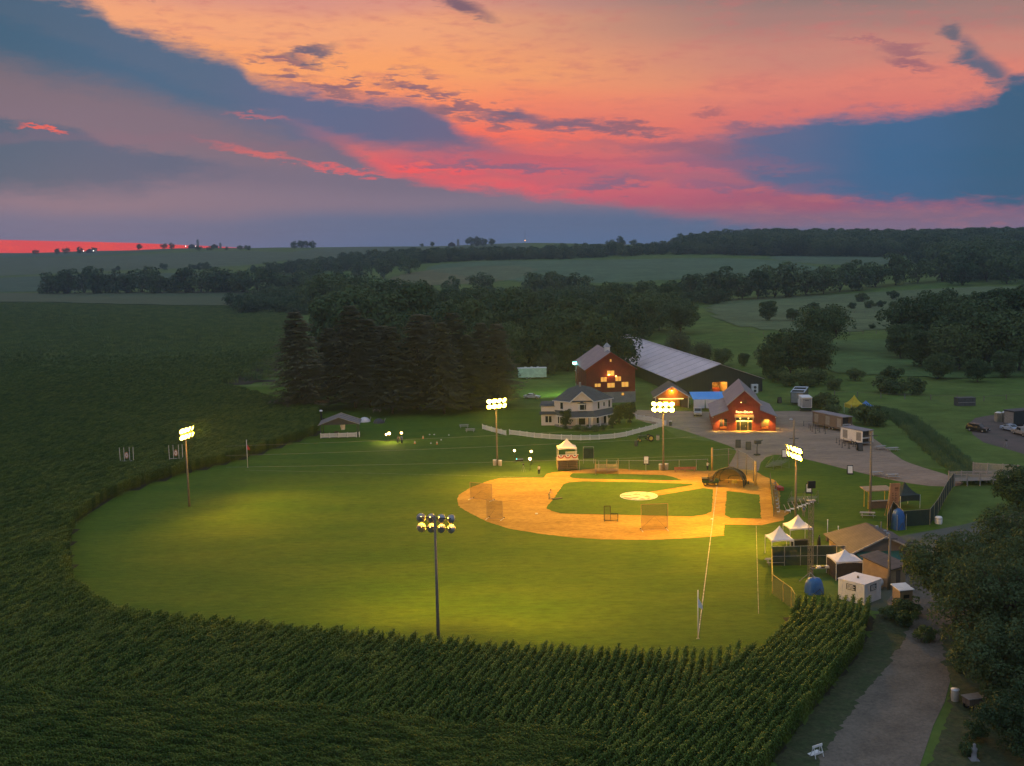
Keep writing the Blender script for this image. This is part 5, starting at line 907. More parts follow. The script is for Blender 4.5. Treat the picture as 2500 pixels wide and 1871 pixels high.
# ---- white farmhouse: a corner gable between two wings
t = thing('farmhouse', 'white two-storey farmhouse with grey roofs, bay window and wraparound porch', 'house', (16.2, 256.5, 0), 0.02)
def obox(nm, p, q, th, z0, z1, m_, par=None):       # wall along p->q, thickness to its left
    p, q = Vector(p), Vector(q); d_ = (q - p).normalized(); n = Vector((-d_.y, d_.x)) * th; return MB().prism([(p.x, p.y, z0), (q.x, q.y, z0), (q.x + n.x, q.y + n.y, z0), (p.x + n.x, p.y + n.y, z0)], (0, 0, z1 - z0)).build(nm, m_, par or t)
GL, GR = Vector((-2.5, 0)), Vector((2.5, 0)); LW = GL + Vector((-.77, .64)) * 4.9; RW = GR + Vector((.71, .71)) * 7.2; BK = Vector((-.6, 9.5)); LL = LW + Vector((-3.2, 2.6)); LF = LW + Vector((-3.1, .4))
hull = [GL, GR, RW, RW + Vector((-3.4, 3.4)), BK, LW + Vector((2.0, 4.2)), LW]
MB().prism([(p.x, p.y, 0) for p in hull], (0, 0, 6.0)).build('wall', SIDING, t)
MB().prism([(-2.5, 0, 6.0), (2.5, 0, 6.0), (0, 0, 8.2)], (0, 3.0, 0)).build('gable_wall', SIDING, t)
top = Vector((-.2, 4.8, 9.4)); ex = 0.45
def out(p): c = Vector((-.3, 4.6)); d_ = (p - c).normalized(); q = p + d_ * ex; return (q.x, q.y, 5.95)
rm = MB(); rid = [Vector((-2.6, 5.4, 8.6)), Vector((2.8, 5.6, 8.7))]
hp = [out(p) for p in hull]
rm.add([hp[6], hp[0], tuple(top), tuple(rid[0])], [(0, 1, 2, 3)]); rm.add([hp[1], hp[2], tuple(rid[1]), tuple(top)], [(0, 1, 2, 3)]); rm.add([hp[0], hp[1], tuple(top)], [(0, 1, 2)]); rm.add([hp[2], hp[3], tuple(rid[1])], [(0, 1, 2)]); rm.add([hp[3], hp[4], tuple(top), tuple(rid[1])], [(0, 1, 2, 3)]); rm.add([hp[4], hp[5], tuple(rid[0]), tuple(top)], [(0, 1, 2, 3)]); rm.add([hp[5], hp[6], tuple(rid[0])], [(0, 1, 2)])
ro = rm.build('roof', DARKROOF, t)
for s in (-1, 1): MB().slab([(0, -.45, 8.4), (s * 2.95, -.45, 5.85), (s * 2.95, 2.4, 5.85), (0, 4.4, 8.4)], .14).build('gable_roof', DARKROOF, t); MB().slab([(0, -.55, 8.46), (s * 3.0, -.55, 5.86), (s * 3.0, -.45, 5.86), (0, -.45, 8.46)], .2).build('rake_board', WHITE, t)
for a, b in ((hp[6], hp[0]), (hp[1], hp[2])): MB().tube(a, b, .07, .07, 6).build('gutter', WHITE, t)
MB().prism([(-.95, -.02, 3.9), (.95, -.02, 3.9), (.55, -.65, 3.9), (-.55, -.65, 3.9)], (0, 0, 1.7)).build('bay', WHITE, t); bw = t.children[-1]
MB().box(-.5, .5, -.68, -.64, 4.15, 5.35).build('pane', GLASS, bw); MB().prism([(.6, -.62, 4.15), (.92, -.12, 4.15), (.92, -.12, 5.35), (.6, -.62, 5.35)], (.03, -.02, 0)).build('pane', GLASS, bw); MB().prism([(-1.1, 0, 5.6), (1.1, 0, 5.6), (.65, -.8, 5.6), (-.65, -.8, 5.6)], (0, .1, .12)).build('bay_roof', DARKROOF, bw); MB().lathe([(.6, 5.7), (0, 6.05)], (0, -.1, 0), 6).build('bay_cap', DARKROOF, bw)
def owin(p, q, f, z, w, h, nm='window'):
    p, q = Vector(p), Vector(q); d_ = (q - p).normalized(); n = Vector((d_.y, -d_.x)); c = p + (q - p) * f; a = c - d_ * w / 2; b = c + d_ * w / 2
    o = MB().prism([(a.x - d_.x * .1, a.y - d_.y * .1, z - h / 2 - .1), (b.x + d_.x * .1, b.y + d_.y * .1, z - h / 2 - .1), (b.x + d_.x * .1, b.y + d_.y * .1, z + h / 2 + .1), (a.x - d_.x * .1, a.y - d_.y * .1, z + h / 2 + .1)], (n.x * .05, n.y * .05, 0)).build(nm, WHITE, t)
    MB().prism([(a.x, a.y, z - h / 2), (b.x, b.y, z - h / 2), (b.x, b.y, z + h / 2), (a.x, a.y, z + h / 2)], (n.x * .075, n.y * .075, 0)).build('pane', GLASS, o)
owin(LW, GL, .45, 4.9, .75, 1.5); owin(GR, RW, .3, 4.8, .6, 1.6); owin(GR, RW, .58, 4.9, .5, .9); owin(GR, RW, .85, 4.8, .6, 1.6)
owin(GL, GR, .5, 1.5, 1.5, 1.9); owin(GL, GR, .85, 1.5, .5, 1.8); owin(GR, RW, .25, 1.5, .8, 1.8); owin(GR, RW, .62, 1.4, .9, 2.1, 'door'); owin(LW, GL, .3, 1.5, .8, 1.7); owin(LW, GL, .75, 1.5, .8, 1.7)
MB().prism([(LF.x, LF.y, 0), (LW.x + .3, LW.y, 0), (LW.x + .8, LW.y + 4.5, 0), (LL.x + .4, LL.y + 2.5, 0)], (0, 0, 4.6)).build('side_wing', SIDING, t)
wl = Vector((LF.x, LF.y)), Vector((LW.x + .3, LW.y)); owin(wl[0], wl[1], .38, 1.5, .65, 1.5); owin(wl[0], wl[1], .62, 1.5, .65, 1.5)
MB().slab([(LF.x - .4, LF.y - .5, 2.75), (LW.x + .6, LW.y - .7, 2.75), (LW.x + .6, LW.y - .05, 3.4), (LF.x - .4, LF.y + .05, 3.4)], .12).build('side_wing_roof', DARKROOF, t)
MB().prism([(LF.x - .4, LF.y - .25, 4.6), (LW.x + .2, LW.y - .3, 4.6), (LW.x + .8, LW.y + 4.6, 4.6), (LL.x + .2, LL.y + 2.7, 4.6)], (.3, .8, .5)).build('side_wing_roof', DARKROOF, t)
pe = [LW + Vector((.4, -1.6)), GL + Vector((-.6, -2.4)), GR + Vector((.7, -2.4)), RW + Vector((1.2, -1.2))]; pi_ = [LW, GL, GR, RW]
for i in range(3): MB().slab([(pi_[i].x, pi_[i].y - .02, 3.75), (pe[i].x, pe[i].y, 2.75), (pe[i + 1].x, pe[i + 1].y, 2.75), (pi_[i + 1].x, pi_[i + 1].y - .02, 3.75)], .12).build('porch_roof', DARKROOF, t); MB().prism([(pe[i].x, pe[i].y + .06, 2.45), (pe[i + 1].x, pe[i + 1].y + .06, 2.45), (pe[i + 1].x, pe[i + 1].y + .18, 2.45), (pe[i].x, pe[i].y + .18, 2.45)], (0, 0, .2)).build('porch_beam', WHITE, t)
MB().prism([(p.x, p.y, 0) for p in pe] + [(p.x, p.y, 0) for p in reversed(pi_)], (0, 0, .35)).build('porch_floor', STONE, t)
for a, b, n in ((pe[0], pe[1], 2), (pe[1], pe[2], 2), (pe[2], pe[3], 3)):
    for k in range(n): q = a + (b - a) * (k + .5) / n; MB().box(q.x - .09, q.x + .09, q.y + .1, q.y + .28, .35, 2.5).build('porch_post', WHITE, t)
MB().box(.9, 1.9, -1.9, -1.5, .36, .8).build('porch_bench', BROWN, t); MB().box(-.25, .25, 4.2, 4.8, 8.6, 10.0).build('chimney', STONE, t)
lamp(t, (2.6, -.9, 2.3), 14, (1.0, .7, .4), .15)
# ---- concession house
t = thing('concession_house', 'brown-roofed concession house with front gable near the white tents', 'house', (47.3, 138.3, 0), .03); Wb, Eb, Pb, Lb = 8.6, 2.5, 4.4, 9.5
gable_wall(t, Wb - .3, Eb, Pb - .1, 0, .2, mat('taupe_siding', (.20, .155, .13), (.17, .13, .11), .8, 1.2, stripe=((0, 0, 1), .2, .85)))
for s in (-1, 1): MB().box(min(s * 4.15, s * 3.95), max(s * 4.15, s * 3.95), .2, Lb, 0, Eb).build('side_wall', TAN if s < 0 else BROWN, t); MB().slab([(0, -.5, Pb + .14), (s * 4.8, -.5, Eb - .2), (s * 4.8, Lb + .6, Eb - .2), (0, Lb - 2.6, Pb + .14)], .15).build('roof_panel', BROWNROOF, t); MB().slab([(0, -.62, Pb + .2), (s * 4.85, -.62, Eb - .16), (s * 4.85, -.5, Eb - .16), (0, -.5, Pb + .2)], .18).build('rake_board', mat('buff_trim', (.42, .37, .32), None, .7, 2), t)
MB().slab([(0, Lb - 2.6, Pb + .14), (-4.8, Lb + .6, Eb - .2), (4.8, Lb + .6, Eb - .2)], .15).build('hip_roof', BROWNROOF, t); MB().box(-3.95, 3.95, Lb - .2, Lb, 0, Eb).build('back_wall', BROWN, t)
MB().slab([(-3.9, -.05, 2.55), (1.9, -.05, 2.55), (2.3, -2.3, 1.95), (-3.6, -2.3, 1.95)], .08).build('green_awning', GREENAWN, t)
for x in (-3.4, -.6, 2.1): MB().tube((x, -2.2, 0), (x, -2.2, 1.95), .05, .05, 6).build('awning_post', POLE, t)
MB().box(-4.22, -4.15, 1.2, 4.4, .9, 2.0).build('serving_window', mat('serving_glow', (.4, .25, .1), None, .6, 2, emit=(1.0, .5, .1), es=.8), t); lamp(t, (-4.9, 2.5, 1.9), 30, WARM, .15)
for (x, y) in ((1.2, 2.2), (1.6, 4.2), (1.0, 5.6)): MB().lathe([(.22, 0), (.18, .25), (.25, .3), (0, .4)], (x, y, Pb - abs(x) * .44 + .1), 8).build('roof_vent', STEEL, t)
MB().tube((2.0, 6.8, 3.2), (2.0, 6.8, 4.6), .07, .07, 6).build('flue', STEEL, t)
# board fence under the awning, each board its own
t = thing('board_fence', 'brown board fence below the green awning of the concession house', 'fence', (*(43.91, 137.36), 0), R(2))
for k in range(26): MB().box(k * .175, k * .175 + .16, rng.uniform(0, .02), .03, 0, 1.55 + rng.uniform(-.04, .04)).build('board', BROWN, t)
for z in (.4, 1.2): MB().box(0, 4.6, .035, .08, z, z + .1).build('rail', BROWN, t)
t = thing('annex', 'small tan-walled annex with brown lean-to roof right of the board fence', 'annex', (46.68, 131.5, 0), R(35)); MB().box(-1.5, 1.5, 0, 4, 0, 2.5).build('wall', TAN, t); MB().slab([(-1.8, -.3, 2.5), (1.8, -.3, 2.5), (1.8, 4.3, 3.3), (-1.8, 4.3, 3.3)], .14).build('roof', BROWNROOF, t); MB().box(-.4, .4, -.05, 0, 0, 2.0).build('door', BROWN, t); MB().prism([(-1.5, 0, 2.5), (-1.5, 4, 2.5), (-1.5, 4, 3.2)], (.1, 0, 0)).build('gable_wall', TAN, t)


# ================================================================ fences
def picket_fence(label, pts, h=1.1, name='picket_fence', m_=WHITE, sp=.17):
    t = thing(name, label, 'fence', (*pts[0], tz(*pts[0])), 0, 'white picket fences'); o = Vector(pts[0]); L_ = [Vector(p) - o for p in pts]
    for p in L_: MB().box(p.x - .07, p.x + .07, p.y - .07, p.y + .07, 0, h + .18).build('post', m_, t)
    for a, b in zip(L_[:-1], L_[1:]):
        d = b - a; n = max(2, int(d.length / sp)); rz = math.atan2(d.y, d.x); k_ = MB()
        for z in (.18, h - .06): k_.cbox(((a.x + b.x) / 2, (a.y + b.y) / 2, z), (d.length - .16, .05, .13), rz)
        for i in range(n): q = a + d * (i + .5) / n; k_.cbox((q.x, q.y, h / 2 + .06), (.10, .03, h - .36), rz)
        k_.build('picket_panel', m_, t)
    return t
Z1 = lambda L: L
def densify(pts, step):
    out_ = [pts[0]]
    for a, b in zip(pts[:-1], pts[1:]):
        n = max(1, round(math.dist(a, b) / step)); out_ += [(a[0] + (b[0] - a[0]) * i / n, a[1] + (b[1] - a[1]) * i / n) for i in range(1, n + 1)]
    return out_
picket_fence('white picket fence curving in front of the farmhouse garden', densify([(-0.83, 247.82), (1.56, 245.8), (4.7, 242.86), (8.08, 240.79), (10.6, 239.66), (14.77, 238.35), (18.76, 238.7), (22.27, 239.93), (25.06, 242.11), (28.42, 246.35), (31.88, 250.57), (35.56, 255.66)], 2.5))
picket_fence('short white picket fence left of the gap by the spruces', densify([(-7.13, 256.18), (-4.95, 252.24), (-1.59, 246.7)], 2.5))
picket_fence('white picket fence running back along the gravel from the farmhouse corner', densify([(35.82, 256.39), (33.37, 262.15), (29.95, 266.22)], 2.6))
t = picket_fence('orange-pink picket corner railing under the left spruces', [(-58.11, 306.27), (-55.85, 305.13), (-53.15, 303.93), (-51.36, 306.93)], 1.0, 'garden_railing', mat('pink_wood', (.55, .33, .24), None, .7, 2))
# ---- pavilion
t = thing('pavilion', 'open pavilion with blue-grey panelled roof and white railing by the corn', 'pavilion', (-39.39, 248.46, 0), R(4))
for x in (-4.2, 4.0):
    for y in (0.2, 6.0): MB().tube((x, y, 0), (x, y, 3.0), .09, .09, 8).build('post', DGREY, t)
PVR = mat('pavilion_roof', (.10, .13, .17), (.08, .105, .14), .4, .6, metal=.2)
for s in (-1, 1):
    for k in range(3): MB().slab([(0, -.4 + k * 2.35, 4.7), (s * 4.7, -.4 + k * 2.35, 3.0), (s * 4.7, 1.85 + k * 2.35, 3.0), (0, 1.85 + k * 2.35, 4.7)], .1).build('roof_panel', PVR, t)
    for k in range(4): y = -.45 + k * 2.35; MB().slab([(0, y - .1, 4.78), (s * 4.75, y - .1, 3.06), (s * 4.75, y + .1, 3.06), (0, y + .1, 4.78)], .1).build('roof_batten', STEEL, t)
MB().prism([(-4.6, -.1, 3.0), (4.6, -.1, 3.0), (0, -.1, 4.65)], (0, .08, 0)).build('gable_wall', DGREY, t)
MB().box(-4.2, 4.0, 0, 6.2, 0, .06).build('floor', STONE, t); MB().box(-1.4, -.4, 2.4, 3.0, .06, 1.0).build('counter', BROWN, t); MB().slab([(.0, 2.0, 2.6), (1.2, 2.0, 2.6), (1.1, 2.1, 1.5), (.3, 2.1, 1.4)], .03).build('hanging_cloth', CANVAS, t)
x = -4.2
for k in range(4):
    pn = MB(); pn.box(x + .1, x + 1.9, -.12, -.06, .2, .28); pn.box(x + .1, x + 1.9, -.12, -.06, .95, 1.05); [pn.box(x + .14 + i * .17, x + .24 + i * .17, -.11, -.07, .28, .95) for i in range(10)]; pn.build('railing_panel', WHITE, t); MB().box(x - .08, x + .08, -.17, -.01, 0, 1.2).build('railing_post', WHITE, t); x += 2.0
MB().box(x - .08, x + .08, -.17, -.01, 0, 1.2).build('railing_post', WHITE, t); pn = MB(); pn.box(4.45, 4.51, 0, 1.9, .2, .28); pn.box(4.45, 4.51, 0, 1.9, .95, 1.05); [pn.box(4.46, 4.5, .04 + i * .17, .14 + i * .17, .28, .95) for i in range(11)]; pn.build('railing_panel', WHITE, t); MB().box(4.4, 4.56, -.17, -.01, 0, 1.2).build('railing_post', WHITE, t)
t = thing('dark_chimney', 'small dark stove pipe with white cap behind the pavilion', 'stove pipe', (-47.01, 269.44, 0)); MB().tube((0, 0, 0), (0, 0, 3.2), .22, .22, 10).build('pipe', BLACK, t); MB().lathe([(.4, 3.1), (.3, 3.4), (0, 3.5)], n=10).build('cap', WHITE, t, True)
for i, (p, l) in enumerate(zip([(-36.68, 271.32, 0), (-32.85, 268.89, 0)], ('collapsed pale canvas awning at the right end of the pavilion', 'low dark heap with a pale end right of the pavilion'))):
    t = thing('canvas_heap', l, 'canvas', p, R(10)); MB().lathe([(1.5, 0), (1.3, .5), (.7, 1.0), (0, 1.2)], n=7).build('canvas', CANVAS if i == 0 else DGREY, t); MB().tube((1.2, 0, 0), (1.6, 0, 1.1), .1, .1, 6).build('pole', STEEL, t)
# ---- picnic tables
def picnic(loc, rz, label, m_=None):
    m_ = m_ or STEEL; t = thing('picnic_table', label, 'picnic table', loc, rz, 'picnic tables'); 
    for k in range(4): MB().box(-1.1, 1.1, -.4 + k * .2, -.22 + k * .2, .74, .78).build('top_plank', m_, t)
    for s in (-1, 1):
        MB().box(-1.1, 1.1, s * .75 - .14, s * .75 + .14, .44, .48).build('bench_plank', m_, t)
        for x in (-.8, .8): MB().tube((x, s * .6, 0), (x, s * .2, .74), .04, .04, 5).build('leg', m_, t)
    for x in (-.8, .8): MB().box(x - .04, x + .04, -.8, .8, .38, .44).build('crossbar', m_, t)
PT = mat('weathered_table', (.34, .33, .31), (.27, .26, .25), .8, 2)
for p, rz, l in zip([(-11.53, 258.74, 0), (-9.87, 252.69, 0), (-35.49, 286.93, 0), (65.21, 195.77, 0), (67.21, 193.43, 0), (54.01, 165.92, 0), (74.26, 220.77, 0), (76.05, 218.76, 0), (36.74, 145.24, 0), (34.02, 141.94, 0)], (.1, -.05, .05, .1, .02, -.2, .2, .1, .1, .0),
        ('grey picnic table farthest left of two by the spruces', 'grey picnic table in front of another by the spruces', 'pale picnic table behind the pavilion', 'picnic table with dark goods at the road edge', 'empty pale picnic table at the road edge', 'picnic table at the foot of the tall bare pole', 'white picnic table beside the small trailer', 'white picnic table on the grass right of the small trailer', 'picnic table between the two white peak tents', 'picnic table partly under the fence by the near peak tent')): picnic(p, rz, l, PT)
# ---- announcer booth on a decked platform with bunting
t = thing('announcer_booth', 'decorated wooden booth with peaked white canopy and bunting on a stand', 'booth', (10.25, 205.78, 0), R(2))
for k in range(5): MB().box(-1.95, 1.95, .2 - k * .02, 3.2, .25 + k * .34, .33 + k * .34).build('platform_plank', mat('booth_wood', (.26, .19, .13), (.2, .15, .1), .8, 2), t)
for x in (-1.85, 0, 1.85):
    for y in (.3, 3.1): MB().box(x - .07, x + .07, y - .07, y + .07, 0, 2.0).build('stand_post', DGREY, t)
MB().box(-2.05, 2.05, .1, 3.3, 1.95, 2.05).build('deck', TAN, t)
def paint_rail(y, x0, x1): 
    k_ = MB(); k_.box(x0, x1, y - .04, y + .04, 2.98, 3.08); k_.box(x0, x1, y - .04, y + .04, 2.12, 2.2); [k_.box(x0 + .03 + i * .16, x0 + .12 + i * .16, y - .03, y + .03, 2.2, 2.98) for i in range(int((x1 - x0) / .16))]; return k_
paint_rail(.14, -2.05, 2.05).build('front_railing', WHITE, t); paint_rail(3.2, -.2, 2.05).build('rear_railing', WHITE, t)
RB = mat('bunting_red', (.42, .05, .05), None, .8, 3); WB = mat('bunting_white', (.75, .7, .66), None, .8, 3); NB = mat('bunting_blue', (.05, .07, .2), None, .8, 3)
for x in (-1.3, 0, 1.3):
    b = None
    for j, (r0, r1, m_) in enumerate(((.22, .0, NB), (.42, .22, WB), (.64, .42, RB))):
        k_ = MB(); n = 12; vs = [(x + math.cos(math.pi + math.pi * i / n) * r_, .06 - j * .005, 3.0 + math.sin(math.pi + math.pi * i / n) * r_) for i in range(n + 1) for r_ in (r0, r1)]
        k_.add(vs, [(2 * i, 2 * i + 2, 2 * i + 3, 2 * i + 1) for i in range(n)]); o_ = k_.build('bunting' if j == 0 else 'bunting_band', m_, t if j == 0 else b); b = b or o_
def peak_canopy(t, w, d, z0, zp, m_, x0=0.0, y0=0.0, legs=True, val=.3, n=8, zl=0.0):
    """swept peak canopy over w x d with valance and legs"""
    k_ = MB(); cx_, cy_ = x0 + w / 2, y0 + d / 2; vs = []; cor = [(x0, y0), (x0 + w, y0), (x0 + w, y0 + d), (x0, y0 + d)]; ring = []
    for i in range(4):
        a, b = cor[i], cor[(i + 1) % 4]
        for j in range(4): f = j / 4; ring.append((a[0] + (b[0] - a[0]) * f, a[1] + (b[1] - a[1]) * f))
    for s in range(n):
        f = s / n; zz_ = z0 + (zp - z0) * (f ** 2.0 * .75 + f * .25); sag = 0.0
        vs += [(cx_ + (x - cx_) * (1 - f), cy_ + (y - cy_) * (1 - f), zz_) for x, y in ring]
    vs.append((cx_, cy_, zp)); fs = [(s * 16 + i, s * 16 + (i + 1) % 16, (s + 1) * 16 + (i + 1) % 16, (s + 1) * 16 + i) for s in range(n - 1) for i in range(16)] + [((n - 1) * 16 + i, (n - 1) * 16 + (i + 1) % 16, n * 16) for i in range(16)]
    k_.add(vs, fs); c_ = k_.build('canopy', m_, t, False)
    v_ = MB(); lo_ = [(x, y, z0 - val + (.14 * math.sin(math.pi * ((i % 4) / 4)))) for i, (x, y) in enumerate(ring)]; v_.add([(x, y, z0) for x, y in ring] + lo_, [(i, (i + 1) % 16, 16 + (i + 1) % 16, 16 + i) for i in range(16)]); v_.build('valance', m_, c_)
    if legs:
        for x, y in cor: MB().tube((x, y, zl), (x, y, z0), .04, .04, 6).build('leg', WHITE, t)
peak_canopy(t, 3.5, 2.9, 4.35, 6.0, CANVAS, -1.8, .25, True, .35, zl=2.05)
for (p, w, h, hp_, l) in zip([(34.24, 144.24, 0), (38.17, 150.07, 0), (39.94, 134.31, 0)], (3.0, 3.2, 3.4), (2.6, 2.6, 2.4), (4.2, 4.2, 3.5), ('nearer white peaked tent beside the outfield fence', 'white peaked tent behind the lattice mast', 'white pop-up canopy with dark walls beside the storage container')):
    t = thing('peaked_tent', l, 'tent', p, R(4), 'white event tents'); peak_canopy(t, w, w, h, hp_, CANVAS, n=8)
    if 'pop-up' in l:
        for (x0, x1, y0, y1) in ((0, w, .05, .08), (.05, .08, 0, w), (w - .08, w - .05, 0, w)): MB().box(x0, x1, y0, y1, 0, h - .25).build('side_wall', mat('brown_canvas', (.055, .04, .036), None, .9, 2), t)
    else: MB().box(.3, w - .3, .4, 1.2, .7, .78).build('table_top', DGREY, t); MB().box(.4, w - .4, .5, 1.1, 0, .7).build('table_skirt', BLACK, t)
# yellow and blue tents behind the trailers; dark tent by the plank sign
for (p, w, h, hp_, m_, l) in (((82.33, 266.62, 0), 3.4, 2.4, 4.6, mat('yellow_canvas', (.55, .42, .03), None, .8, 1.5), 'bright yellow peaked tent behind the bushes'), ((85.4, 266.87, 0), 2.6, 2.0, 3.2, mat('blue_canvas', (.10, .25, .62), None, .8, 1.5), 'small bright blue tent just right of the yellow one'), ((60.52, 170.16, 0), 3.4, 2.2, 4.0, mat('dark_canvas', (.02, .03, .03), (.03, .045, .042), .8, 1.5), 'nearly black peaked tent right of the plank sign')):
    t = thing('coloured_tent', l, 'tent', p, R(12)); peak_canopy(t, w, w, h, hp_, m_, n=8, val=1.0)
t = thing('blue_awning', 'flat sky-blue canopy between the lit shed and the red shop', 'canopy', (46.02, 278.49, 0), R(-4)); MB().slab([(-.2, 0, 2.9), (9.0, 0, 2.9), (9.0, 10.8, 3.4), (-.2, 10.8, 3.4)], .08).build('canopy', SKYBLUE, t)
for x in (0, 8.8):
    for y in (.1, 10.5): MB().tube((x, y, 0), (x, y, 2.9), .06, .06, 6).build('leg', WHITE, t)
for k in range(3): MB().slab([(k * 2.9, -.02, 2.85), (k * 2.9 + 2.8, -.02, 2.85), (k * 2.9 + 2.7, -.05, .6), (k * 2.9 + .1, -.05, .6)], .03).build('side_wall', CANVAS, t)
# ---- vehicles
def vehicle(label, loc, rz, paint, prof, glass, L_, w, cat, name, wr=.36, ax=(.17, .80), bed=None, group='parked vehicles', rack=False):
    t = thing(name, label, cat, loc, rz, group); hw = w / 2; k_ = MB(); n = len(prof)
    sect = lambda s, inset: [(x, s * (hw - (inset if z > 1.0 else 0.0)), z) for x, z in prof]
    k_.add(sect(-1, .12) + sect(1, .12), [(i, (i + 1) % n, n + (i + 1) % n, n + i) for i in range(n)]); tri = tessellate_polygon([[Vector((x, 0, z)) for x, z in prof]]); k_.f += [tuple(q) for q in tri] + [tuple(n + i for i in q) for q in tri]; bo = k_.build('body', paint, t)
    for s in (-1, 1):
        for g2 in glass: MB().prism([(x, s * (hw - .115), z) for x, z in g2], (0, s * .02, 0)).build('side_window', GLASS, t)
        MB().box(-.02, .03, s * hw * .72 - .16, s * hw * .72 + .16, .62, .8).build('headlight', WHITE, t); MB().box(L_ - .03, L_ + .02, s * hw * .78 - .1, s * hw * .78 + .1, .65, .95).build('tail_light', REDP, t); MB().box(L_ * .3, L_ * .3 + .18, s * (hw + .02) - .06, s * (hw + .02) + .06, .95, 1.1).build('mirror', BLACK, t)
        for f in ax: wheel(t, L_ * f, s * (hw - .1), wr, .22, STEEL)
        if rack: MB().path([(L_ * .38, s * hw * .6, prof[3][1] + .08), (L_ * .8, s * hw * .6, prof[3][1] + .08)], .025).build('roof_rack', STEEL, t)
    MB().box(-.08, .04, -hw * .95, hw * .95, .35, .55).build('bumper', DGREY, t)
    i0 = 2; (xa, za), (xb, zb) = prof[i0], prof[i0 + 1]; e = .03
    MB().slab([(xa + .05, -hw + .22, za + .04 + e), (xa + .05, hw - .22, za + .04 + e), (xb - .03, hw - .24, zb - .03 + e), (xb - .03, -hw + .24, zb - .03 + e)], .03).build('windscreen', GLASS, t)
    if bed: MB().box(bed[0], bed[1], -hw + .12, hw - .12, 1.02, 1.06).build('bed', BLACK, t)
    return t
SUVP = [(0, .35), (0.02, .92), (1.15, 1.08), (1.85, 1.72), (4.3, 1.72), (4.65, 1.0), (4.7, .4)]; SUVG = [[(1.6, 1.12), (2.0, 1.62), (3.0, 1.62), (3.0, 1.12)], [(3.1, 1.12), (3.1, 1.62), (4.2, 1.62), (4.4, 1.12)]]
CARP = [(0, .32), (.02, .78), (1.2, .95), (2.0, 1.45), (3.2, 1.45), (3.95, 1.02), (4.5, .95), (4.55, .4)]; CARG = [[(1.5, 1.0), (2.05, 1.38), (2.6, 1.38), (2.6, 1.0)], [(2.7, 1.0), (2.7, 1.38), (3.15, 1.38), (3.7, 1.0)]]
PKP = [(0, .4), (.02, 1.0), (1.35, 1.12), (2.0, 1.82), (3.3, 1.82), (3.5, 1.12), (5.5, 1.12), (5.55, .5)]; PKG = [[(1.7, 1.16), (2.1, 1.72), (2.6, 1.72), (2.6, 1.16)], [(2.7, 1.16), (2.7, 1.72), (3.2, 1.72), (3.3, 1.16)]]
SILV = mat('silver_paint', (.42, .43, .45), (.36, .37, .39), .3, 1, metal=.3); DKP = mat('black_paint', (.02, .022, .022), None, .25, 1); BLP = mat('pale_blue_paint', (.40, .48, .58), (.34, .42, .52), .3, 1, metal=.2); BEP = mat('beige_paint', (.33, .31, .28), None, .4, 1)
vehicle('silver pickup truck facing us in the yard left of the red shop', (45.34, 268.31, 0), R(82), SILV, PKP, PKG, 5.5, 1.95, 'pickup', 'pickup_truck', .4, bed=(3.55, 5.45))
vehicle('black off-road car with roof rack parked on the grass edge', (103.21, 237.66, 0), R(128), DKP, SUVP, SUVG, 4.7, 1.9, 'car', 'parked_car', rack=True)
vehicle('pale blue car parked beside the dark trailer at the right', (109.85, 237.38, 0), R(112), BLP, CARP, CARG, 4.5, 1.85, 'car', 'parked_car')
vehicle('beige pickup truck seen from behind below the pale blue car', (108.55, 236.47, 0), R(-82), BEP, PKP, PKG, 5.5, 1.95, 'pickup', 'pickup_truck', .4, bed=(3.55, 5.45))
vehicle('white car half hidden behind the left corner of the farmhouse', (7.68, 306.48, 0), R(165), mat('white_car_paint', (.6, .62, .66), None, .3, 1), CARP, CARG, 4.5, 1.85, 'car', 'parked_car')
# trailers and trucks
def trailer(label, loc, rz, L_, w, h, m_, roofm, cat='trailer', name='trailer', door=0, z0=.6, group='trailers in the gravel yard', stripes=0, open_end=False):
    t = thing(name, label, cat, loc, rz, group)
    if open_end:
        MB().box(0, w, L_ - .1, L_, z0, z0 + h).build('end_wall', m_, t); MB().box(0, .1, 0, L_ - .1, z0, z0 + h).build('side_wall', m_, t); MB().box(w - .1, w, 0, L_ - .1, z0, z0 + h).build('side_wall', m_, t); MB().box(.1, w - .1, 1.2, 1.3, z0, z0 + h).build('inner_wall', DGREY, t); MB().box(.1, w - .1, .2, 1.2, z0 + .9, z0 + 1.0).build('counter', WHITE, t); MB().box(.1, w - .1, 0, L_ - .1, z0 - .1, z0).build('floor', STONE, t)
    else: MB().box(0, w, 0, L_, z0, z0 + h).build('body', m_, t); MB().box(.15, w - .15, -.04, 0, z0 + .15, z0 + h - .2).build('rear_door', STEEL, t)
    r_ = MB().box(-.08, w + .08, -.25, L_ + .1, z0 + h, z0 + h + .12).build('roof', roofm, t)
    for k in range(max(2, int(L_ / 2))): MB().box(-.02, 0, .4 + k * 2.0, 1.8 + k * 2.0, z0 + .4, z0 + h - .35).build('side_panel', m_ if k % 2 else STEEL, t)
    for k in range(stripes): MB().box(.2, w - .2, .4 + k * (L_ / stripes), .4 + (k + .5) * (L_ / stripes), z0 + h + .12, z0 + h + .2).build('roof_hatch', GLASS, r_)
    for s in (0.0, w):
        for f in (.3, .42): wheel(t, 0, 0, .36, .2, STEEL); wo = t.children[-1]; wo.location = (s, L_ * f, 0); wo.rotation_euler = (0, 0, R(90))
    MB().path([(w / 2 - .5, L_, .5), (w / 2, L_ + 1.2, .45), (w / 2 + .5, L_, .5)], .06).build('drawbar', DGREY, t); MB().tube((w / 2, L_ + 1.1, 0), (w / 2, L_ + 1.1, .45), .05, .05, 6).build('jack', DGREY, t)
    return t
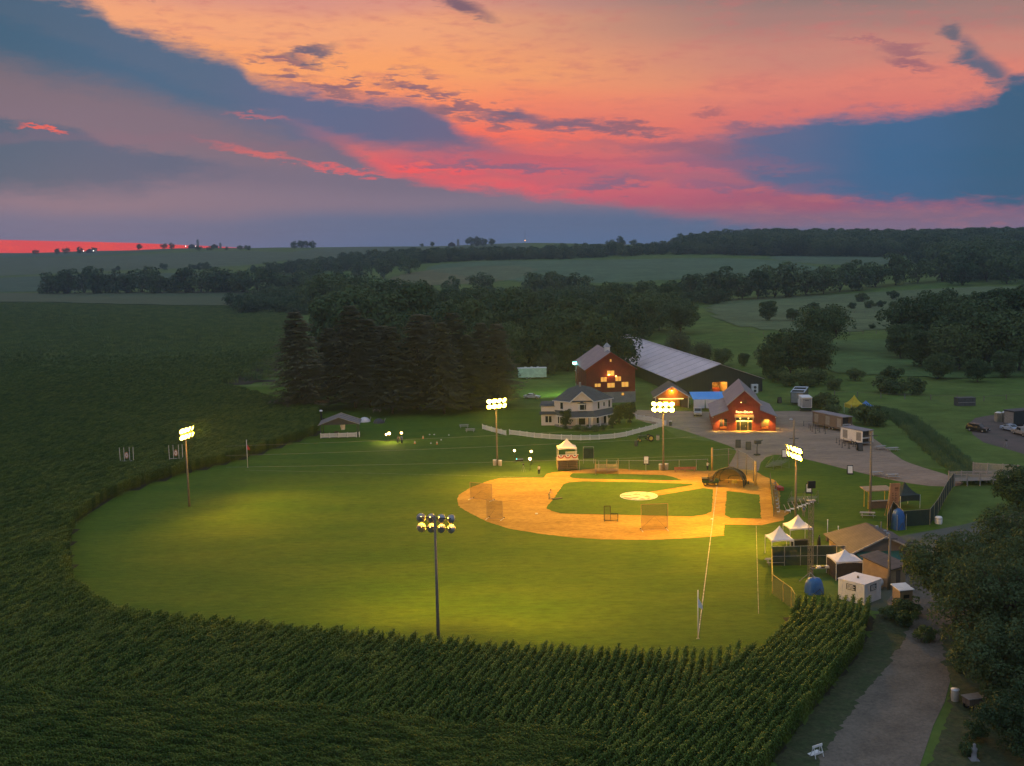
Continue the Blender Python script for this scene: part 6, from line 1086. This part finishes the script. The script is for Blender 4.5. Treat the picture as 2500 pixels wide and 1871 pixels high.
DTR = mat('dark_trailer', (.075, .08, .09), (.06, .064, .07), .5, 1, stripe=((.35, .94, 0), .8, .8)); BRT = mat('brown_trailer', (.17, .135, .115), (.14, .11, .095), .6, 1)
trailer('long dark trailer with pale-edged roof openings behind the box truck', (72.03, 284.29, 0), R(-20), 11.5, 3.4, 2.8, DTR, mat('pale_blue_roof', (.42, .5, .56), None, .5, 1), stripes=2)
t = trailer('white box truck parked with its rear door toward us', (71.89, 272.8, 0), R(-6), 5.0, 2.5, 2.5, WHITE, WHITE, 'truck', 'box_truck', z0=1.0); MB().box(.1, 2.4, 5.1, 6.9, .6, 2.3).build('cab', WHITE, t); MB().box(.75, 1.75, -.06, -.042, 2.82, 2.98).build('rear_marking', DGREY, t); MB().box(.1, 2.4, -.3, -.1, .5, .65).build('rear_bumper', DGREY, t)
trailer('brown food trailer with grey roof and an open serving end', (72.78, 241.94, 0), R(22), 10.5, 2.7, 2.7, BRT, GREYROOF, open_end=True)
trailer('small white-panelled vending trailer in front of the round bush', (71.8, 224.77, 0), R(25), 6.5, 2.9, 2.5, WHITE, GREYROOF, open_end=True)
t = trailer('mint-lit white restroom trailer beside the spruces under the yard lamp', (2.01, 355.02, 0), R(-88), 9.0, 2.6, 2.9, mat('mint_lit_white', (.55, .68, .6), None, .6, 1), WHITE)  # white body; the mint lamp light is put into its colour
for y in (4.5, 7.3): t_ = MB().box(-.06, -.02, y, y + .9, .7, 2.7).build('door', mat('mint_lit_white', (.55, .68, .6), None, .6, 1), t); MB().box(-.62, -.08, y - .1, y + 1.0, .1, .6).build('steps', STEEL, t)
for k in range(3): MB().box(.8, 1.6, 2 + k * 2, 2.7 + k * 2, 3.62, 3.9).build('roof_unit', WHITE, t)
t = trailer('large dark equipment trailer cut by the right edge of the view', (110.38, 246.21, 0), R(-70), 9.0, 3.0, 3.0, mat('navy_dark', (.025, .035, .04), None, .5, 1), DGREY)
t = thing('cargo_container', 'dark low container beside the creek fence on the far right', 'container', (114.56, 276.7, 0), R(3)); MB().box(-2.3, 2.3, 0, 2.2, 0, 2.0).build('body', DTR, t); MB().box(-2.35, 2.35, -.05, 2.25, 2.0, 2.1).build('lid', DGREY, t); MB().box(-2.2, 2.2, -.06, 0, .9, 1.0).build('band', STEEL, t)
for p, l in zip([(111.7, 251.34, 0), (113.38, 251.72, 0)], ('tan portable toilet, left of a pair by the dark trailer', 'tan portable toilet, right of a pair by the dark trailer')):
    t = thing('portable_toilet', l, 'toilet', p, R(8), 'portable toilets'); MB().box(-.6, .6, 0, 1.2, 0, 2.1).build('cabin', mat('tan_plastic', (.33, .3, .22), None, .6, 1), t); MB().box(-.45, .45, -.04, 0, .1, 1.95).build('door', mat('tan_plastic2', (.24, .22, .16), None, .6, 1), t); MB().lathe([(.85, 2.1), (.5, 2.3), (0, 2.35)], (0, .6, 0), 4).build('roof', WHITE, t)
# queue barriers
def barriers(label, pts):
    t = thing('queue_barrier', label, 'barrier', (*pts[0], .03), 0, 'queue barriers in the gravel yard'); o = Vector(pts[0])
    for p in pts: q = Vector(p) - o; MB().tube((q.x, q.y, 0), (q.x, q.y, 1.1), .045, .045, 6).build('post', BLACK, t); MB().lathe([(.22, 0), (.2, .05), (.05, .07)], (q.x, q.y, 0), 8).build('foot', BLACK, t)
    for a, b in zip(pts[:-1], pts[1:]): a, b = Vector(a) - o, Vector(b) - o; MB().tube((a.x, a.y, 1.0), (b.x, b.y, 1.0), .02, .02, 4).build('rope', BLACK, t)
barriers('black rope barrier zigzag beside the brown food trailer', [(66.85, 251.77), (68.88, 250.92), (71.4, 251.19), (70.23, 246.72), (68.42, 247.51), (67.13, 248.25), (66.75, 245.46), (68.2, 244.72), (69.38, 244.02), (68.6, 240.29), (67.96, 242.54), (66.65, 241.07), (66.67, 243.8)])
barriers('black rope barrier zigzag beside the small white vending trailer', [(67.75, 229.09), (69.1, 228.45), (70.16, 226.87), (69.86, 224.52), (68.51, 225.62), (67.64, 226.68), (67.39, 223.86), (68.34, 222.82), (68.44, 222.35), (69.6, 221.76), (70.13, 224.02)])
# sandwich boards and small signs
def aboard(loc, rz, label, m_=WHITE, fr=BLACK, s=1.0):
    t = thing('sandwich_board', label, 'sign board', loc, rz, 'small standing sign boards')
    for k in (-1, 1): a = MB().slab([(-.35 * s, k * .3 * s, 0), (.35 * s, k * .3 * s, 0), (.35 * s, k * .04, 1.1 * s), (-.35 * s, k * .04, 1.1 * s)], .04).build('board', fr, t); MB().slab([(-.27 * s, k * .3 * s, .18 * s), (.27 * s, k * .3 * s, .18 * s), (.27 * s, k * .07, 1.02 * s), (-.27 * s, k * .07, 1.02 * s)], .03).build('face', m_, a).location = (0, k * .03, 0)
for p, l in zip([(70.15, 288.37, 0), (69.77, 219.91, 0), (60.99, 197.64, 0), (46.55, 226.24, 0), (48.13, 223.72, 0), (49.66, 183.15, 0), (25.61, 210.54, 0), (53.19, 214.26, 0), (56.49, 215.19, 0)], ('black sign board beyond the red shop by the dark barn', 'black sign board at the end of the rope barrier by the vending trailer', 'white sign board with a dark figure at the lawn edge', 'dark sign board on the gravel behind the backstop', 'dark board leaning beside the tripod stand on the gravel', 'dark board on the grass beyond the pale chairs', 'black and white sign hanging at the chain-link fence', 'pale sign board just left of the side-on floodlights', 'dark board just right of the side-on floodlights')): aboard(p, rng.uniform(-.3, .3), l, WHITE if 'white' in l or 'pale' in l else DGREY, s=1.5)
t = thing('wooden_horse', 'pale wooden sawhorse sign lying by the road at the bottom', 'sawhorse', (24.48, 86.79, 0), R(30))
for s in (-1, 1): MB().path([(s * .45, -.3, 0), (s * .4, 0, 1.0), (s * .45, .35, 0)], .035).build('leg', WHITE, t)
MB().box(-.55, .55, -.03, .03, .85, 1.05).build('top_rail', WHITE, t); MB().box(-.5, .5, -.2, -.16, .3, .45).build('lower_rail', WHITE, t); MB().slab([(-.4, .2, .1), (.9, .5, .05), (.9, .9, .05), (-.4, .7, .1)], .03).build('fallen_board', WHITE, t)
# camera jib on the gravel
t = thing('camera_crane', 'dim camera crane with folded arm on the gravel behind the backstop', 'crane', (48.49, 217.37, 0), R(20)); MB().tube((0, 0, 0), (0, 0, 1.6), .12, .1, 8).build('column', DGREY, t); MB().path([(0, 0, 1.6), (.3, .1, 2.8), (1.6, .4, 2.9)], .09).build('arm', DGREY, t); MB().box(-.5, .5, -.4, .4, 0, .3).build('base', BLACK, t); MB().box(-.4, .8, -.3, .4, 2.3, 3.0).build('platform', DGREY, t)
for s in (-1, 1): MB().tube((0, 0, .3), (s * .9, .2, 0), .05, .05, 5).build('outrigger', DGREY, t)
# ---- stage, lattice mast, screened fences, tarps by the corn corner
chain_fence('screened_fence', 'dark green screened fence in front of the peak tents', [(33.53, 141.22), (35.17, 141.1), (37.27, 141.14), (39.47, 141.17), (41.94, 140.99), (43.83, 140.48)], 2.6, WIND, STEEL, .05, mid=True)
chain_fence('outfield_fence', 'yellow-topped chain-link fence curving from the peak tents to the corn', densify([(33.44, 140.85), (32.0, 134.51), (30.9, 129.63), (31.42, 126.48), (31.81, 124.22), (31.64, 122.06)], 3.5), 2.4, net_mat('grey_link', (.12, .11, .09), .45), mat('yellow_cap', (.55, .42, .12), None, .6, 2), .05)
t = thing('lattice_mast', 'grey lattice lighting mast rising from beside the blue dome tarp', 'mast', (36.5, 133.52, 0), R(10)); H = 10.4; w = .24
for sx in (-w, w):
    for sy in (-w, w): MB().tube((sx, sy, 0), (sx, sy, H), .035, .035, 5).build('upright', POLE, t)
for k in range(14):
    z = k * H / 14; dz_ = H / 14
    b_ = MB()
    for (a, b) in (((-w, -w), (w, -w)), ((w, -w), (w, w)), ((w, w), (-w, w)), ((-w, w), (-w, -w))): b_.tube((*a, z), (*b, z + dz_), .02, .02, 4); b_.tube((*a, z + dz_), (*b, z + dz_), .02, .02, 4)
    b_.build('brace', POLE, t)
MB().box(-.5, .5, -.3, .3, H, H + .12).build('top_plate', STEEL, t); MB().tube((0, 0, H), (0, 0, H + 2.2), .04, .04, 5).build('aerial', DGREY, t); MB().box(-.5, .5, -.1, .1, H + 1.6, H + 2.5).build('speaker_box', BLACK, t)
for k in range(4): a = k * 1.57 + .78; MB().tube((0, 0, 1.4), (math.cos(a) * 1.4, math.sin(a) * 1.4, 0), .05, .05, 5).build('outrigger', STEEL, t)
def tarp(loc, rz, w, d, h, label, m_=BLUETARP, name='covered_equipment'):
    t = thing(name, label, 'tarpaulin', loc, rz, 'blue tarpaulins'); r_ = np.random.default_rng(int(w * 100)); k_ = MB(); n = 16; prof_ = [(1.0, 0.0), (.97, .35), (.86, .7), (.62, .92), (.3, 1.0), (0.0, 1.02)]; vs = []
    for i in range(n):
        a = 2 * math.pi * i / n; c, s = math.cos(a), math.sin(a); q = max(abs(c), abs(s)) ** .55
        for rr, zz_ in prof_: f = 1 + r_.uniform(-.07, .07) * (zz_ < .9); vs.append((c * w / 2 * rr / q * f, s * d / 2 * rr / q * f, h * zz_ * (1 + r_.uniform(-.04, .04))))
    k = len(prof_); k_.add(vs, [(i * k + j, ((i + 1) % n) * k + j, ((i + 1) % n) * k + j + 1, i * k + j + 1) for i in range(n) for j in range(k - 1)]); k_.build('tarpaulin', m_, t, True); MB().path([(-w * .3, -d * .52, .1), (w * .1, -d * .55, h * .4), (w * .3, -d * .5, .1)], .03).build('strap', DGREY, t); return t
tarp((35.94, 129.62, 0), R(10), 2.2, 1.9, 1.9, 'blue tarpaulin dome at the foot of the lattice mast')
t = tarp((56.09, 158.54, 0), R(15), 1.7, 1.7, 3.0, 'tall blue tarpaulin over a frame behind the concession house')
for sx in (-.75, .75): MB().tube((sx, -.9, 0), (sx, -.9, 2.4), .05, .05, 5).build('frame_leg', STEEL, t)
t = thing('storage_container', 'white corrugated storage container with framed signs in front of the corn', 'container', (40.6, 127.12, 0), R(40)); k_ = MB()
for side in range(2):
    for i in range(12):
        a, b = -1.75 + i * .29, -1.75 + i * .29 + .17
        if side == 0: k_.box(a, b, -1.79, -1.75, 0.05, 2.4)
        else: k_.box(-1.79, -1.75, a, b, .05, 2.4)
MB().box(-1.75, 1.75, -1.75, 1.75, 0, 2.42).build('body', WHITE, t); k_.build('corrugation', WHITE, t); MB().box(-1.82, 1.82, -1.82, 1.82, 2.42, 2.5).build('roof', CANVAS, t); MB().cbox((.1, .3, 2.56), (.7, .22, .1), .6).build('hatch', BLACK, t)
for k in range(2):
    s_ = MB().box(-.62, .62, -1.84, -1.8, 1.45, 2.15).build('sign', BLACK, t); [MB().box(-.52, .52 - (i % 2) * .2, -1.86, -1.845, 1.54 + i * .15, 1.62 + i * .15).build('sign_line', WHITE, s_) for i in range(4)]
    if k: s_.rotation_euler = (0, 0, R(-90))
t = thing('storage_hut', 'narrow pale hut with dark sign by the roadside tree', 'hut', (44.45, 122.41, 0), R(12)); MB().box(-.8, .8, 0, 1.6, 0, 2.5).build('wall', TAN, t); MB().slab([(-.95, -.15, 2.5), (.95, -.15, 2.5), (.95, 1.8, 2.75), (-.95, 1.8, 2.75)], .1).build('roof', WHITE, t); MB().box(-.35, .35, -.04, 0, 1.5, 1.9).build('sign', BLACK, t); MB().box(-.1, .5, -.03, 0, 0, 1.3).build('door', BROWN, t)
t = thing('fuel_tank', 'rounded white tank behind the storage container', 'tank', (43.71, 130.39, 0), R(-40)); k_ = MB().lathe([(0, -1.1), (.45, -1.0), (.6, -.7), (.6, .7), (.45, 1.0), (0, 1.1)], n=14); k_.v = [(x, z, y + .8) for x, y, z in k_.v]; k_.build('tank', WHITE, t, True)
for y in (-.6, .6): MB().box(-.4, .4, y - .06, y + .06, 0, .4).build('cradle', STEEL, t)
t = thing('white_bin', 'white plastic barrel on the bare ground behind the dark screened pen', 'barrel', (63.02, 161.12, 0)); MB().lathe([(.5, 0), (.56, .3), (.56, .9), (.45, 1.1), (0, 1.12)], n=12).build('drum', WHITE, t, True); MB().lathe([(.58, .8), (.58, .9)], (0, 0, 0), 12).build('band', STEEL, t)
t = thing('pink_crate', 'pale boxy crate between the tank and the thin pole', 'crate', (46.15, 134.4, 0), R(20)); MB().box(-.6, .6, -.4, .4, .1, .8).build('body', mat('pinkish', (.5, .4, .36), None, .7, 2), t); MB().box(-.63, .63, -.43, .43, .8, .86).build('lid', WHITE, t)
t = thing('sound_stage', 'low dark stage with audio gear left of the concession house', 'stage', (40.95, 145.53, 0), R(5)); MB().box(-.2, 3.8, -.6, 1.4, .3, .55).build('deck', DGREY, t)
for x in (0, 3.6): MB().box(x - .1, x + .1, -.5, 1.3, 0, .3).build('trestle', BLACK, t)
for (x, w_, h_) in ((.3, .7, .5), (1.3, .9, .35), (2.7, .5, 1.5), (3.4, .45, 1.3)): MB().box(x, x + w_, .2, .8, .55, .55 + h_).build('console', BLACK if h_ < 1 else DGREY, t)
t = thing('black_umbrella', 'closed black umbrella standing on the grass by the stage', 'umbrella', (41.17, 146.52, 0)); MB().lathe([(.05, 2.4), (.22, 1.9), (.3, .9), (.1, .7)], n=10).build('folded_cover', BLACK, t, True); MB().tube((0, 0, 0), (0, 0, 2.5), .03, .03, 6).build('shaft', STEEL, t)
t = thing('trash_box', 'dark wooden waste box on the lawn by the volleyball post', 'bin', (44.48, 152.6, 0)); MB().box(-.55, .55, -.4, .4, .1, .9).build('body', BROWN, t); MB().box(-.6, .6, -.45, .45, .9, 1.0).build('lid', TAN, t)
for p, l in zip([(44.33, 153.5, 0), (44.74, 149.78, 0)], ('tall thin white post standing on the lawn left of the house', 'thin white post at the corner of the brown house roof')):
    t = thing('white_post', l, 'post', p); MB().tube((0, 0, 0), (0, 0, 2.8), .05, .05, 8).build('shaft', WHITE, t, True); MB().lathe([(.08, 2.8), (.09, 2.9), (0, 2.98)], n=8).build('cap', WHITE, t, True)
t = thing('equipment_table', 'grey folding table loaded with boxes behind the screened fence', 'table', (38.69, 137.01, 0), R(3)); MB().box(-1.2, 1.2, -.4, .4, .85, .92).build('top', STEEL, t); [MB().box(x - .25, x + .25, -.25, .25, .92, 1.12).build('box', WHITE if i % 2 else DGREY, t) for i, x in enumerate((-.9, -.2, .3, .9))]
for x in (-1.1, 1.1): MB().box(x - .04, x + .04, -.35, .35, 0, .85).build('leg', DGREY, t)
# ---- booth, plank sign, screened pen, boardwalk
t = thing('vendor_booth', 'open wooden booth with flat tan roof behind the tall bare pole', 'booth', (57.4, 171.81, 0), R(6)); MB().slab([(-2.2, -1.0, 3.0), (2.2, -1.0, 3.0), (2.0, 1.2, 3.3), (-2.4, 1.2, 3.3)], .12).build('roof', TAN, t); MB().box(-1.6, 1.6, -.6, -.3, 0, 1.2).build('counter', BROWN, t); MB().box(-1.7, 1.7, -.75, -.25, 1.2, 1.28).build('counter_top', STEEL, t)
for x in (-1.7, 1.7):
    for y in (-.5, 1.0): MB().tube((x, y, 0), (x, y, 3.05), .06, .06, 6).build('post', YELLOWP, t)
t = thing('plank_sign', 'tall tan plank sign with vertical dark lettering beside the black tent', 'sign', (57.88, 165.85, 0), R(6)); MB().prism([(-.75, 0, 0), (.75, 0, 0), (.95, 0, 5.2), (-.45, 0, 5.2)], (0, .12, 0)).build('board', ORANGEWOOD, t)
for s in (-1, 1): MB().prism([(s * .8, -.03, 0), (s * .8 + .1, -.03, 0), (s * .8 + .27, -.03, 5.2), (s * .8 + .17, -.03, 5.2)] if s > 0 else [(-.85, -.03, 0), (-.75, -.03, 0), (-.45, -.03, 5.2), (-.55, -.03, 5.2)], (0, .18, 0)).build('edge_board', TAN, t)
DKL = mat('sign_ink', (.12, .05, .02), None, .8, 2)
for cx_, zt, zb in ((-.22, 3.6, 1.9), (.28, 3.6, .9)):      # two columns of worn capital letters, unreadable from here
    n = int((zt - zb) / .27)
    for i in range(n): z = zt - i * .27; x = cx_ + z * .04; k_ = MB(); k_.box(x - .14, x - .08, -.02, 0, z - .1, z + .1); k_.box(x - .08, x + .12, -.02, 0, z + .05 - (i % 3) * .06, z + .1 - (i % 3) * .06); (k_.box(x + .06, x + .12, -.02, 0, z - .1, z + .02) if i % 2 else None); k_.build('letter', DKL, t)
MB().box(.2, .75, -.02, 0, 4.35, 4.55).build('letter', DKL, t); MB().box(.2, .7, -.02, 0, 4.1, 4.2).build('letter', DKL, t); MB().path([(-.6, .1, 0), (-.9, .9, 0), (-.5, .12, 4.0)], .05).build('prop', TAN, t)
chain_fence('pen_fence', 'dark screened pen fence with tan top rail beyond the concession house', densify([(54.26, 157.74), (57.88, 165.85), (57.26, 159.65), (61.51, 160.51), (65.24, 167.06), (70.72, 177.84), (75.13, 185.88)], 3.2), 2.4, WIND, mat('tan_rail', (.36, .29, .18), None, .7, 2), .06, mid=False)
t = thing('equipment_stack', 'dark stacked gas bottles inside the screened pen', 'equipment', (62.18, 163.44, 0)); [MB().lathe([(.28, 0), (.28, 1.3), (.1, 1.5), (0, 1.55)], (x, y, 0), 10).build('bottle', BLACK, t, True) for x, y in ((0, 0), (.65, .1), (-.65, .1), (.3, .6))]; MB().box(-1.0, 1.0, -.35, .9, 0, .08).build('pallet', BROWN, t)
a_, b_ = (75.26, 185.86), (85.63, 185.86); RLW = mat('worn_rail', (.42, .37, .32), (.34, .3, .26), .8, 2); t = thing('boardwalk', 'wooden boardwalk bridge with white railings at the right edge', 'bridge', (*a_, 0), math.atan2(b_[1] - a_[1], b_[0] - a_[0])); Lw = math.dist(a_, b_); WDK = mat('boardwalk_wood', (.36, .31, .27), (.29, .25, .22), .8, 2)
for k in range(int(Lw / .3)): MB().box(k * .3, k * .3 + .27, 0, 2.6, .9, .98).build('plank', WDK, t)
for yy in (0.05, 2.5):
    k_ = MB(); k_.box(0, Lw, yy - .04, yy + .04, 1.95, 2.05); k_.box(0, Lw, yy - .04, yy + .04, 1.1, 1.18); [k_.box(i * .2, i * .2 + .09, yy - .03, yy + .03, 1.18, 1.95) for i in range(int(Lw / .2))]; k_.build('railing', RLW, t)
    for k in range(int(Lw / 2.2) + 1): MB().box(k * 2.2 - .08, k * 2.2 + .08, yy - .08, yy + .08, 0, 2.2).build('post', WDK, t)
a_, b_ = (81.41, 193.09), (88.34, 189.96); t = thing('ramp_railing', 'white railing panels of the ramp behind the boardwalk', 'railing', (*a_, 0), math.atan2(b_[1] - a_[1], b_[0] - a_[0])); Lw = math.dist(a_, b_)
k_ = MB(); k_.box(0, Lw, -.04, .04, 2.5, 2.6); k_.box(0, Lw, -.04, .04, .9, 1.0); [k_.box(i * .17, i * .17 + .11, -.03, .03, 1.0, 2.5) for i in range(int(Lw / .17))]; k_.build('slats', RLW, t); [MB().box(k * 2.4 - .08, k * 2.4 + .08, -.09, .09, 0, 2.7).build('post', RLW, t) for k in range(int(Lw / 2.4) + 1)]
# ---- odds and ends
t = thing('old_tractor', 'dark green old tractor with yellow wheel parked below the farmhouse fence', 'tractor', (28.26, 235.7, 0), R(15)); MB().box(-1.4, .6, -.35, .35, .8, 1.35).build('engine_hood', GREEND, t); MB().box(.6, 1.6, -.4, .4, .6, 1.0).build('chassis', GREEND, t); MB().box(1.0, 1.5, -.25, .25, 1.15, 1.25).build('seat', BLACK, t); MB().tube((-.8, 0, 1.35), (-.8, 0, 2.0), .05, .05, 6).build('exhaust', BLACK, t)
for s in (-1, 1): wheel(t, 1.2, s * .75, .72, .35, YELLOWP); wheel(t, -1.2, s * .45, .38, .2, YELLOWP)
MB().path([(.5, 0, 1.3), (.8, 0, 1.6)], .03).build('steering_column', BLACK, t)
for i, (p, l) in enumerate(zip([(25.85, 230.03, 0), (31.33, 236.87, 0), (-3.68, 212.38, 0), (-2.64, 211.86, 0), (27.6, 204.78, 0), (28.72, 205.05, 0), (40.01, 97.3, 0), (36.79, 255.6, 0)], ('dark milk can on the lawn left of the tractor', 'small pale box on the lawn right of the tractor', 'pale waste barrel left of the pole before the spruces', 'pale waste barrel right of the pole before the spruces', 'pale waste barrel left of the pole before the red shop', 'pale waste barrel right of the pole before the red shop', 'pale-topped bin beside the dirt road under the near trees', 'dark hedge planter at the corner of the farmhouse fence'))):
    t = thing('barrel', l, 'barrel', p, 0, 'barrels and bins'); q = mat('barrel_cream', (.5, .42, .32), None, .6, 2) if 'pale' in l else DGREY; MB().lathe([(.32, 0), (.36, .4), (.36, .8), (.32, 1.1), (0, 1.1)], n=12).build('drum', q, t, True); MB().lathe([(.38, 1.08), (.38, 1.16), (0, 1.18)], n=12).build('lid', WHITE if i > 1 else DGREY, t, True)
t = thing('hand_cart', 'wooden hand cart standing under the near trees by the road', 'cart', (40.81, 95.18, 0), R(15)); MB().box(-.8, .8, -.5, .5, .7, 1.3).build('box', BROWN, t); MB().box(-.9, .9, -.6, .6, 1.3, 1.36).build('lid', STEEL, t); MB().path([(.8, -.3, .8), (1.6, -.3, .3)], .04).build('handle', TAN, t)
for s in (-1, 1): wheel(t, -.2, s * .6, .42, .1, TAN)
t = thing('garden_statue', 'pale stone figure under the near trees at the bottom right', 'statue', (36.92, 85.65, 0)); MB().lathe([(.3, 0), (.3, .15), (.22, .2), (.2, .7), (.26, 1.0), (.1, 1.15), (.14, 1.35), (0, 1.45)], n=10).build('figure', STONE, t, True); MB().box(-.35, .35, -.35, .35, 0, .08).build('plinth', STONE, t)
for p, l, rz in zip([(-75.57, 213.51, 2.0), (-66.42, 215.05, 2.0)], ('frame of thin posts with a round target in the corn, left one', 'frame of thin posts with a round target by the left floodlight pole, right one'), (0, .1)):
    t = thing('target_frame', l, 'target', (p[0], p[1], tz(p[0], p[1])), rz, 'targets standing in the corn'); RD_ = mat('target_ring', (.6, .3, .18), None, .7, 2)
    for x in (-1.25, -.45, .55, 1.25): MB().tube((x, 0, 0), (x, .2 * x, 4.9), .05, .05, 6).build('post', WHITE, t)
    MB().path([(-1.25, 0, 2.2), (1.25, 0, 2.2)], .04).build('crossbar', WHITE, t); k_ = MB().lathe([(0, 0), (.2, 0), (.45, 0), (.45, .06), (0, .06)], n=18); k_.v = [(x * .8, z, y * 1.5 + 3.3) for x, y, z in k_.v]; d_ = k_.build('disc', RD_, t); k_ = MB().lathe([(.16, -.02), (.3, -.02)], n=18); k_.v = [(x * .8, z, y * 1.5 + 3.3) for x, y, z in k_.v]; k_.build('ring', WHITE, d_)
# cables strung across the field between the targets and the poles on the right
def cable(label, a, b, sag):
    n = 24; pts = [(a[0] + (b[0] - a[0]) * i / n, a[1] + (b[1] - a[1]) * i / n, a[2] + (b[2] - a[2]) * i / n - sag * 4 * (i / n) * (1 - i / n)) for i in range(n + 1)]
    setp(MB().path(pts, .016, 4).build('cable', STEEL), label, 'cable', 'cables strung over the field')
cable('highest thin cable strung from the left target frames toward the shop yard', (-54, 205, 6.2), (44, 222, 6.0), .4); cable('middle thin cable strung over the first-base lawn', (-54, 205, 4.4), (48, 214, 5.0), .4); cable('lowest thin cable strung over the first-base lawn to the backstop', (-54, 205, 2.2), (40, 200, 3.6), .3)
# creek banks with tall grass, farm fences in the meadow
def tufts(seed):
    r = np.random.default_rng(seed); Q = []
    for i in range(60):
        x, y = r.normal(0, .55, 2); a = r.uniform(0, 6.28); h = r.uniform(.5, 1.1); l = r.normal(0, .25, 2); c, s = math.cos(a) * .05, math.sin(a) * .05; Q.append([(x - c, y - s, 0), (x + c, y + s, 0), (x + l[0] + c * .3, y + l[1] + s * .3, h), (x + l[0] - c * .3, y + l[1] - s * .3, h)])
    me = quads_mesh('grass_tuft', np.array(Q)); me.materials.append(mat('tall_grass', (.085, .15, .06), (.11, .17, .07), .8, .6, rnd=.2, spec=.1)); return bpy.data.objects.new('grass_tuft', me)
cr = smooth_poly([(89.08, 274.59), (92.7, 267.21), (90.99, 248.69), (86.86, 227.84), (84.12, 210.08), (81.78, 196.65), (81.05, 187.96)], 2, False); P_ = []
for a, b in zip(cr[:-1], cr[1:]):
    n = int(math.dist(a, b) * 12); f = rng.random(n); off = np.where(rng.random(n) < .5, rng.normal(-1.7, .45, n), rng.normal(1.6, .45, n)); d_ = np.array(b) - np.array(a); d_ = d_ / np.linalg.norm(d_); P_.append(np.stack([a[0] + (b[0] - a[0]) * f - d_[1] * off, a[1] + (b[1] - a[1]) * f + d_[0] * off, f * 0], -1))
P_ = np.concatenate(P_); setp(instancer('creek_grass', P_, rng.uniform(0, 6.28, len(P_)), rng.uniform(.6, 1.1, len(P_)), [tufts(1), tufts(2)]), 'tall grass along both banks of the creek', 'grass')
flat('creek', [(x - .6, y - .3) for x, y in cr] + [(x + .7, y + .3) for x, y in reversed(cr)], .02, mat('creek_bed', (.02, .028, .022), None, .4, 1))
def wire_fence(label, pts):
    t = thing('wire_fence', label, 'fence', (*pts[0], tz(*pts[0])), 0, 'wire fences in the meadows'); o = pts[0]; z0 = tz(*o); L_ = densify(pts, 6.0); q = [(x - o[0], y - o[1], tz(x, y) - z0) for x, y in L_]
    for x, y, z in q: MB().box(x - .09, x + .09, y - .09, y + .09, z - .2, z + 1.4).build('post', POLE, t)
    for a, b in zip(q[:-1], q[1:]): MB().tube((a[0], a[1], a[2] + 1.2), (b[0], b[1], b[2] + 1.2), .03, .03, 4).build('wire', POLE, t)
wire_fence('wire fence crossing the pale meadow left of the round trees', [(104, 484), (135, 478), (168, 474)]); wire_fence('wire fence between the pale and grey meadows', [(170, 600), (215, 605), (262, 618), (300, 632)]); wire_fence('wire fence along the creek behind the trailers', [(88, 300), (104, 291), (122, 284), (142, 290), (165, 295)])
# far farms on the skyline
def farm(px_x, y, label, lights=True, tall=14.0):
    z = tz(px_x, y); t = thing('far_farm', label, 'farm', (px_x, y, z)); MB().box(-9, 5, 0, 10, 0, 5).build('barn_wall', DGREY, t); MB().prism([(-9.5, -.5, 5), (5.5, -.5, 5), (-2, -.5, 9.5)], (0, 11, 0)).build('barn_roof', DGREY, t); MB().lathe([(2.6, 0), (2.6, tall), (1.6, tall + 2), (0, tall + 2.6)], (11, 4, 0), 12).build('silo', STONE, t, True)
    if lights: [MB().lathe([(0, .9), (1.1, 0), (0, -.9)], (x, -1.2, 5.0), 8).build('yard_lamp', mat('far_lamp', (.9, .9, .8), None, .4, 1, emit=(1, .95, .8), es=6), t, True) for x in (-14, 8)]
farm(-685.82, 2420, 'tiny farm with tall silo and white lights against the red strip', True, 17); farm(-639.71, 2430, 'tiny farm right of the silo farm on the left skyline', False, 10); farm(-112.9, 2230, 'tiny farm with barn and silo on the centre skyline', False, 13); farm(196.68, 2010, 'tiny farm with one light on the hilltop right of the mast', True, 8); farm(-918.84, 2450, 'tiny lit farm among trees at the far left skyline', True, 6)
t = thing('radio_mast', 'thin radio mast with an orange light on the centre skyline', 'mast', (37.09, 2600, 44)); MB().tube((0, 0, 0), (0, 0, 36), .5, .3, 5).build('mast', STONE, t); MB().lathe([(0, 1.2), (1.3, 0), (0, -1.2)], (0, 0, 13), 8).build('beacon', mat('far_beacon', (.9, .5, .2), None, .4, 1, emit=(1, .45, .1), es=5), t, True)
t = thing('lost_lamp', 'small white lamp glinting deep among the spruces', 'lamp', (-21.52, 300, 0)); MB().tube((0, 0, 0), (0, 0, 10.15), .08, .06, 6).build('post', POLE, t); MB().lathe([(0, .22), (.26, 0), (0, -.22)], (0, 0, 10.15), 8).build('bulb', mat('white_lamp', (.9, .9, .9), None, .4, 1, emit=(1, .95, .85), es=10), t, True)
# ================================================================ the evening air
hz = MB().box(-3700, 3700, -3700, 3700, -4.0, 100.0).build('haze', None); hz['kind'] = 'stuff'
hm = bpy.data.materials.new('haze_air'); hm.use_nodes = True; hn = hm.node_tree; hn.nodes.remove(hn.nodes['Principled BSDF']); pv = hn.nodes.new('ShaderNodeVolumePrincipled'); pv.inputs['Color'].default_value = (.52, .80, 1.0, 1); pv.inputs['Density'].default_value = 0.00013; pv.inputs['Anisotropy'].default_value = 0.5
hn.links.new(pv.outputs[0], hn.nodes['Material Output'].inputs['Volume']); hz.data.materials.append(hm)
